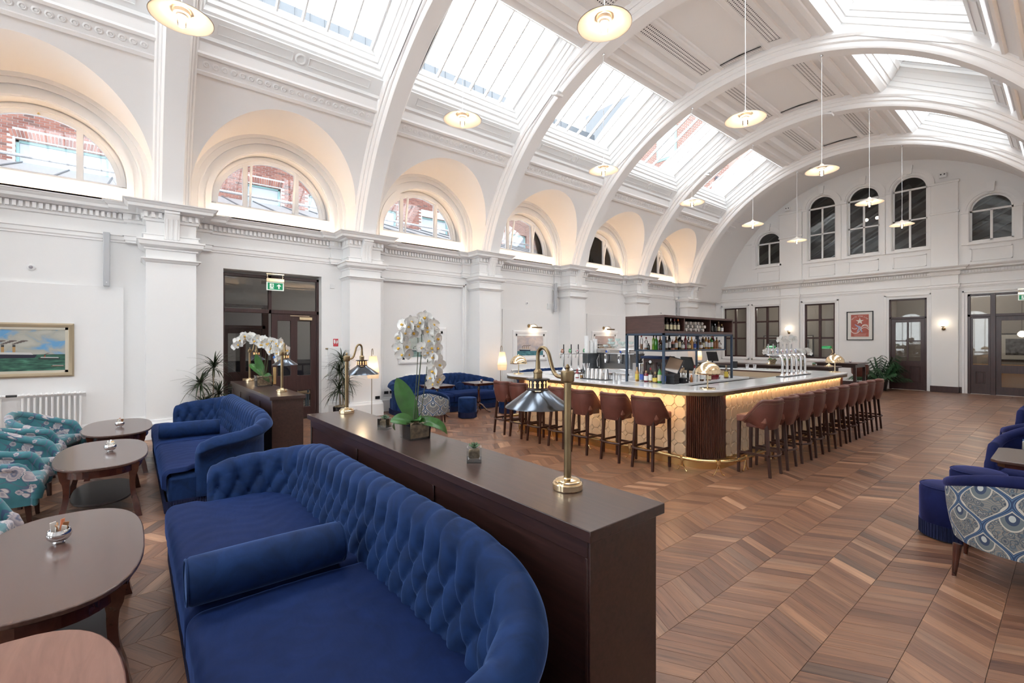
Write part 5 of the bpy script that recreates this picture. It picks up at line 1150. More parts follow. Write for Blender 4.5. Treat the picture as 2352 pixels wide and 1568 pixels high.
    Bs = M(); Bs.prism(ofs(.02), leg_h + .02, .32); obj('seat_rail', Bs, seatm if taper else outer, t, bevel=.02)
    Sc = M(); oo = ofs(.05); Sc.prism([(oo[0][0], yf + .035)] + oo + [(oo[-1][0], yf + .035)], .31, seat); obj('seat_cushion', Sc, seatm, t, bevel=.035, seg=4)
    for sx_ in (-1, 1):
        for sy_ in (-1, 1):
            lx, ly = sx_ * (W / 2 - .11), (yf - .06 if sy_ > 0 else yb + .08); lg = M()
            if taper:
                lg.tube([(lx, ly, leg_h + .02), (lx + sx_ * .015, ly + sy_ * .03, .012)], [.026, .013], 14); lo = obj('leg', lg, legm, t); obj('ferrule', M().lathe([(.012, 0), (.014, .003), (.014, .014)], 12, (lx + sx_ * .0155, ly + sy_ * .031, 0)), CHROME, lo)
            else:
                a, b_ = .022, .014; dx, dy = sx_ * .0, sy_ * .015
                lg.add([(lx - b_, ly - b_ + dy, 0), (lx + b_, ly - b_ + dy, 0), (lx + b_, ly + b_ + dy, 0), (lx - b_, ly + b_ + dy, 0), (lx - a, ly - a, leg_h + .01), (lx + a, ly - a, leg_h + .01), (lx + a, ly + a, leg_h + .01), (lx - a, ly + a, leg_h + .01)], [(0, 3, 2, 1), (4, 5, 6, 7), (0, 1, 5, 4), (1, 2, 6, 5), (2, 3, 7, 6), (3, 0, 4, 7)]); obj('leg', lg, legm, t)
    if tuft:
        for rw, z in ((0, .68), (1, .58)):
            for k in range(3 + rw):
                s_ = T_ / 2 + (k - (2 + rw) / 2) * .17; p = plan(s_); nx_, ny_ = outn(s_); o = obj('button', M().lathe([(0, .006), (.009, .003), (.011, 0)], 10), inner, t, loc=(p[0] - nx_ * .02, p[1] - ny_ * .02, z), rot=Vector((-nx_, -ny_, 0)).to_track_quat('Z', 'Y').to_euler())
    return t
G1 = 'teal floral tub chairs by the left wall'
TG = dict(outer=FLOR, inner=FLOR, rim=FLOR, seatm=FLOR, group=G1)
tub_chair('floral_tub_chair', 'teal floral tub chair farthest away beside the radiator', (-8.68, -.93, 0), -.42, Hb=.78, **TG)
tub_chair('floral_tub_chair', 'teal floral tub chair second from the radiator end', (-7.86, -1.0, 0), 0, Hb=.70, **TG)
tub_chair('floral_tub_chair', 'teal floral tub chair turned outward at the middle coffee table', (-7.08, -1.02, 0), -.40, Hb=.80, **TG)
tub_chair('floral_tub_chair', 'teal floral tub chair showing its outer arm and two wooden legs', (-6.30, -.97, 0), 0, Hb=.72, **TG)
tub_chair('floral_tub_chair', 'teal floral tub chair nearest the camera at the left edge', (-4.66, -1.0, 0), -.1, Hb=.74, **TG)
G2 = 'tub chairs along the right side'
cush = lambda p, lab, rz: None
tub_chair('paisley_tub_chair', 'paisley backed tub chair with blue velvet rim at the lower right', (-.20, 4.84, 0), .0, outer=PAIS, inner=VELVP, rim=VELVP, seatm=VELVP, group=G2, W=.90, D=.76, Hb=.80, Ha=.62, taper=True, leg_h=.22, legm=MAHOG)
tub_chair('blue_tub_chair', 'blue velvet tub chair holding a paisley cushion at the right edge', (-.12, 6.95, 0), pi - .15, outer=VELVP, inner=VELVP, rim=VELVP, seatm=VELVP, group=G2, legm=MAHOG, W=.84, D=.74, Hb=.86, Ha=.66, taper=True, tuft=True)
tub_chair('paisley_tub_chair', 'paisley lined tub chair behind the blue chair with the cushion', (-.12, 8.05, 0), .2, outer=PAIS, inner=VELVP, rim=VELVP, seatm=VELVP, group=G2, W=.84, D=.74, Hb=.84, Ha=.66, taper=True)
tub_chair('blue_tub_chair', 'farthest blue velvet tub chair at the right edge', (-.12, 10.55, 0), pi - .1, outer=VELVP, inner=VELVP, rim=VELVP, seatm=VELVP, group=G2, legm=MAHOG, W=.84, D=.74, Hb=.84, Ha=.66, taper=True, tuft=True)
tub_chair('paisley_tub_chair', 'paisley backed tub chair mostly hidden in front of the wall sofa', (-8.35, 4.70, 0), .9, outer=PAIS, inner=VELV, rim=VELV, seatm=VELV, group='paisley chairs', W=.72, D=.68, Hb=.74, Ha=.55, taper=True)
t = thing('paisley_cushion', 'rectangular paisley cushion on the blue tub chair', 'cushion', (-.13, 6.80, .43), pi - .15)
Cc = M(); Cc.grid(lambda a, b_: ((a - .5) * .44 * (1 - .04 * math.cos(pi * (b_ - .5))), .05 * math.sin(pi * a) ** .5 * math.sin(pi * b_) ** .5, b_ * .30), 20, 14, uvf=lambda a, b_: (a * .44, b_ * .30)); Cc.grid(lambda a, b_: ((a - .5) * .44, -.05 * math.sin(pi * a) ** .5 * math.sin(pi * b_) ** .5, b_ * .30), 20, 14, uvf=lambda a, b_: (a * .44, b_ * .30), flip=True)
obj('cushion_cover', Cc, PAIS, t, smooth=70, rot=(.25, 0, 0))
def pouf(lab, x, y, mt=VELVP, r=.205, h=.45):
    t = thing('round_pouf', lab, 'pouf', (x, y, 0), 0, 'round blue velvet poufs'); obj('drum', M().lathe([(r - .01, .12), (r, .13), (r, h - .04), (r - .012, h - .012), (r - .03, h), (r * .5, h + .006), (0, h + .008)], 40), mt, t, smooth=50)
    obj('piping', M().tube([((r - .008) * math.cos(2 * pi * k / 40), (r - .008) * math.sin(2 * pi * k / 40), h - .012) for k in range(41)], .006, 6, cap=False), mt, t)
    F = M()
    for k in range(110): a = 2 * pi * k / 110; F.T = Matrix.Rotation(a, 4, 'Z'); F.box(r - .004 - .006 * (k % 2), r + .004 - .004 * (k % 2), -.0045, .0045, .014, .135)
    F.T = Matrix.Identity(4); obj('bullion_fringe', F, FRINGE, t, kind='stuff', smooth=0); obj('base_disc', M().lathe([(r - .02, .0), (r - .02, .12)], 24), BLACK, t); return t
pouf('round indigo pouf beside the paisley chair at the lower right', -.69, 5.50); pouf('round indigo pouf behind the small dark table at the right', -.60, 6.36)
pouf('round blue pouf in front of the first small table by the wall sofa', -8.64, 5.80, VELV); pouf('round blue pouf beside the second small table by the bar corner', -8.60, 6.92, VELV)
def ped_table(lab, x, y, a=.36, b_=.30, rot=0):
    t = thing('pedestal_table', lab, 'table', (x, y, 0), rot, 'small dark pedestal tables'); c = .05; pl_ = [(-a + c, -b_), (a - c, -b_), (a, -b_ + c), (a, b_ - c), (a - c, b_), (-a + c, b_), (-a, b_ - c), (-a, -b_ + c)]
    obj('table_top', M().prism(pl_, .70, .725), TWOOD if x > -2 else MAHOG, t, bevel=.005); obj('apron', M().prism([(p * .9, q * .9) for p, q in pl_], .665, .70), MAHOG, t)
    obj('column', M().lathe([(.05, .66), (.045, .64), (.025, .62), (.03, .58), (.038, .55), (.026, .52), (.03, .40), (.045, .30), (.05, .26), (.03, .235), (.048, .21), (.05, .16), (.03, .14)], 20), MAHOG, t)
    for k in range(4):
        lg = M(); an = pi / 4 + k * pi / 2; pts = [(.03, .21), (.10, .17), (.18, .07), (.24, .03), (.29, .022)]; lg.tube([(p * math.cos(an), p * math.sin(an), q) for p, q in pts], [.024, .024, .019, .017, .015], 8); obj('leg', lg, MAHOG, t)
    return t
ped_table('small dark pedestal table left of the first pouf by the wall sofa', -8.05, 4.72, rot=.1) if False else None
ped_table('small dark pedestal table in front of the wall sofa with a red candle glass', -9.08, 5.28, .31, .31); ped_table('small dark pedestal table beside the leftmost bar stools', -9.08, 6.42, .31, .31)
ped_table('dark eight-sided table between the paisley and blue chairs at the right', -.07, 5.85, .38, .36)
def candle(lab, x, y, z):
    t = thing('candle_glass', lab, 'candle', (x, y, z), 0, 'small candle glasses on tables'); obj('glass', M().lathe([(.020, 0), (.030, .012), (.033, .035), (.030, .060), (.028, .060), (.030, .035), (.026, .014), (0, .008)], 18), CHROME, t); obj('wax', M().lathe([(.024, .05), (.022, .066), (0, .068)], 12), mat('candle_red', (.75, .15, .10), .5), t)
candle('red and chrome candle glass on the table before the wall sofa', -9.05, 5.30, .725); candle('red and chrome candle glass on the table beside the leftmost stools', -9.05, 6.48, .725)
# ================================================================ FLOOR LAMPS
SHADE = bpy.data.materials.new('pleated_shade'); SHADE.use_nodes = True; n = SHADE.node_tree.nodes; L = SHADE.node_tree.links; b = n['Principled BSDF']; b.inputs['Base Color'].default_value = (.86, .78, .66, 1); b.inputs['Roughness'].default_value = .8
tl_ = n.new('ShaderNodeBsdfTranslucent'); tl_.inputs[0].default_value = (1, .85, .66, 1); mx = n.new('ShaderNodeMixShader'); mx.inputs[0].default_value = .45; L.new(b.outputs[0], mx.inputs[1]); L.new(tl_.outputs[0], mx.inputs[2]); L.new(mx.outputs[0], n['Material Output'].inputs[0])
def floor_lamp(lab, x, y, H=1.42):
    t = thing('floor_lamp', lab, 'lamp', (x, y, 0), 0, 'pleated floor lamps'); obj('base', M().lathe([(.13, 0), (.13, .015), (.02, .022)], 32), ABRASS, t); obj('pole', M().tube([(0, 0, .02), (0, 0, H + .12), (.02, 0, H + .17), (.05, 0, H + .18), (.075, 0, H + .14), (.078, 0, H + .05)], .007, 8), ABRASS, t)
    c = (.078, 0, 0); S = M(); N = 96; pts = []; pr = [(.075, H + .02), (.125, H - .32), (.128, H - .34), (.115, H - .47)]
    for r_, z in pr:
        for k in range(N): rr_ = r_ + (.0025 if k % 2 else -.0025); pts.append((c[0] + rr_ * math.cos(2 * pi * k / N), rr_ * math.sin(2 * pi * k / N), z))
    S.add(pts, [(i * N + k, i * N + (k + 1) % N, (i + 1) * N + (k + 1) % N, (i + 1) * N + k) for i in range(3) for k in range(N)]); sh = obj('lamp_shade', S, SHADE, t, smooth=20); obj('shade_band', M().tube([(c[0] + .1285 * math.cos(2 * pi * k / 40), .1285 * math.sin(2 * pi * k / 40), H - .335) for k in range(41)], .003, 5, cap=False), mat('shade_band', (.45, .36, .27), .7), sh)
    l = bpy.data.lights.new('floor_lamp_light', 'POINT'); l.energy = .8; l.color = (1, .72, .45); l.shadow_soft_size = .03; o = bpy.data.objects.new('floor_lamp_light', l); COL.objects.link(o); o.parent = t; o.location = (c[0], 0, H - .2)
floor_lamp('pleated cream floor lamp behind the foreground divider by the pilaster', -9.9, 4.10, 1.36); floor_lamp('pleated cream floor lamp between the wall sofa and the bar corner', -9.9, 7.72, 1.40)
floor_lamp('pleated cream floor lamp glimpsed behind the bar shelf unit', -9.9, 18.0, 1.40)
# ================================================================ BAR
def rrect(x0, x1, y0, y1, r, n=10):
    p = []
    for cx_, cy, a0 in ((x1 - r, y0 + r, -pi / 2), (x1 - r, y1 - r, 0), (x0 + r, y1 - r, pi / 2), (x0 + r, y0 + r, pi)):
        for k in range(n + 1): a = a0 + pi / 2 * k / n; p.append((cx_ + r * math.cos(a), cy + r * math.sin(a)))
    return p
BX0, BX1, BY0, BY1, BRR = -7.12, -3.0, 5.83, 11.45, .37
bar = thing('island_bar', 'large island bar with glowing cream tiles and brass kick plate', 'bar', (0, 0, 0))
cnt = thing('bar_counter', 'white stone bar counter with rounded corners and brass edge running round the island bar', 'counter', (0, 0, 0))
out = rrect(-7.32, -2.93, 5.60, 11.66, .52, 14); inn = [(-6.62, 6.22), (-3.50, 6.22), (-3.50, 11.04), (-6.62, 11.04)]
obj('counter_top', holes(out, [inn], 'z', 1.033, 1.06), MARBLE, cnt, bevel=.008, smooth=30)
eo = rrect(-7.315, -2.935, 5.605, 11.655, .515, 14); obj('brass_edge', holes(eo, [rrect(-7.29, -2.96, 5.63, 11.63, .49, 14)], 'z', .985, 1.034), ABRASS, cnt, smooth=30)
obj('underside', holes(rrect(-7.29, -2.96, 5.63, 11.63, .49, 14), [inn], 'z', 1.0, 1.033), CABW, cnt)
obj('body', holes(rrect(BX0 + .02, BX1 - .02, BY0 + .02, BY1 - .02, BRR), [[(-6.70, 6.25), (-3.45, 6.25), (-3.45, 11.0), (-6.70, 11.0)]], 'z', .12, 1.0), mat('grout', (.40, .30, .20), .7), bar, smooth=30)
obj('kick_plate', holes(rrect(BX0 - .01, BX1 + .01, BY0 - .01, BY1 + .01, BRR), [[(-6.70, 6.25), (-3.45, 6.25), (-3.45, 11.0), (-6.70, 11.0)]], 'z', 0, .13), mat('brushed_brass', (.72, .48, .20), .28, metal=1), bar, smooth=30)
TILE = mat('cream_glazed_tile', (.74, .59, .42), .3, spec=.6, bump=.12, bscale=160, var=.10, vscale=2.5)
P_ = .166; oc = .047; gp = .002
def octm():
    h = P_ / 2 - gp; c = oc; q = [(-h + c, -h), (h - c, -h), (h, -h + c), (h, h - c), (h - c, h), (-h + c, h), (-h, h - c), (-h, -h + c)]; m_ = M()
    ins = [(a * .93, b_ * .93) for a, b_ in q]; m_.add([(a, 0, b_) for a, b_ in q] + [(a, -.006, b_) for a, b_ in q] + [(a, -.012, b_) for a, b_ in ins], [tuple(range(16, 24))] + [(k, (k + 1) % 8, 8 + (k + 1) % 8, 8 + k) for k in range(8)] + [(8 + k, 8 + (k + 1) % 8, 16 + (k + 1) % 8, 16 + k) for k in range(8)]); return m_
def diam():
    h = oc - gp * 1.6; q = [(0, -h), (h, 0), (0, h), (-h, 0)]; m_ = M(); ins = [(a * .8, b_ * .8) for a, b_ in q]
    m_.add([(a, 0, b_) for a, b_ in q] + [(a, -.006, b_) for a, b_ in q] + [(a, -.012, b_) for a, b_ in ins], [(8, 9, 10, 11)] + [(k, (k + 1) % 4, 4 + (k + 1) % 4, 4 + k) for k in range(4)] + [(4 + k, 4 + (k + 1) % 4, 8 + (k + 1) % 4, 8 + k) for k in range(4)]); return m_
OM = octm().mesh('tile', 20); OM.materials.append(TILE); DMs = diam().mesh('diamond_tile', 20); DMs.materials.append(TILE)
tl = []
fr_x0, fr_x1 = BX0 + BRR + .01, BX1 - BRR - .01; rt_y0, rt_y1 = BY0 + BRR + .01, BY1 - BRR - .01
nf = int((fr_x1 - fr_x0) / P_); nr = int((rt_y1 - rt_y0) / P_)
for i in range(nf + 1):
    for j in range(6):
        x = fr_x1 - P_ / 2 - i * P_; z = .215 + j * P_
        if i < nf and j < 5: tl.append((OM, x, BY0 + .018, z, 0))
        if i <= nf and (j < 6) and 0 < i: tl.append((DMs, x + P_ / 2, BY0 + .018, z - P_ / 2 if j else z - P_ / 2, 0))
for i in range(nr + 1):
    for j in range(6):
        y = rt_y0 + P_ / 2 + i * P_; z = .215 + j * P_
        if i < nr and j < 5: tl.append((OM, BX1 - .018, y, z, pi / 2))
        if 0 < i: tl.append((DMs, BX1 - .018, y - P_ / 2, z - P_ / 2, pi / 2))
tl.sort(key=lambda q: math.hypot(q[1], q[2])); cc = {OM: 0, DMs: 0}; TR = M()
for me, x, y, z, rz in tl:
    cc[me] += 1
    if cc[me] <= 290: o = bpy.data.objects.new(me.name.split('.')[0], me); COL.objects.link(o); o.parent = bar; o.location = (x, y, z); o.rotation_euler = (0, 0, rz)
    else:
        MX = Matrix.Translation((x, y, z)) @ Matrix.Rotation(rz, 4, 'Z'); b0 = len(TR.v); TR.v += [tuple(MX @ v.co) for v in me.vertices]; TR.f += [tuple(b0 + k for k in p.vertices) for p in me.polygons]
for a, b_, ax_ in ((fr_x0, fr_x1, 'x'), (rt_y0, rt_y1, 'y')):   # plain border above the tiles
    if ax_ == 'x': obj('tile_border', M().box(a, b_, BY0 + .006, BY0 + .02, .972, 1.0), TILE, bar)
    else: obj('tile_border', M().box(BX1 - .02, BX1 - .006, a, b_, .972, 1.0), TILE, bar)
if TR.v: obj('tiles', TR, TILE, bar, kind='stuff', smooth=20)
SLAT = wood('slatted_mahogany', (.05, .016, .010), (.10, .034, .022), .25, (10, 10, 1), .4)
for cx_, cy, a0, a1, nm in ((BX1 - BRR, BY0 + BRR, -pi / 2, 0, 'r'), (BX0 + BRR, BY0 + BRR, pi, 1.5 * pi, 'l'), (BX1 - BRR, BY1 - BRR, 0, pi / 2, 'b')):
    for k in range(22):
        a = a0 + (a1 - a0) * (k + .5) / 22; S_ = M(); S_.T = Matrix.Translation((cx_ + (BRR - .01) * math.cos(a), cy + (BRR - .01) * math.sin(a), 0)) @ Matrix.Rotation(a, 4, 'Z'); w_ = BRR * (a1 - a0) / 22 / 2 - .0015
        S_.prism([(0, -w_), (.012, -w_ * .8), (.018, 0), (.012, w_ * .8), (0, w_)], .132, 1.0); obj('slat', S_, SLAT, bar, smooth=50)
# led line under the overhang
obj('led_strip', M().box(fr_x0 - .1, fr_x1 + .1, BY0 - .175, BY0 - .155, .994, .9995), BARLED, cnt); obj('led_strip', M().box(BX1 + .035, BX1 + .045, rt_y0 - .1, rt_y1 + .1, .992, .999), BARLED, cnt)
# brass foot rail with brackets
fr = thing('foot_rail', 'polished brass foot rail wrapping round the base of the island bar', 'rail', (0, 0, 0))
rp = [p + (.175,) for p in rrect(-7.36, -2.76, 5.585, 11.7, .45, 10)]; rp = [(-7.36, 9.0, .175)] + rp[33:] + rp[:11] + [(-2.76, 11.2, .175)]
obj('rail', M().tube(rp, .024, 12), BRASS, fr)
for x, y, rz in [(-3.28 - .82 * k, 5.585, 0) for k in range(5)] + [(-2.76, 6.25 + .85 * k, pi / 2) for k in range(6)] + [(-2.86, 5.72, .9)]:
    B_ = M(); B_.T = Matrix.Translation((x, y, 0)) @ Matrix.Rotation(rz, 4, 'Z')
    for sx_ in (-1, 1): B_.tube([(0, 0, .155), (sx_ * .012, 0, .11), (sx_ * .030, 0, .06), (sx_ * .055, -.0, .018), (sx_ * .075, -.0, .008)], [.009, .006, .005, .005, .009], 8)
    B_.tube([(-.028, 0, .062), (.028, 0, .062)], .005, 6); B_.lathe([(.012, .142), (.028, .150), (.028, .20), (.012, .205)], 12); B_.tube([(0, 0, .16), (0, .22, .14)], .007, 6); obj('bracket', B_, BRASS, fr)
# back counter, inner shelf, floor of the bar
bb = thing('back_bar', 'white back counter in the middle of the bar under the shelf unit', 'counter', (0, 0, 0))
obj('counter_top', M().box(-6.35, -3.84, 6.40, 8.85, 1.01, 1.045), MARBLE, bb, bevel=.004); obj('cabinet', M().box(-6.30, -3.88, 6.45, 8.80, 0, 1.01), STEEL, bb)
obj('inner_shelf', M().box(-3.86, -3.50, 6.24, 11.0, .86, .88), mat('black_mat', (.02, .02, .02), .6), bb); obj('inner_shelf', M().box(-6.6, -3.86, 6.24, 6.40, .96, 1.04), MARBLE, bb); obj('sink_unit', M().box(-6.6, -3.9, 10.5, 11.0, .2, .9), STEEL, bb)
GLM = M().lathe([(.028, 0), (.036, .10), (.0345, .10), (.027, .006), (0, .006)], 10, cap=False).mesh('tumbler', 50); GLM.materials.append(CLEAR); gi = 0
for j in range(26):
    for i in range(4):
        o = bpy.data.objects.new('tumbler', GLM); COL.objects.link(o); o.location = (-3.80 + i * .083, 6.42 + j * .088 + (1.6 if j >= 13 else 0) * 0, .88); tag(o, 'clear tumbler in the close-packed rows on the sunken shelf inside the bar', 'glass', 'tumblers on the sunken shelf')
GLU = M().lathe([(.028, 0), (.036, .10), (.0345, .10), (.027, .006), (0, .006)], 10, cap=False).mesh('upturned_glass', 50); GLU.materials.append(CLEAR)
for j in range(20):
    for i in range(3):
        o = bpy.data.objects.new('upturned_glass', GLU); COL.objects.link(o); o.location = (-3.78 + i * .10, 8.85 + j * .10, .98); o.rotation_euler = (pi, 0, 0); tag(o, 'upturned glass in the rows beyond the tumblers beside the right hand taps', 'glass', 'upturned glasses inside the bar')
tag(obj('glass_rack', M().box(-3.86, -3.50, 8.78, 10.95, .88, .885), STEEL), 'steel drainer mat under the upturned glasses inside the bar', 'mat')
# ================================================================ STOOLS
def make_stool():
    t = thing('bar_stool', 'x', 'stool', (0, 0, 0), 0, 'brown leather bar stools')
    obj('seat', M().box(-.19, .19, -.16, .215, .665, .755), LEATHERS, t, bevel=.018, seg=3)
    pts = []; r = .13; x1, yb, yf = .172, -.205, .10
    segs = [('l', (x1, yf), (x1, yb + r)), ('a', (x1 - r, yb + r), 0, -pi / 2), ('l', (x1 - r, yb), (-x1 + r, yb)), ('a', (-x1 + r, yb + r), -pi / 2, -pi), ('l', (-x1, yb + r), (-x1, yf))]
    lens = [math.dist(q[1], q[2]) if q[0] == 'l' else r * pi / 2 for q in segs]; T_ = sum(lens)
    def plan(s_):
        for q, ln in zip(segs, lens):
            if s_ <= ln + 1e-9 or q is segs[-1]:
                f = s_ / ln
                if q[0] == 'l': a, b_ = q[1], q[2]; dx, dy = (b_[0] - a[0]) / ln, (b_[1] - a[1]) / ln; return a[0] + dx * s_, a[1] + dy * s_, -dy, dx
                an = q[2] + (q[3] - q[2]) * f; return q[1][0] + r * math.cos(an), q[1][1] + r * math.sin(an), math.cos(an), math.sin(an)
            s_ -= ln
    def top(s_): d = min(s_, T_ - s_); return .70 + .255 * min(1, d / .215)
    def bot(s_): d = min(s_, T_ - s_); return .660 - .07 * sstep(0, .22, d)
    def fo(u_, v2, k=1): s_ = u_ * T_; px, py, nx_, ny_ = plan(s_); z = bot(s_) + (top(s_) - bot(s_)) * v2; o = k * (.018 + .012 * math.sin(pi * v2)) - .03 * (1 - v2) ** 2 + .035 * v2; return (px + nx_ * o, py + ny_ * o, z)
    A_ = M(); A_.grid(fo, 48, 10); A_.grid(lambda u_, v2: fo(u_, v2, -1), 48, 10, flip=True)
    A_.uv = {}; bk = obj('backrest', A_, LEATHER, t, smooth=70)
    rim = []
    for k in range(49): s_ = T_ * k / 48; px, py, nx_, ny_ = plan(s_); rim.append((px + nx_ * .035, py + ny_ * .035, top(s_)))
    e0, e1 = rim[0], rim[-1]; obj('rolled_edge', M().tube([(e0[0] - .02, e0[1] - .01, .665)] + rim + [(e1[0] + .02, e1[1] - .01, .665)], .022, 10), LEATHER, t, smooth=60)
    N_ = M()
    for k in range(97): s_ = T_ * k / 96; px, py, nx_, ny_ = plan(s_); z = top(s_) - .030; o = .062; N_.T = Matrix.Translation((px + nx_ * o, py + ny_ * o, z)); N_.box(-.0028, .0028, -.0028, .0028, -.0028, .0028)
    N_.T = Matrix.Identity(4); obj('nail_trim', N_, ABRASS, bk, kind='stuff', smooth=0)
    Bc = M().prism([(-.13, -.18), (.13, -.18), (.165, .10), (-.165, .10)], .60, .67); obj('seat_frame', Bc, LEATHER, t, bevel=.01)
    for sx_ in (-1, 1):
        a, b_ = .019, .014
        for (x, y, x2, y2) in ((sx_ * .165, .185, sx_ * .168, .192), (sx_ * .135, -.140, sx_ * .160, -.195)):
            lg = M(); lg.add([(x2 - b_, y2 - b_, 0), (x2 + b_, y2 - b_, 0), (x2 + b_, y2 + b_, 0), (x2 - b_, y2 + b_, 0), (x - a, y - a, .67), (x + a, y - a, .67), (x + a, y + a, .67), (x - a, y + a, .67)], [(0, 3, 2, 1), (4, 5, 6, 7), (0, 1, 5, 4), (1, 2, 6, 5), (2, 3, 7, 6), (3, 0, 4, 7)]); obj('leg', lg, LEGW, t)
        obj('stretcher', M().prism([(sx_ * .175, -.185), (sx_ * .178, .19), (sx_ * .19, .19), (sx_ * .188, -.185)], .255, .285), LEGW, t)
    obj('stretcher', M().box(-.17, .17, .18, .195, .215, .245), LEGW, t)
    cu = M(); pts = [(-.165 + .33 * k / 12, -.19 - .045 * math.sin(pi * k / 12), .27) for k in range(13)]; cu.tube(pts, .013, 6); obj('curved_stretcher', cu, LEGW, t)
    return t
proto = make_stool(); first = True
LX = [-3.66, -4.20, -4.79, -5.30, -5.81, -6.28, -6.745]; RY = [6.29, 6.82, 7.37, 7.88, 8.46, 9.02, 9.54, 10.06, 10.60, 11.15]
fl_ = ['nearest the corner column', 'second', 'third', 'fourth', 'fifth', 'sixth', 'last, farthest from the corner column']
wn_ = ['first', 'second', 'third', 'fourth', 'fifth', 'sixth', 'seventh', 'eighth', 'ninth', 'tenth']
for i, x in enumerate(LX):
    lab = 'brown leather bar stool along the front of the bar, %s' % (fl_[i] if i in (0, 6) else fl_[i] + ' from the corner column')
    if first: proto.location = (x, 5.44, 0); proto['label'] = lab; first = False
    else: dup(proto, (x, 5.44 + R.uniform(-.01, .01), 0), R.uniform(-.05, .05), lab)
for i, y in enumerate(RY):
    lab = 'brown leather bar stool along the right side of the bar, %s from the corner column' % wn_[i] if i < 9 else 'brown leather bar stool along the right side of the bar, farthest from the corner column'
    dup(proto, (-2.605 + R.uniform(-.01, .01), y, 0), pi / 2 + R.uniform(-.05, .05), lab)
dup(proto, (-4.35, 17.9, 0), .2, 'leather bar stool at the far high table with its back to the palm'); dup(proto, (-4.7, 15.85, 0), 0.1, 'leather bar stool facing the palm at the far high table'); dup(proto, (-4.75, 14.7, 0), pi, 'leather bar stool behind the high table near the right banker lamp'); dup(proto, (-6.0, 14.7, 0), pi, 'leather bar stool behind the high table near the left banker lamp')
# ================================================================ MUSHROOM LAMPS
def mush(lab, x, y, z=1.06, sc=1):
    t = thing('brass_mushroom_lamp', lab, 'lamp', (x, y, z), 0, 'brass dome lamps on the bar'); t.scale = (sc,) * 3
    obj('base', M().lathe([(.098, 0), (.102, .004), (.102, .010), (.096, .016), (.03, .020), (.012, .026)], 40), LBRASS, t, smooth=30); obj('stem', M().lathe([(.0095, .02), (.0095, .19), (.016, .195), (.018, .21), (.012, .22)], 20), LBRASS, t)
    pr = [(.170 * math.cos(a) if a < pi / 2 else 0, .205 + .165 * math.sin(a)) for a in [pi / 2 * k / 14 for k in range(15)]]; pr = [(.168, .200)] + pr; obj('dome_shade', M().lathe(pr + [(p * .985, q - .003) for p, q in pr[::-1]], 48, cap=False), LBRASS, t, smooth=40); obj('finial', M().lathe([(.010, .368), (.012, .376), (.006, .386), (0, .39)], 14), LBRASS, t)
mush('brass dome lamp on the bar counter above the corner column', -3.16, 6.02); mush('brass dome lamp at the left end of the bar counter below the steamship picture', -7.02, 5.93); mush('brass dome lamp at the far right end of the bar counter', -3.19, 11.35); mush('brass dome lamp behind the till screen in the middle of the bar', -4.70, 7.6, 1.045, .95)
# ================================================================ BEER TAPS
def tap(lab, x, y, rz, badge, swan, group, z=1.06):
    t = thing('beer_tap', lab, 'tap', (x, y, z), rz, group)
    obj('base', M().lathe([(.055, .012), (.05, .025), (.03, .045), (.024, .06)], 20), CHROME, t); obj('drip_plate', M().box(-.075, .075, -.095, .095, 0, .014), BLACK, t, bevel=.004)
    if swan:  # curves toward local -x
        pts = [(0, 0, .03), (0, 0, .30), (-.008, 0, .345), (-.03, 0, .375), (-.065, 0, .39), (-.26, 0, .39)]; obj('column', M().tube(pts, [.024] * 5 + [.018], 14), CHROME, t, smooth=60); hx = -.24
        obj('cross_pipe', M().tube([(hx, -.11, .39), (hx, .11, .39)], .017, 10), CHROME, t); hz = .39
    else:
        pts = [(0, 0, .03), (0, 0, .31), (0, .0, .345), (-.0, 0, .375)]; obj('column', M().tube(pts, .021, 14), CHROME, t); hx = 0; hz = .375; obj('cross_pipe', M().tube([(0, -.12, .37), (0, .12, .37)], .013, 10), CHROME, t); obj('spout', M().tube([(0, 0, .37), (-.06, 0, .37), (-.085, 0, .35), (-.09, 0, .28)], .010, 8), CHROME, t)
    obj('handle', M().lathe([(.012, hz), (.014, hz + .03), (.018, hz + .05), (.012, hz + .07), (.013, hz + .10), (.011, hz + .19), (.013, hz + .20), (0, hz + .205)], 12, (hx, 0, 0)), STEEL if swan else BLACK, t)
    bx = hx + (.05 if not swan else .07); by = -.10 if not swan else 0
    bd = obj('badge_rim', M().prism([(.038 * math.cos(k * pi / 12), .048 * math.sin(k * pi / 12)) for k in range(24)], -.008, .008, 'x'), CHROME, t, loc=(bx, by, hz + .065)); obj('badge', M().prism([(.032 * math.cos(k * pi / 12), .042 * math.sin(k * pi / 12)) for k in range(24)], .0, .011, 'x'), badge, bd); obj('badge_mark', M().prism([(0, .022), (.009, .003), (.022, .0), (.008, -.008), (0, -.026), (-.008, -.008), (-.022, 0), (-.009, .003)], .011, .0125, 'x'), WHITEP if badge is not BW_ else mat('badge_red', (.6, .08, .12), .4), bd)
    obj('badge_stem', M().tube([(bx, by, hz), (bx, by, hz + .03)], .008, 8), CHROME, t); return t
BW_ = mat('badge_white', (.8, .8, .82), .3); BG_ = mat('badge_green', (.02, .35, .12), .3); BO_ = mat('badge_copper', (.45, .15, .07), .3); BK_ = mat('badge_black', (.02, .02, .03), .3); BL_ = mat('badge_lilac', (.5, .52, .75), .25)
bt = ['copper', 'green', 'white', 'green', 'white', 'black']
for i, (y, bmt) in enumerate(zip((7.186, 7.42, 7.65, 7.88, 8.10, 8.33), (BO_, BG_, BW_, BG_, BW_, BK_))):
    tap('straight chrome beer tap %s of six on the left bar counter, %s badge' % (['nearest', 'second', 'third', 'fourth', 'fifth', 'farthest'][i], bt[i]), -7.0, y, 0, bmt, False, 'straight chrome taps on the left counter')
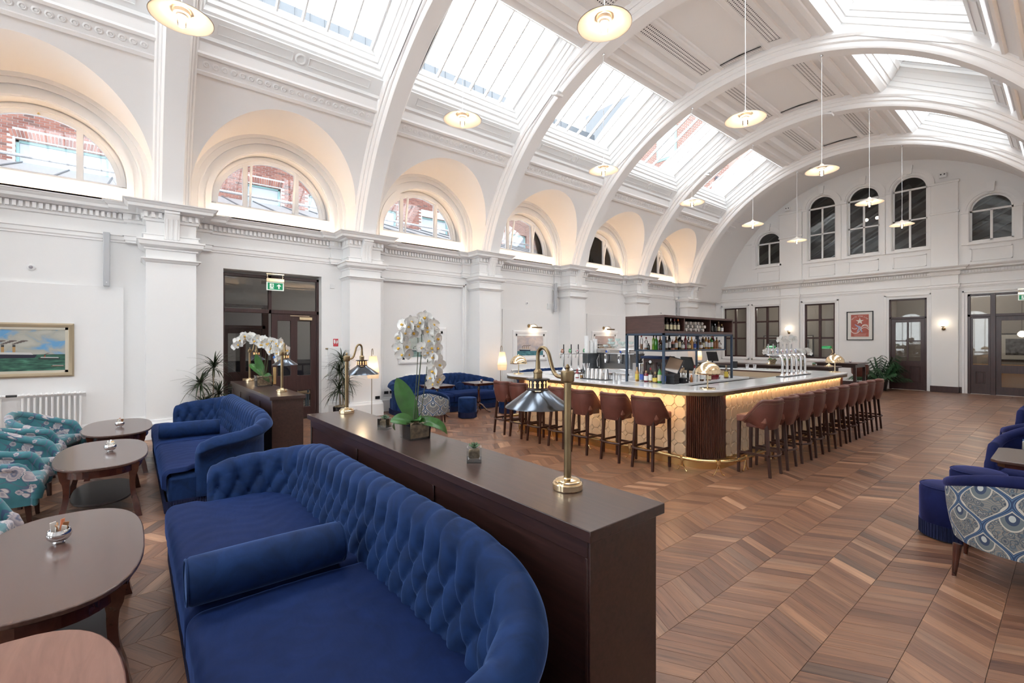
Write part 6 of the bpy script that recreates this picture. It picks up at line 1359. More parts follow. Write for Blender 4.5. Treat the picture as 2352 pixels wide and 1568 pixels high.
for i, y in enumerate((9.08, 9.30, 9.52, 9.74, 9.96, 10.18)):
    tap('swan-neck chrome beer tap on the right bar counter, %s of six' % ['nearest', 'second nearest', 'third nearest', 'third farthest', 'second farthest', 'farthest'][i], -3.36, y, 0, BL_ if i % 2 else BW_, True, 'swan-neck chrome taps on the right counter')
# ================================================================ SHELF UNIT
su = thing('hanging_bottle_shelf', 'dark wood and navy metal shelf unit rising above the middle of the bar', 'shelf', (0, 0, 0)); sx0, sx1, sy0, sy1 = -4.60, -3.90, 6.14, 8.33
CB = M(); CB.box(sx0, sx1, sy0, sy1, 2.065, 2.10); obj('top_board', CB, CABW, su, bevel=.002); obj('bottom_board', M().box(sx0, sx1, sy0, sy1, 1.825, 1.86), CABW, su, bevel=.002); obj('back_board', M().box(sx0, sx0 + .02, sy0, sy1, 1.86, 2.065), CABW, su)
obj('end_board', M().box(sx0 + .008, sx1 - .01, sy0 + .004, sy0 + .03, 1.86, 2.065), CABW, su); obj('end_board', M().box(sx0 + .01, sx1, sy1 - .03, sy1, 1.86, 2.065), CABW, su)
for y in (6.76, 7.58): obj('partition', M().box(sx0 + .02, sx1 - .03, y - .012, y + .012, 1.86, 2.065), CABW, su)
pm = .016
for x, y, z0 in ((sx1 - pm, sy0 + pm, 1.045), (sx0 + pm, sy0 + pm + .28, 1.045), (sx1 - pm, sy1 - pm, 1.045), (sx0 + pm, sy1 - pm, 1.045)): obj('post', M().box(x - pm, x + pm, y - pm, y + pm, z0 if y > 6.4 else 1.04, 1.825), NAVYM, su)
obj('post', M().box(sx0, sx0 + 2 * pm, sy0, sy0 + 2 * pm, 1.04, 1.825), NAVYM, su)
for x0, x1, y0, y1 in ((sx0, sx1, sy0, sy0 + .03), (sx0, sx1, sy1 - .03, sy1), (sx0, sx0 + .03, sy0, sy1), (sx1 - .03, sx1, sy0, sy1)): obj('top_rail', M().box(x0, x1, y0, y1, 1.795, 1.826), NAVYM, su)
hx0, hx1, hy0, hy1 = -4.50, -3.97, 6.26, 8.18
for x in (hx0, hx1):
    for y in (hy0, 7.25, hy1): obj('hanger', M().box(x - .011, x + .011, y - .011, y + .011, 1.555, 1.80), NAVYM, su)
for x0, x1, y0, y1 in ((hx0 - .011, hx1 + .011, hy0 - .011, hy0 + .011), (hx0 - .011, hx1 + .011, hy1 - .011, hy1 + .011), (hx0 - .011, hx0 + .011, hy0, hy1), (hx1 - .011, hx1 + .011, hy0, hy1)): obj('shelf_rail', M().box(x0, x1, y0, y1, 1.545, 1.567), NAVYM, su)
obj('glass_shelf', M().box(hx0, hx1, hy0, hy1, 1.567, 1.573), CLEAR, su)
# ================================================================ BOTTLES
def bmat(nm, c, r=.08): return mat('bottle_' + nm, c, r, spec=.8, coat=.5)
BM = {'dark': bmat('dark', (.010, .013, .012)), 'green': bmat('green', (.03, .20, .02)), 'lime': bmat('lime', (.14, .28, .02)), 'amber': bmat('amber', (.28, .09, .015)), 'gold': bmat('gold', (.50, .25, .05)), 'clear': CLEAR, 'red': bmat('red', (.20, .01, .02)), 'white': bmat('frosted', (.7, .72, .74), .4), 'brown': bmat('brown', (.07, .025, .012)), 'rose': bmat('rose', (.55, .25, .20))}
LBL = {'cream': mat('label_cream', (.66, .62, .42), .6), 'white': mat('label_white', (.75, .75, .74), .6), 'yellow': mat('label_yellow', (.70, .52, .08), .6), 'black': mat('label_black', (.03, .03, .03), .5), 'blue': mat('label_blue', (.06, .12, .45), .5), 'red': mat('label_red', (.5, .05, .05), .5)}
CAPS = {'dark': BLACK, 'red': mat('cap_red', (.30, .02, .03), .4), 'gold': mat('cap_gold', (.65, .35, .08), .3, metal=.6), 'cork': mat('cap_cork', (.45, .30, .16), .7), 'steel': STEEL, 'wood': mat('cap_orange', (.6, .18, .04), .5)}
PRO = {'wine': (.037, .185, .225, .014, .30), 'round': (.036, .17, .20, .013, .27), 'square': (.040, .14, .165, .014, .21), 'squat': (.048, .11, .145, .016, .20), 'tall': (.032, .20, .245, .013, .31), 'small': (.026, .08, .10, .010, .135)}
def bottle(lab, kind, body, label, cap, x, y, z, group, face=0, sc=1):
    r_, zs, zn, rn, H = PRO[kind]; t = thing('bottle', lab, 'bottle', (x, y, z), face, group)
    if sc != 1: t.scale = (sc,) * 3
    n_ = 4 if kind == 'square' and False else 16
    pr = [(0, .002), (r_ * .92, 0), (r_, .006), (r_, zs), (r_ * .9, zs + (zn - zs) * .35), (rn * 1.3, zn), (rn, zn + .012), (rn, H - .03)]
    obj('body', M().lathe(pr, n_, cap=False), BM[body], t, smooth=50); obj('cap', M().lathe([(rn + .001, H - .045), (rn + .0015, H - .04), (rn + .002, H - .003), (0, H)], 12), CAPS[cap], t)
    if body == 'clear': obj('liquid', M().lathe([(0, .005), (r_ * .93, .004), (r_ * .95, zs * (.45 + .4 * R.random())), (0, zs * .6)], 12, cap=False), BM[R.choice(['gold', 'amber', 'white', 'amber'])] if label != 'blue' else BM['white'], t)
    if label: obj('label', M().lathe([(r_ + .0008, zs * .22), (r_ + .0008, zs * .82)], 16, cap=False), LBL[label], t)
    return t
g_ = 'wine bottles in the top box of the shelf unit'
for i in range(5): bottle('dark bottle with cream label in the top box, %s of five from the corner' % ['first', 'second', 'third', 'fourth', 'fifth'][i], 'round', 'dark', 'cream', ['cork', 'dark', 'steel', 'red', 'wood'][i], sx1 - .07, 6.22 + .105 * i, 1.86, g_, sc=.72)
g_ = 'bottles at the far end of the top box'
for i, (b_, l_, c_, k_) in enumerate((('dark', None, 'dark', 'square'), ('dark', 'black', 'steel', 'square'), ('brown', 'cream', 'cork', 'round'), ('clear', 'white', 'cork', 'square'))): bottle('%s bottle in the far end of the top box, %s of four' % (['black', 'square dark', 'brown whisky', 'clear'][i], wn_[i]), k_, b_, l_, c_, sx1 - .07, 7.70 + .12 * i, 1.86, g_, sc=.7)
for i in range(15):
    r0 = i // 5; k = i % 5; t = thing('rolled_napkin', 'rolled white cloth in the middle of the top box, %s row %s from the left' % (['bottom', 'middle', 'top'][r0], wn_[k]), 'cloth', (sx1 - .19, 6.86 + .125 * k + .05 * (r0 % 2), 1.888 + .054 * r0), 0, 'rolled cloths in the top box'); t.scale = (1,) * 3
    sp_ = []; obj('cloth', M().tube([(-.13, 0, 0), (-.04, .006 * (k % 3 - 1), .003), (.14 + .02 * R.random(), .012 * (k % 3 - 1), 0)], [.026, .027, .025], 12), mat('cloth_white', (.62, .58, .54), .9, bump=.5, bscale=40), t); obj('roll_end', M().lathe([(.0, 0), (.010, .002)], 10), mat('roll_core', (.25, .15, .10), .8), t, loc=(.155, .012 * (k % 3 - 1), 0), rot=(0, pi / 2, 0))
# hanging shelf, side facing the front
g_ = 'bottles on the hanging shelf'
fl2 = [('tall', 'clear', None, 'red', 'clear bottle with red cap'), ('round', 'clear', 'white', 'red', 'clear bottle with white label'), ('small', 'dark', None, 'dark', 'small dark bottle'), ('tall', 'lime', None, 'dark', 'tall yellow-green bottle'), ('wine', 'green', None, 'dark', 'green bottle'), ('squat', 'brown', 'black', 'dark', 'dark decanter bottle'), ('tall', 'green', None, 'dark', 'bright green bottle')]
for i, (k_, b_, l_, c_, nm) in enumerate(fl2): bottle('%s on the front end of the hanging shelf, %s from left' % (nm, wn_[i]), k_, b_, l_, c_, -4.43 + .068 * i, 6.33 + .03 * (i % 2), 1.573, g_, sc=.74)
KS = [('round', 'brown', 'white', 'dark'), ('tall', 'dark', 'white', 'dark'), ('square', 'rose', 'black', 'steel'), ('round', 'amber', 'white', 'cork'), ('tall', 'dark', 'cream', 'steel'), ('squat', 'clear', 'white', 'dark'), ('tall', 'red', None, 'red'), ('squat', 'clear', 'cream', 'steel'), ('round', 'gold', None, 'gold'), ('square', 'clear', 'blue', 'steel'), ('square', 'amber', None, 'steel'), ('squat', 'clear', 'white', 'steel'), ('round', 'brown', 'cream', 'cork'), ('tall', 'gold', 'white', 'steel'), ('round', 'amber', 'white', 'dark'), ('wine', 'green', 'white', 'cork'), ('square', 'amber', None, 'dark'), ('round', 'amber', None, 'dark'), ('squat', 'clear', 'white', 'dark')]
nmk = {'brown': 'brown', 'dark': 'black glass', 'rose': 'pinkish', 'amber': 'amber', 'clear': 'clear glass', 'red': 'red', 'gold': 'golden', 'green': 'green'}
for i, (k_, b_, l_, c_) in enumerate(KS): bottle('%s bottle on the hanging shelf facing the right counter, %s from the corner' % (nmk[b_], ordn(i, 99, first='first', unit='').strip()), k_, b_, l_, c_, -4.03, 6.40 + .094 * i, 1.573, g_, sc=.76)
for i in range(15): k_, b_, l_, c_ = KS[(i * 7 + 3) % len(KS)]; bottle('back row bottle on the hanging shelf, behind the %s one of the front row' % ordn(i + 1, 99, unit='').strip(), k_, b_, l_, c_, -4.16, 6.44 + .12 * i, 1.573, g_, sc=.78)
g_ = 'spirit bottles along the front counter'
cn = [('round', 'gold', 'yellow', 'cork', 'yellow-label rum bottle', -4.47), ('round', 'clear', 'blue', 'steel', 'clear bottle with blue label', -4.385), ('square', 'red', 'white', 'cork', 'dark red bottle with white label', -4.30), ('round', 'clear', 'white', 'red', 'clear bottle with white label and red mark', -4.22), ('squat', 'clear', 'yellow', 'cork', 'golden squat bottle', -4.135), ('wine', 'green', 'cream', 'dark', 'dark green bottle with cream label', -4.06), ('round', 'clear', 'blue', 'steel', 'clear bottle beside the navy post', -3.985)]
for i, (k_, b_, l_, c_, nm, x) in enumerate(cn): bottle('%s on the front counter between the navy posts' % nm, k_, b_, l_, c_, x, 6.27, 1.06, g_, sc=.86)
g_ = 'bottles along the right edge of the back counter'
bb2 = [('small', 'amber', None, 'wood', 'tiny orange bottle'), ('round', 'clear', 'white', 'cork', 'frosted tall bottle'), ('wine', 'white', 'white', 'red', 'white bottle with pink foil'), ('tall', 'dark', 'black', 'dark', 'black slim bottle'), ('round', 'clear', 'white', 'steel', 'clear bottle with pourer'), ('wine', 'dark', 'black', 'wood', 'dark bottle with orange cap'), ('squat', 'clear', 'cream', 'cork', 'round amber decanter bottle'), ('round', 'dark', 'white', 'dark', 'dark bottle with striped label'), ('round', 'clear', 'yellow', 'cork', 'clear gin bottle with yellow label'), ('squat', 'clear', 'cream', 'cork', 'squat cream-label bottle'), ]
yy = [6.95, 6.82, 7.05, 7.17, 7.28, 7.39, 7.50, 7.95, 8.12, 8.25]
for i, (k_, b_, l_, c_, nm) in enumerate(bb2): bottle('%s on the back counter beside the till' % nm, k_, b_, l_, c_, -3.92 - .06 * (i % 2), yy[i], 1.045, g_, sc=.88)
for i in range(6): o = bottle('slim cranberry-coloured bottle behind the corner dome lamp, %s in its row' % wn_[i], 'tall', 'red', None, 'steel', -3.95, 7.60 + .055 * i, 1.045, 'row of cranberry bottles', sc=.62)
# tabasco, salt, shakers, jars on the front counter
bottle('red hot sauce bottle with green and red cap on the front counter', 'small', 'red', 'white', 'red', -5.545, 6.03, 1.06, 'condiments on the front counter', sc=1.15); bottle('small clear spice jar beside the hot sauce bottle', 'small', 'clear', None, 'dark', -5.47, 6.06, 1.06, 'condiments on the front counter', sc=1.1)
t = thing('bar_tray', 'black tray holding the row of steel cocktail tins', 'tray', (-5.14, 6.05, 1.06)); obj('tray', M().box(-.27, .27, -.10, .10, 0, .012), BLACK, t, bevel=.004)
for i in range(5):
    t = thing('cocktail_tin', 'upturned steel cocktail tin on the black tray, %s' % ['leftmost', 'second from the left', 'middle', 'second from the right', 'rightmost'][i], 'shaker', (-5.30 + .092 * i, 6.04 + .03 * (i == 4), 1.072), 0, 'upturned cocktail tins'); obj('tin', M().lathe([(.045, 0), (.046, .003), (.044, .01), (.032, .165), (.028, .17), (0, .171)], 28), STEEL, t, smooth=40)
t = thing('tool_jar', 'glass jar of long bar spoons at the left end of the black tray', 'jar', (-5.385, 6.09, 1.072)); obj('jar', M().lathe([(.035, 0), (.04, .13), (.038, .13), (.033, .006), (0, .006)], 18, cap=False), CLEAR, t)
for k in range(7): obj('bar_spoon', M().tube([(.01 * math.cos(k), .01 * math.sin(k), .01), (.06 * math.cos(k * .9), .05 * math.sin(k * .9), .25)], [.003, .006], 6), STEEL, t)
for i, (x, y, h, r_) in enumerate(((-4.97, 6.1, .11, .028), (-4.90, 6.12, .085, .022), (-4.80, 6.10, .13, .025), (-4.72, 6.13, .10, .030), (-4.66, 6.08, .10, .018))):
    t = thing('steel_jigger', 'small steel jigger or cup right of the cocktail tins, %s of five' % wn_[i], 'cup', (x, y, 1.06), 0, 'small steel cups on the front counter'); obj('cup', M().lathe([(r_ * .8, 0), (r_, h), (r_ * .92, h), (r_ * .7, .01)], 18, cap=False), STEEL, t)
# coffee machine
cm = thing('espresso_machine', 'chrome two-group espresso machine behind the bar with cups on top', 'coffee machine', (-5.75, 7.45, 1.045)); 
obj('body', M().box(-.42, .36, -.10, .30, .10, .46), mat('machine_steel', (.22, .22, .23), .3, metal=1), cm, bevel=.03); obj('drip_tray', M().box(-.42, .36, -.24, .0, .04, .13), CHROME, cm, bevel=.015); obj('hood', M().box(-.44, .38, -.16, .32, .40, .52), STEEL, cm, bevel=.03); obj('cup_rail', M().tube([(-.42, -.12, .56), (.36, -.12, .56), (.36, .28, .56), (-.42, .28, .56), (-.42, -.12, .56)], .008, 8), CHROME, cm)
for sx_ in (-.20, .14):
    obj('group_head', M().lathe([(.045, .27), (.05, .30), (.05, .40)], 20, (sx_, -.14, 0)), CHROME, cm); obj('portafilter', M().lathe([(.038, .235), (.042, .27)], 18, (sx_, -.14, 0)), CHROME, cm); obj('handle', M().tube([(sx_ + .03, -.16, .25), (sx_ + .16, -.26, .245)], .014, 8), BLACK, cm); ga = obj('gauge', M().lathe([(.036, 0), (.036, .02), (0, .022)], 20), CHROME, cm, loc=(sx_ + .05, -.165, .455), rot=(pi / 2, 0, 0)); obj('gauge_face', M().lathe([(.024, .022), (0, .024)], 18), mat('gauge_blue', (.03, .08, .35), .3), ga)
for sx_ in (-.38, .33): obj('steam_wand', M().tube([(sx_, -.15, .36), (sx_, -.2, .28), (sx_ + .03, -.22, .15)], .007, 8), CHROME, cm); 
for sx_ in (-.36, .30):
    for sy_ in (-.1, .25): obj('foot', M().lathe([(.025, 0), (.02, .05)], 12, (sx_, sy_, 0)), BLACK, cm)
MINT = mat('mint_ceramic', (.62, .72, .70), .2, spec=.6)
for i in range(12):
    r0 = i // 5; t = thing('coffee_cup', 'pale mint cup piled on the espresso machine, %s row, %s from the left' % (['bottom', 'middle', 'top'][r0], wn_[i % 5]), 'cup', (-6.05 + .125 * (i % 5) + .06 * r0, 7.42 + .08 * (i % 2), 1.045 + .535 + .062 * r0), i * .7, 'cups on the espresso machine'); obj('cup', M().lathe([(.022, 0), (.042, .02), (.050, .055), (.047, .055), (.038, .02), (0, .008)], 18, cap=False), MINT, t); obj('handle', M().tube([(.046, 0, .045), (.065, 0, .04), (.065, 0, .022), (.042, 0, .018)], .004, 6), MINT, t)
for i, (x, y, n_) in enumerate(((-6.29, 7.12, 22), (-6.27, 7.24, 16), (-6.25, 7.34, 18))):
    t = thing('paper_cup_stack', 'tall stack of white takeaway cups behind the taps, %s' % ['tallest at the left', 'short one in the middle', 'right one'][i], 'cups', (x, y, 1.045 + .42), 0, 'stacks of white cups')
    for k in range(n_): obj('paper_cup', M().lathe([(.042, .016 * k), (.044, .016 * k + .012), (.040, .016 * k + .015)], 16), WHITEP, t)
tag(obj('milk_fridge', M().box(-6.34, -6.20, 7.05, 7.40, 1.045, 1.465), mat('dark_appliance', (.05, .055, .06), .25, spec=.6), bevel=.01), 'dark counter appliance left of the espresso machine under the cup stacks', 'appliance')
t = thing('coffee_grinder', 'coffee grinder with dark bean hopper beside the espresso machine', 'grinder', (-5.12, 7.25, 1.045)); obj('body', M().box(-.09, .09, -.10, .12, 0, .26), STEEL, t, bevel=.02); obj('collar', M().lathe([(.06, .26), (.065, .30)], 16), BLACK, t); obj('hopper', M().lathe([(.035, .30), (.08, .36), (.095, .42), (.10, .43)], 20), mat('bean_hopper', (.06, .045, .04), .15, spec=.7), t)
t = thing('glazed_cabinet', 'small dark wood cabinet with glass front and white dial on the back counter', 'cabinet', (-4.55, 6.92, 1.045)); fr = M(); fr.box(-.24, .24, -.02, .16, .30, .36); fr.box(-.24, -.19, -.02, .16, 0, .3); fr.box(.19, .24, -.02, .16, 0, .3); fr.box(-.02, .02, -.02, .16, 0, .3); fr.box(-.24, .24, -.02, .16, 0, .03); obj('frame', fr, DOORW, t, bevel=.005); obj('door_glass', M().box(-.19, .19, -.005, 0, .03, .30), CLEAR, t); obj('dial', M().lathe([(.026, 0), (.026, .006), (0, .008)], 20), WHITEP, t, loc=(-.10, -.02, .305), rot=(pi / 2, 0, 0)); obj('back', M().box(-.19, .19, .12, .14, .03, .30), mat('cab_back', (.20, .13, .10), .6), t)
tag(obj('folded_cloth', M().box(-.28, .26, -.04, .2, 0, .045), mat('navy_cloth', (.015, .03, .09), .9, bump=1, bscale=20), loc=(-4.55, 6.90, 1.405), bevel=.018), 'folded navy cloth lying on top of the small glazed cabinet', 'cloth')
t = thing('till_screen', 'till screen facing the front with a brown reflection, beside the navy corner post', 'screen', (-4.02, 6.62, 1.045), .12); obj('stand', M().prism([(-.04, -.02), (.04, -.02), (.04, .12), (-.04, .12)], 0, .16), BLACK, t); sc_ = M(); sc_.T = Matrix.Translation((0, -.02, .28)) @ Matrix.Rotation(rad(-24), 4, 'X') @ Matrix.Rotation(rad(14), 4, 'Y'); sc_.box(-.13, .13, -.012, .012, -.13, .13); obj('housing', sc_, BLACK, t, bevel=.006); s2 = M(); s2.T = sc_.T; s2.box(-.115, .115, -.0135, -.012, -.115, .115); obj('screen', s2, mat('painted_brown_reflection', (.24, .16, .11), .12, spec=.8), t)  # the brown reflection is painted into the screen's base colour
for i, (x, y, z, rz) in enumerate(((-4.15, 7.25, 1.045, 2.7), (-5.6, 10.9, 1.06, 2.9))):
    t = thing('till_screen', ['black till screen seen from behind near the white bottle', 'raised black till screen above the far counter by the dark window'][i], 'screen', (x, y, z), rz); obj('stand', M().lathe([(.08, 0), (.08, .012), (.02, .02), (.018, .18)], 20), BLACK, t); sc_ = M(); sc_.T = Matrix.Translation((0, 0, .28)) @ Matrix.Rotation(rad(-18), 4, 'X'); sc_.box(-.15, .15, -.015, .015, -.12, .12); obj('housing', sc_, BLACK, t, bevel=.008)
for i in range(12): o = obj('menu_folder', M().box(-.115, .115, -.085, .085, 0, .0115), mat('black_leatherette', (.018, .018, .022), .4), loc=(-4.0 + R.uniform(-.004, .004), 6.45 + R.uniform(-.004, .004), 1.045 + .0125 * i), rot=(0, 0, .12 + R.uniform(-.05, .05)), bevel=.002); tag(o, 'black menu folder in the stack below the till screen, %s from the bottom' % ordn(i, 99, first='first', unit='').strip(), 'menu', 'stack of menu folders')
t = thing('card_printer', 'low black printer box beside the stack of menus', 'printer', (-3.93, 6.70, 1.045)); obj('body', M().box(-.07, .07, -.07, .07, 0, .085), BLACK, t, bevel=.008); obj('logo', M().box(.0705, .072, -.01, .01, .035, .06), WHITEP, t)
for i, (x, y, w_, d_, h) in enumerate(((-5.55, 11.3, .16, .10, .06), (-5.25, 11.3, .05, .05, .16), (-4.95, 11.3, .04, .04, .10), (-4.78, 11.3, .05, .05, .09))): tag(obj('caddy_box' if i < 2 else 'steel_cup', M().box(-w_, w_, -d_, d_, 0, h) if i < 2 else M().lathe([(.032, 0), (.04, .10), (.036, .10), (.03, .01)], 16, cap=False), BLACK if i < 2 else STEEL, loc=(x, y, 1.06), bevel=.004 if i < 2 else 0), ['low black caddy box on the far bar counter', 'upright black holder on the far bar counter', 'steel cup on the far counter left of its twin', 'steel cup on the far counter nearest the swan-neck taps'][i], 'box' if i < 2 else 'cup')
# ================================================================ HIGH TABLES AT THE BACK
def hightable(lab, x0, x1, y0, y1):
    t = thing('high_table', lab, 'table', ((x0 + x1) / 2, (y0 + y1) / 2, 0), 0, 'dark high tables'); a, b_ = (x1 - x0) / 2, (y1 - y0) / 2
    obj('table_top', M().box(-a, a, -b_, b_, 1.02, 1.06), DWOOD, t, bevel=.004); obj('apron', M().box(-a + .06, a - .06, -b_ + .06, b_ - .06, .93, 1.02), DWOOD, t)
    for sx_ in (-1, 1):
        for sy_ in (-1, 1): obj('leg', M().box(sx_ * (a - .08) - .035, sx_ * (a - .08) + .035, sy_ * (b_ - .08) - .035, sy_ * (b_ - .08) + .035, 0, .93), DWOOD, t)
hightable('long dark high table behind the bar carrying the green banker lamps', -7.4, -3.85, 13.4, 14.25); hightable('smaller dark high table with a candle glass near the palm', -5.1, -4.0, 16.2, 17.3)
candle('red and chrome candle glass on the far high table near the palm', -4.35, 16.9, 1.06)
GRG = mat('green_glass_shade', (.015, .20, .06), .12, spec=.8, emit=(.03, .5, .12), estr=.06)
def banker(lab, x, y, fx):
    t = thing('banker_lamp', lab, 'lamp', (x, y, 1.06), 0, 'green banker lamps'); t.scale = (1.25,) * 3
    obj('base', M().lathe([(.085, 0), (.085, .008), (.03, .03), (.014, .05)], 24), LBRASS, t); obj('stem', M().tube([(0, 0, .04), (0, 0, .20), (fx * .07, 0, .28), (fx * .05, 0, .35), (-fx * .0, 0, .385)], .008, 8), LBRASS, t)
    S = M(); S.grid(lambda u_, v2: (-fx * .04 + (u_ - .5) * .15, .065 * math.cos(pi * v2), .36 + .06 * math.sin(pi * v2)), 4, 12); S.uv = {}
    for q in (-.5, .5): pts = [(-fx * .04 + q * .15, .065 * math.cos(pi * k / 12), .36 + .06 * math.sin(pi * k / 12)) for k in range(13)]; S.add(pts, [tuple(range(13))])
    obj('shade', S, GRG, t, smooth=50)
banker('green-shaded brass banker lamp left on the high table', -5.5, 13.95, -1); banker('green-shaded brass banker lamp right on the high table beside the orchid', -4.05, 13.95, 1)
for i, (x, lab) in enumerate(((-5.35, 'small potted white orchid on the high table left of the swan-neck taps'), (-4.62, 'small potted white orchid on the high table right of the swan-neck taps'), (-4.98, 'taller potted white orchid rising behind the swan-neck taps'))):
    h = .28 if i < 2 else .62
    orchid(lab, x, 13.8, 1.06, 0, [[sp(0, .1), sp(-.03, .1 + h * .5), sp(-.06, .1 + h), sp(-.16, .12 + h), sp(-.22, .06 + h)], [sp(0, .1), sp(.03, .1 + h * .5), sp(.05, .1 + h), sp(.15, .14 + h), sp(.2, .06 + h)]], [(TH + pi, .18, .03, .9, .3), (TH, .2, .03, 1.0, .2)], pot=(.085, .14), sc=1.6, fl=.7, small=True, group='small orchids on the high table')
succ2 = thing('small_planter', 'tiny round plant between the orchid and right banker lamp on the high table', 'plant', (-4.33, 13.75, 1.06)); obj('pot', M().lathe([(.03, 0), (.04, .05), (0, .05)], 14), SOIL, succ2); obj('foliage', M().lathe([(.0, .09), (.03, .085), (.045, .06), (.03, .045)], 8), SUCC, succ2)
# ================================================================ PLANTS
DRAC = mat('dracaena_leaf', (.020, .034, .012), .4, var=.5, vscale=5); TRUNK = mat('cane', (.33, .27, .20), .8, bump=.6, bscale=40); PALM = mat('palm_leaf', (.018, .070, .022), .4, var=.4, vscale=5)
def blade(ln, w_, droop, n_=6):
    m_ = M(); m_.grid(lambda u_, v2: (ln * u_ * (1 - .12 * droop * u_), (v2 - .5) * 2 * w_ * (math.sin(pi * min(1, .15 + .85 * u_)) ** .6 if u_ < .999 else .02), -droop * ln * u_ ** 2.2 * .6 + abs(v2 - .5) * w_ * .6), n_, 2); m_.uv = {}; return m_.mesh('leaf', 60)
def dracaena(lab, x, y, canes):
    t = thing('potted_dracaena', lab, 'plant', (x, y, 0), 0, 'potted dracaenas by the side door'); obj('pot', M().lathe([(.13, 0), (.165, .02), (.175, .26), (.165, .27), (.15, .24), (0, .24)], 32), mat('glossy_black_pot', (.012, .012, .014), .12, spec=.7), t, smooth=40); obj('moss', M().lathe([(.15, .24), (.13, .28), (.07, .30), (0, .31)], 14), SOIL, t)
    bl = [blade(.30 + .05 * k, .011, .25 + .5 * k) for k in range(3)]
    for q in bl: q.materials.append(DRAC)
    for cx_, cy, tx, ty, h in canes:
        obj('cane', M().tube([(cx_, cy, .25), (cx_ * .7 + tx * .3, cy * .7 + ty * .3, .25 + (h - .25) * .5), (tx, ty, h)], [.014, .012, .009], 8), TRUNK, t)
        for k in range(58):
            el = R.uniform(-.45, 1.35); az = k * 2.4; o = bpy.data.objects.new('leaf', bl[k % 3]); COL.objects.link(o); o.parent = t; o.location = (tx, ty, h - .05 + .10 * R.random()); o.rotation_euler = (0, -el, az); s_ = R.uniform(.8, 1.15); o.scale = (s_,) * 3
dracaena('potted dracaena left of the side door behind the far divider', -10.15, 1.12, [(.02, .03, .0, .05, 1.22), (-.03, -.02, -.02, -.16, .92), (.03, -.03, .03, .12, .72), (0, 0, .02, -.10, .55)])
dracaena('potted dracaena in a black pot right of the side door', -10.28, 3.56, [(.02, .03, .0, .02, 1.27), (-.03, -.02, -.02, -.03, 1.0), (.03, .03, .03, .10, .80), (0, 0, .02, -.06, .62)])
t = thing('potted_palm', 'bushy dark green potted palm in front of the end wall under the poster', 'plant', (-4.35, 20.3, 0)); obj('pot', M().lathe([(.17, 0), (.22, .35), (.2, .36), (0, .32)], 24), BLACK, t)
pb = blade(.20, .012, .5, 4); pb.materials.append(PALM)
for k in range(30):
    az = k * 2.4; el = R.uniform(.25, 1.35); ln = R.uniform(.7, 1.0) * (1.25 if k == 0 else 1); pts = [(0, 0, .3)]; 
    for i in range(1, 9): f = i / 8; pts.append((ln * f * math.cos(el) * math.cos(az), ln * f * math.cos(el) * math.sin(az), .3 + ln * (f * math.sin(el) - .35 * f * f * math.cos(el)) + .12 * f))
    fo = obj('frond_stem', M().tube(pts, .006, 5), PALM, t)
    for i in range(3, 9):
        for s_ in (-1, 1):
            for hh in (0, .5):
                p = Vector(pts[i]) * (1 - hh * .5) + Vector(pts[i - 1]) * hh * .5; o = bpy.data.objects.new('leaf', pb); COL.objects.link(o); o.parent = fo; o.location = p; o.rotation_euler = (0, .2, az + s_ * (.6 + .2 * hh)); q = 1.5 * (1.1 - abs(i - 5) * .09); o.scale = (q,) * 3
# ================================================================ PENDANTS
ENAM = mat('opal_enamel', (.84, .78, .71), .3, spec=.5)
def pendant(lab, x, y, z=5.26):
    t = thing('pendant_light', lab, 'lamp', (x, y, z), 0, 'disc pendants over the bar hall'); zt = ZC + math.sqrt(RR ** 2 - (x - XC) ** 2) - z
    obj('shade', M().lathe([(.305, 0), (.30, .004), (.20, .052), (.10, .092), (.045, .115), (.03, .14), (.022, .145)] + [(.020, .135), (.04, .108), (.10, .086), (.20, .046), (.297, .0)], 56, cap=False), ENAM, t, smooth=50)
    obj('holder', M().lathe([(.075, .085), (.08, .06), (.078, .045), (.055, .035), (.048, .02), (.04, .018), (.038, .06)], 32, cap=False), ENAM, t, smooth=40)
    obj('glass_jar', M().lathe([(.036, .03), (.040, -.02), (.042, -.06), (.038, -.085), (.02, -.10), (0, -.104)], 24, cap=False), CLEAR, t); obj('filament_bulb', M().lathe([(.010, .02), (.012, -.0), (.019, -.03), (.018, -.05), (.008, -.065), (0, -.068)], 16), BULB, t)
    obj('flex', M().tube([(0, 0, .14), (.003, 0, zt * .3), (-.002, .003, zt * .7), (0, 0, zt)], .0055, 6), WHITEP, t); obj('ceiling_hook', M().lathe([(.02, zt - .03), (.03, zt - .01), (.03, zt + .01)], 12), STEEL, t)
    l = bpy.data.lights.new('pendant_light_source', 'POINT'); l.energy = 3.0; l.color = (1, .80, .60); l.shadow_soft_size = .03; o = bpy.data.objects.new('pendant_light_source', l); COL.objects.link(o); o.parent = t; o.location = (0, 0, -.02)
wpl = ['nearest', 'second', 'third', 'fourth', 'fifth', 'farthest']
for i, y in enumerate((.42, 4.1, 7.6, 11.12, 14.64, 18.16)): pendant('glowing disc pendant in the row nearer the left wall, %s' % ('nearest the camera' if i == 0 else 'farthest away' if i == 5 else wpl[i] + ' from the camera'), -6.25, y)
for i, y in enumerate((4.1, 7.6, 11.12, 14.64, 18.16)): pendant('glowing disc pendant in the right-hand row, %s' % ('nearest the camera' if i == 0 else 'farthest away' if i == 4 else ['', 'second', 'third', 'fourth'][i] + ' from the camera'), -3.36, y)
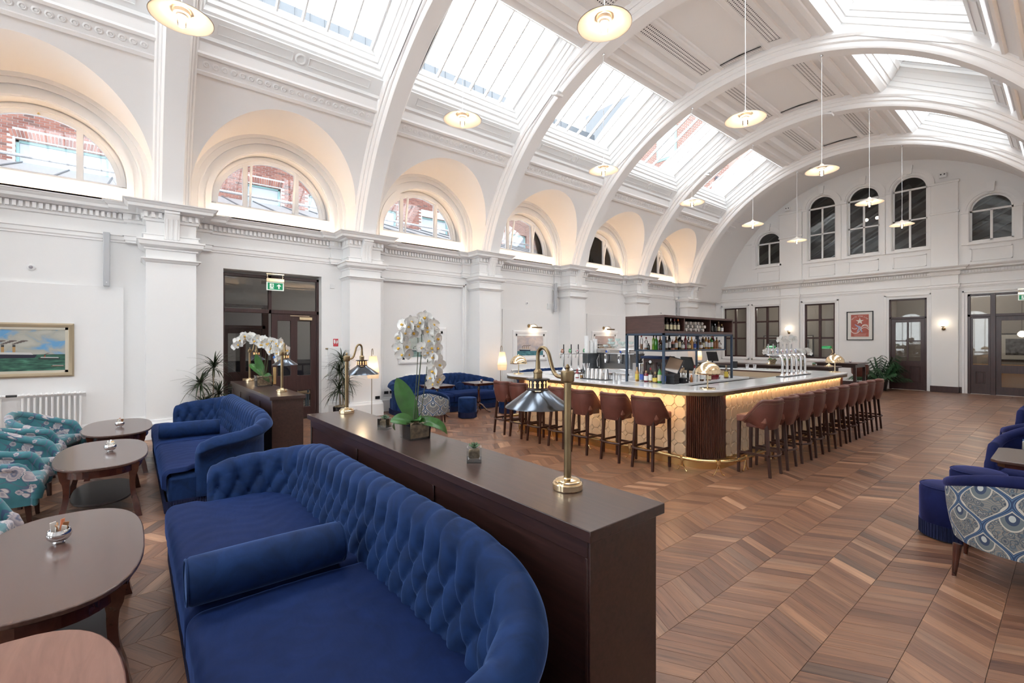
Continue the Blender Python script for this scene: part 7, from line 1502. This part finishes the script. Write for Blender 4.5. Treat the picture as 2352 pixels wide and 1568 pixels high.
# ================================================================ WALL THINGS
def speaker(lab, y, z0=2.65, z1=3.58):
    t = thing('column_speaker', lab, 'speaker', (XL + .06, y, z0), 0, 'slim grey column speakers'); obj('cabinet', M().box(0, .09, -.045, .045, 0, z1 - z0), mat('speaker_grey', (.50, .51, .53), .5), t, bevel=.012); obj('badge', M().box(.09, .092, -.008, .008, .06, .075), WHITEP, t); obj('wall_bracket', M().box(-.06, .0, -.03, .03, .2, .24), WHITEP, t); obj('wall_bracket', M().box(-.06, .0, -.03, .03, z1 - z0 - .24, z1 - z0 - .2), WHITEP, t)
speaker('slim grey column speaker high on the wall left of the first pilaster', -.345); speaker('slim grey column speaker beyond the steamship picture', 10.5); speaker('slim grey column speaker farthest along the left wall', 17.75)
def radiator(lab, y0, y1, x, valve=False):
    t = thing('column_radiator', lab, 'radiator', (x, (y0 + y1) / 2, 0), 0, 'white column radiators'); n_ = int((y1 - y0) / .062); d = (y1 - y0)
    for k in range(n_):
        y = -d / 2 + (k + .5) * d / n_; c = M()
        for xx in (.02, .075): c.tube([(xx, y, .17), (xx, y, .80)], .014, 8)
        c.tube([(.005, y, .83), (.03, y, .85), (.065, y, .85), (.09, y, .83)], .022, 8); c.tube([(.005, y, .15), (.03, y, .13), (.065, y, .13), (.09, y, .15)], .022, 8); obj('column', c, TRIM, t)
    for z in (.14, .84): obj('header', M().tube([(.048, -d / 2 - .02, z), (.048, d / 2 + .03, z)], .020, 10), TRIM, t)
    for q in (-1, 1): obj('foot', M().box(.02, .08, q * (d / 2 - .06) - .015, q * (d / 2 - .06) + .015, 0, .13), TRIM, t)
    if valve: obj('valve', M().tube([(.048, -d / 2 - .17, .84), (.048, -d / 2 - .03, .84)], [.02, .018], 10), BLACK, t)
radiator('white column radiator behind the teal chairs under the ship painting', -1.38, -.64, XL + .06, True); radiator('white column radiator at the left edge beyond the dark valve', -2.5, -1.56, XL + .06); radiator('white column radiator above the back of the wall sofa', 5.30, 6.54, XL - .04); radiator('white column radiator below the steamship picture behind the bar', 8.70, 10.88, XL + .06)
def paint_mat(name, skyc, cloud, seac, sea2, hz, z0, z1):
    m, n, L, b = nodes(name); g = NG(n, L); v = g.coord('Object'); s3 = g.sep(v); cl = g.tex('Noise', g.coord('Object', (3.5, 3.5, 6)), Scale=1.0, Detail=4.0, Distortion=.5); wv = g.tex('Noise', g.coord('Object', (6, 6, 36)), Scale=1.0, Detail=4.0)
    sk = g.ramp(cl.outputs['Fac'], [(.38, skyc), (.52, cloud), (.7, tuple(min(1, c * 1.2) for c in cloud))]); se = g.ramp(wv.outputs['Fac'], [(.35, seac), (.6, sea2), (.78, tuple(min(1, c * 2.2) for c in sea2))])
    L.new(g.mix(g.m('LESS_THAN', s3[2], hz), sk, se), b.inputs['Base Color']); b.inputs['Roughness'].default_value = .6; return m
def ship(cv, y, z, ln, hull, fun, nf_, x=.004, flip=1, band=(.6, .6, .58)):
    f = flip; P = lambda pts: M().prism([(y + a * ln * f, z + b_ * ln) for a, b_ in pts], 0, x, 'x')
    obj('painted_hull', P([(-.5, .10), (-.46, 0), (.46, 0), (.5, .07)]), mat('paint_%02d' % int(sum(hull) * 99), hull, .6), cv); obj('painted_deck', P([(-.40, .10), (.44, .07), (.40, .12), (-.36, .15)]), mat('paint_band', band, .6), cv)
    for k in range(nf_): a = -.22 + .17 * k; obj('painted_funnel', P([(a, .13), (a + .045, .13), (a + .045, .25), (a, .25)]), mat('paint_fun%02d' % int(sum(fun) * 99), fun, .6), cv); obj('painted_funnel_top', P([(a, .25), (a + .045, .25), (a + .045, .29), (a, .29)]), mat('paint_black', (.03, .03, .03), .6), cv)
    for k in range(nf_ * 5): a = -.2 + .17 * (k % nf_) - .04 * (k // nf_) * f * -1; obj('painted_smoke', P([(a + .03 * math.cos(q * .9) * (1 + .3 * (k // nf_)) , .31 + .018 * (k // nf_) + .014 * math.sin(q * .9)) for q in range(7)]), mat('paint_smoke', (.16, .13, .12), .7), cv)
def picture(lab, y0, y1, z0, z1, fw, framem, innerm, artm, x=XL, ships=(), depth=.04):
    t = thing('framed_painting', lab, 'picture', (x, (y0 + y1) / 2, (z0 + z1) / 2)); a, b_ = (y1 - y0) / 2, (z1 - z0) / 2; fr = M()
    pf = [(0, 0), (depth * .6, .0), (depth, fw * .35), (depth * .75, fw * .8), (depth * .5, fw), (0, fw)]
    q = [(-a, -b_), (a, -b_), (a, b_), (-a, b_)]; pts = []
    for cy, cz in q: pts += [(dx, cy - math.copysign(dd, cy), cz - math.copysign(dd, cz)) for dx, dd in pf]
    m_ = len(pf); fr.add(pts, [(i * m_ + j, i * m_ + (j + 1) % m_, ((i + 1) % 4) * m_ + (j + 1) % m_, ((i + 1) % 4) * m_ + j) for i in range(4) for j in range(m_)]); obj('frame', fr, framem, t, smooth=25)
    iw = fw * .55; sl = M(); frame_x(sl, .005, .018, -a + fw, a - fw, -b_ + fw, b_ - fw, iw); obj('slip', sl, innerm, t); cv = obj('canvas', M().box(.004, .010, -a + fw, a - fw, -b_ + fw, b_ - fw), artm, t)
    for s_ in ships: ship(cv, *s_)
    return t
GOLDF = mat('pale_gold_frame', (.42, .34, .23), .4, metal=.3); LINEN = mat('linen_slip', (.62, .58, .48), .8)
A1 = paint_mat('sea_painting', (.14, .36, .62), (.42, .42, .37), (.012, .055, .045), (.05, .16, .11), -.07, 0, 0); A2 = paint_mat('steamship_art', (.42, .40, .45), (.55, .48, .46), (.04, .14, .18), (.10, .28, .32), -.16, 0, 0); A3 = paint_mat('misty_art', (.34, .40, .38), (.42, .46, .42), (.16, .26, .25), (.26, .36, .33), -.16, 0, 0); A4 = paint_mat('river_art', (.42, .34, .33), (.46, .37, .35), (.20, .15, .10), (.34, .26, .18), .02, 0, 0)
picture('gold framed painting of ships on a green sea at the left edge', -2.75, -.757, 1.12, 2.0, .07, GOLDF, LINEN, A1, x=XL + .035, ships=[(.20, -.125, .72, (.02, .02, .04), (.45, .28, .12), 3, .012), (.70, -.15, .26, (.03, .04, .04), (.5, .06, .03), 1, .012), (-.25, -.20, .3, (.14, .09, .05), (.35, .12, .05), 1, .012), (.80, -.27, .16, (.14, .09, .05), (.12, .08, .05), 0, .012)])
picture('white framed misty harbour picture behind the large orchid', 5.14, 6.53, 1.13, 2.08, .11, TRIM, TRIM, A3, x=XL - .06, ships=[(-.2, -.16, .35, (.05, .08, .09), (.1, .12, .12), 1, .012)])
picture('white framed steamship picture under the first brass picture light', 8.77, 10.18, 1.10, 2.04, .11, TRIM, TRIM, A2, x=XL + .035, ships=[(-.22, -.16, .46, (.01, .03, .06), (.45, .25, .15), 4, .012)])
picture('white framed river picture under the second brass picture light behind the taps', 12.33, 13.75, 1.10, 2.06, .11, TRIM, TRIM, A4, x=XL + .035, ships=[(-.3, .0, .3, (.10, .08, .08), (.2, .14, .12), 1, .012), (.1, -.1, .25, (.2, .17, .17), (.2, .14, .12), 1, .012)])
def piclight(lab, y, z):
    t = thing('picture_light', lab, 'lamp', (XL + .035, y, z), 0, 'brass picture lights'); obj('wall_disc', M().lathe([(.055, 0), (.055, .015), (0, .03)], 24), ABRASS, t, rot=(0, pi / 2, 0), loc=(0, -.18, .02)); obj('arm', M().tube([(.02, -.18, .02), (.08, -.14, .06), (.14, -.06, .07), (.18, 0, .03), (.18, 0, -.02)], .006, 8), ABRASS, t); obj('trough', M().tube([(.18, -.20, -.03), (.18, .20, -.03)], .022, 12), ABRASS, t)
    l = bpy.data.lights.new('picture_light_source', 'AREA'); l.shape = 'RECTANGLE'; l.size = .36; l.size_y = .03; l.energy = .5; l.color = (1, .75, .5); o = bpy.data.objects.new('picture_light_source', l); COL.objects.link(o); o.parent = t; o.location = (.175, 0, -.055); o.rotation_euler = (0, rad(35), pi / 2 * 0)
piclight('brass picture light above the steamship picture', 9.60, 2.16); piclight('brass picture light above the river picture', 13.15, 2.16)
# poster on the end wall
t = thing('framed_poster', 'black framed red poster with a white star on the end wall', 'picture', (-5.13, YE, 2.29)); fr = M(); frame_y(fr, -.035, 0, -.41, .41, -.54, .54, .028); obj('frame', fr, BLACK, t); obj('mount', M().box(-.39, .39, -.012, 0, -.52, .52), mat('ivory_mount', (.74, .73, .69), .6), t)
pr = obj('print', M().box(-.275, .275, -.016, -.012, -.41, .42), mat('faded_red_print', (.46, .13, .10), .6, var=.15, vscale=6), t); PW_ = mat('print_white', (.78, .74, .68), .6)
obj('star', M().prism([((.13 if k % 2 == 0 else .052) * math.sin(k * pi / 5), .17 + (.13 if k % 2 == 0 else .052) * math.cos(k * pi / 5)) for k in range(10)], -.019, -.016, 'y'), PW_, pr)
for y0, a0, a1, r0, xx in ((-.14, pi, 1.9 * pi, .14, -.14), (-.03, 1.15 * pi, 1.8 * pi, .09, -.16), (-.20, .12 * pi, .95 * pi, .13, .15), (-.12, .1 * pi, .9 * pi, .12, .15), (-.06, .15 * pi, .8 * pi, .10, .16)): obj('ribbon', M().ringseg((xx, y0), r0 - .011, r0 + .011, a0, a1, -.019, -.016, 16, 'y'), PW_, pr)
obj('figure', M().prism([(-.05, -.0), (.02, -.02), (.06, -.14), (.09, -.24), (.05, -.24), (.0, -.13), (-.06, -.22), (-.1, -.24), (-.04, -.08), (-.16, .04), (-.15, .06)], -.0185, -.016, 'y'), mat('print_blue', (.38, .42, .58), .6), pr)
def text(body, size, mt, parent, loc, rot, name='lettering', ext=.001, align='CENTER'):
    cu = bpy.data.curves.new(name, 'FONT'); cu.body = body; cu.size = size; cu.extrude = ext; cu.align_x = align; cu.align_y = 'CENTER'; o = bpy.data.objects.new(name, cu); COL.objects.link(o); bpy.context.view_layer.update(); me = bpy.data.meshes.new_from_object(o.evaluated_get(bpy.context.evaluated_depsgraph_get())); bpy.data.objects.remove(o)
    me.materials.clear(); me.materials.append(mt); q = bpy.data.objects.new(name, me); COL.objects.link(q); q.parent = parent; q.location = loc; q.rotation_euler = rot; return q
s_ = 'WHITE STAR LINE'
for i, ch in enumerate(s_):
    if ch == ' ': continue
    a = pi * .5 + (7 - i) * .128; text(ch, .062, PW_, pr, (.30 * math.cos(a), -.018, .06 + .30 * math.sin(a)), (pi / 2, -(a - pi / 2), 0))
for k in range(4): obj('small_print', M().box(-.22 + .02 * k, .20 - .01 * k, -.0175, -.016, -.305 - .028 * k, -.296 - .028 * k), mat('print_pink', (.58, .36, .33), .6), pr)
def sconce(lab, x, z):
    t = thing('globe_sconce', lab, 'lamp', (x, YE - .09, z), 0, 'globe wall lights'); obj('wall_plate', M().lathe([(.05, 0), (.05, .01), (.02, .03)], 20), ABRASS, t, rot=(pi / 2, 0, 0), loc=(0, 0, -.16)); obj('arm', M().tube([(0, -.02, -.16), (0, -.09, -.17), (0, -.13, -.13), (0, -.13, -.07)], .012, 8), ABRASS, t); obj('cup', M().lathe([(.02, -.10), (.05, -.08), (.05, -.07)], 18, (0, -.13, 0)), ABRASS, t); obj('globe', M().lathe([(.04, -.075), (.09, -.045), (.105, 0), (.09, .05), (.05, .085), (0, .095)], 28, (0, -.13, 0)), GLOBE, t)
    l = bpy.data.lights.new('sconce_light', 'POINT'); l.energy = .5; l.color = (1, .78, .52); l.shadow_soft_size = .11; o = bpy.data.objects.new('sconce_light', l); COL.objects.link(o); o.parent = t; o.location = (0, -.26, .0)
sconce('white globe wall light between the dark windows on the end wall', -7.52, 2.22); sconce('white globe wall light between the two end wall doors', -2.80, 2.28)
# exit signs
SG = mat('exit_green', (.0, .24, .10), .4, emit=(.0, .35, .14), estr=.08); SW = mat('exit_white', (.8, .85, .8), .4, emit=(.9, 1, .9), estr=.1)
def exit_sign(lab, loc, rz, w_=.34):
    t = thing('exit_sign', lab, 'sign', loc, rz, 'brass mounted exit signs')   # faces local -y
    obj('hanging_bar', M().box(-w_ / 2, w_ / 2, -.02, .02, .30, .32), LBRASS, t); 
    for q in (-1, 1): obj('chain', M().tube([(q * (w_ / 2 - .03), 0, .22), (q * (w_ / 2 - .02), 0, .26), (q * (w_ / 2 - .03), 0, .30)], .006, 6), LBRASS, t)
    obj('housing', M().box(-w_ / 2, w_ / 2, -.035, .035, .145, .22), LBRASS, t, bevel=.006); sg = obj('panel', M().box(-w_ / 2 + .005, w_ / 2 - .005, -.008, .008, -.03, .145), SW, t); gr = obj('green_field', M().box(-w_ / 2 + .025, w_ / 2 - .025, -.0095, -.008, -.012, .128), SG, sg)
    obj('door_symbol', M().box(-.105, -.030, -.0105, -.009, .005, .112), SW, sg); 
    rn = M(); rn.ringseg((-.062, .096), 0.0, .010, 0, 2 * pi, -.0118, -.0105, 12, 'y')
    for pts in ([(-.075, .084), (-.060, .086), (-.052, .056), (-.066, .052)], [(-.060, .056), (-.052, .058), (-.038, .036), (-.046, .030)], [(-.046, .036), (-.038, .034), (-.034, .012), (-.042, .010)], [(-.068, .056), (-.060, .054), (-.078, .030), (-.085, .034)], [(-.085, .036), (-.080, .028), (-.098, .022), (-.100, .028)], [(-.074, .084), (-.080, .078), (-.096, .066), (-.092, .060)], [(-.060, .082), (-.056, .076), (-.040, .070), (-.038, .078)]): rn.prism(pts, -.0118, -.0105, 'y')
    obj('running_man', rn, SG, sg); obj('arrow', M().prism([(.07, .108), (.115, .066), (.098, .058), (.083, .072), (.083, .008), (.057, .008), (.057, .072), (.042, .058), (.025, .066)], -.0105, -.009, 'y'), SW, sg)
exit_sign('green running-man exit sign hanging from brass in the side doorway', (XL + .02, 2.32, 2.80), pi / 2); exit_sign('green exit sign hanging before the double door at the right edge', (-.93, YE - .25, 2.98), 0, .36)
t = thing('fire_notice', 'small red and white fire notice right of the side door', 'sign', (XL + .004, 3.58, 1.675)); obj('plate', M().box(0, .006, -.055, .055, -.085, .085), mat('fire_red', (.62, .02, .04), .4), t); obj('hand_symbol', M().prism([(-.045, .06), (-.015, .07), (-.005, .03), (-.01, -.02), (-.035, -.03), (-.045, 0)], .006, .007, 'x'), WHITEP, t); obj('flame_symbol', M().prism([(.005, .0), (.02, .07), (.028, .04), (.045, .065), (.048, .0), (.03, -.03), (.012, -.025)], .006, .007, 'x'), WHITEP, t)
text('FIRE ACTION', .017, WHITEP, t, (.007, 0, -.055), (pi / 2, 0, pi / 2))
t = thing('wall_box', 'white wall panel with brass corner fixings below the fire notice', 'panel', (XL + .004, 3.60, 1.2)); obj('panel', M().box(0, .035, -.20, .20, -.36, .36), WHITEP, t, bevel=.004)
for q in (-1, 1): obj('fixing', M().tube([(.02, q * .20, .34), (.02, q * .25, .34)], .014, 8), ABRASS, t)
for i, (y, z, x) in enumerate(((4.36, .41, XL + .505), (4.80, .45, XL + .0), (4.97, .45, XL - .055))):
    t = thing('black_socket', 'black wall socket %s' % ['low on the pilaster by the floor lamp', 'on the wall left end of the wall sofa', 'beside its twin left of the wall sofa'][i], 'socket', (x, y, z), 0, 'black sockets'); obj('plate', M().box(0, .008, -.055, .055, -.035, .035), BLACK, t, bevel=.003); obj('screw', M().lathe([(.004, 0), (.004, .002)], 8), ABRASS, t, rot=(0, pi / 2, 0), loc=(.008, .04, 0))
def sensor(lab, y, z, x=XL): t = thing('wall_sensor', lab, 'sensor', (x, y, z), 0, 'round wall sensors'); obj('ring', M().lathe([(.055, 0), (.055, .012), (.035, .02)], 28), WHITEP, t, rot=(0, pi / 2, 0)); obj('lens', M().lathe([(.028, .012), (.022, .03), (0, .036)], 20), mat('sensor_lens', (.35, .33, .36), .15, spec=.8), t, rot=(0, pi / 2, 0))
sensor('round wall sensor high up left of the first speaker', -1.268, 2.90); sensor('round wall sensor above the steamship picture', 9.37, 2.88); sensor('round wall sensor on the far bay above the shelf unit', 16.6, 2.85)
tag(obj('alarm_box', M().box(0, .02, -.05, .05, -.05, .05), WHITEP, loc=(XL, 3.5, 2.95), bevel=.006), 'small white square box on the wall right of the side door top', 'box'); tag(obj('key_box', M().box(0, .03, -.09, .06, -.09, .09), WHITEP, loc=(XL, 10.32, 2.82), bevel=.006), 'small white box beside the speaker beyond the steamship picture', 'box')
for i, (x, z) in enumerate(((-7.57, 7.19), (-2.82, 7.27))):
    t = thing('beam_detector', 'white box with two black eyes on the end wall, %s' % ['left one above small window', 'right one'][i], 'sensor', (x, YE - .07, z), 0, 'beam detectors on the end wall'); obj('body', M().box(-.10, .10, -.08, .0, -.08, .08), WHITEP, t, bevel=.02)
    for q in (-1, 1): obj('lens', M().lathe([(.022, 0), (.022, .006), (0, .008)], 14), BLACK, t, rot=(pi / 2, 0, 0), loc=(q * .045, -.078, .02))
def spot(lab, ang, y): x, z = arc(RR, ang, 1); t = thing('rib_spotlight', lab, 'lamp', (x, y - .1, z), 0, 'small white spotlights under the ribs'); obj('plate', M().box(-.06, .06, -.06, .06, -.02, .0), WHITEP, t); obj('head', M().bc((.03, -.04, -.09), (.16, .20, .05), Matrix.Rotation(.35, 4, 'Y')), WHITEP, t, bevel=.01); obj('yoke', M().box(-.01, .01, -.02, .02, -.08, -.01), STEEL, t)
spot('white spotlight under the third rib above the second left skylight', 62.5, 7.45); spot('white spotlight under the fifth rib beside the far left skylight', 60, 14.5); spot('white spotlight high under the fifth rib near the crown', 97, 14.5)
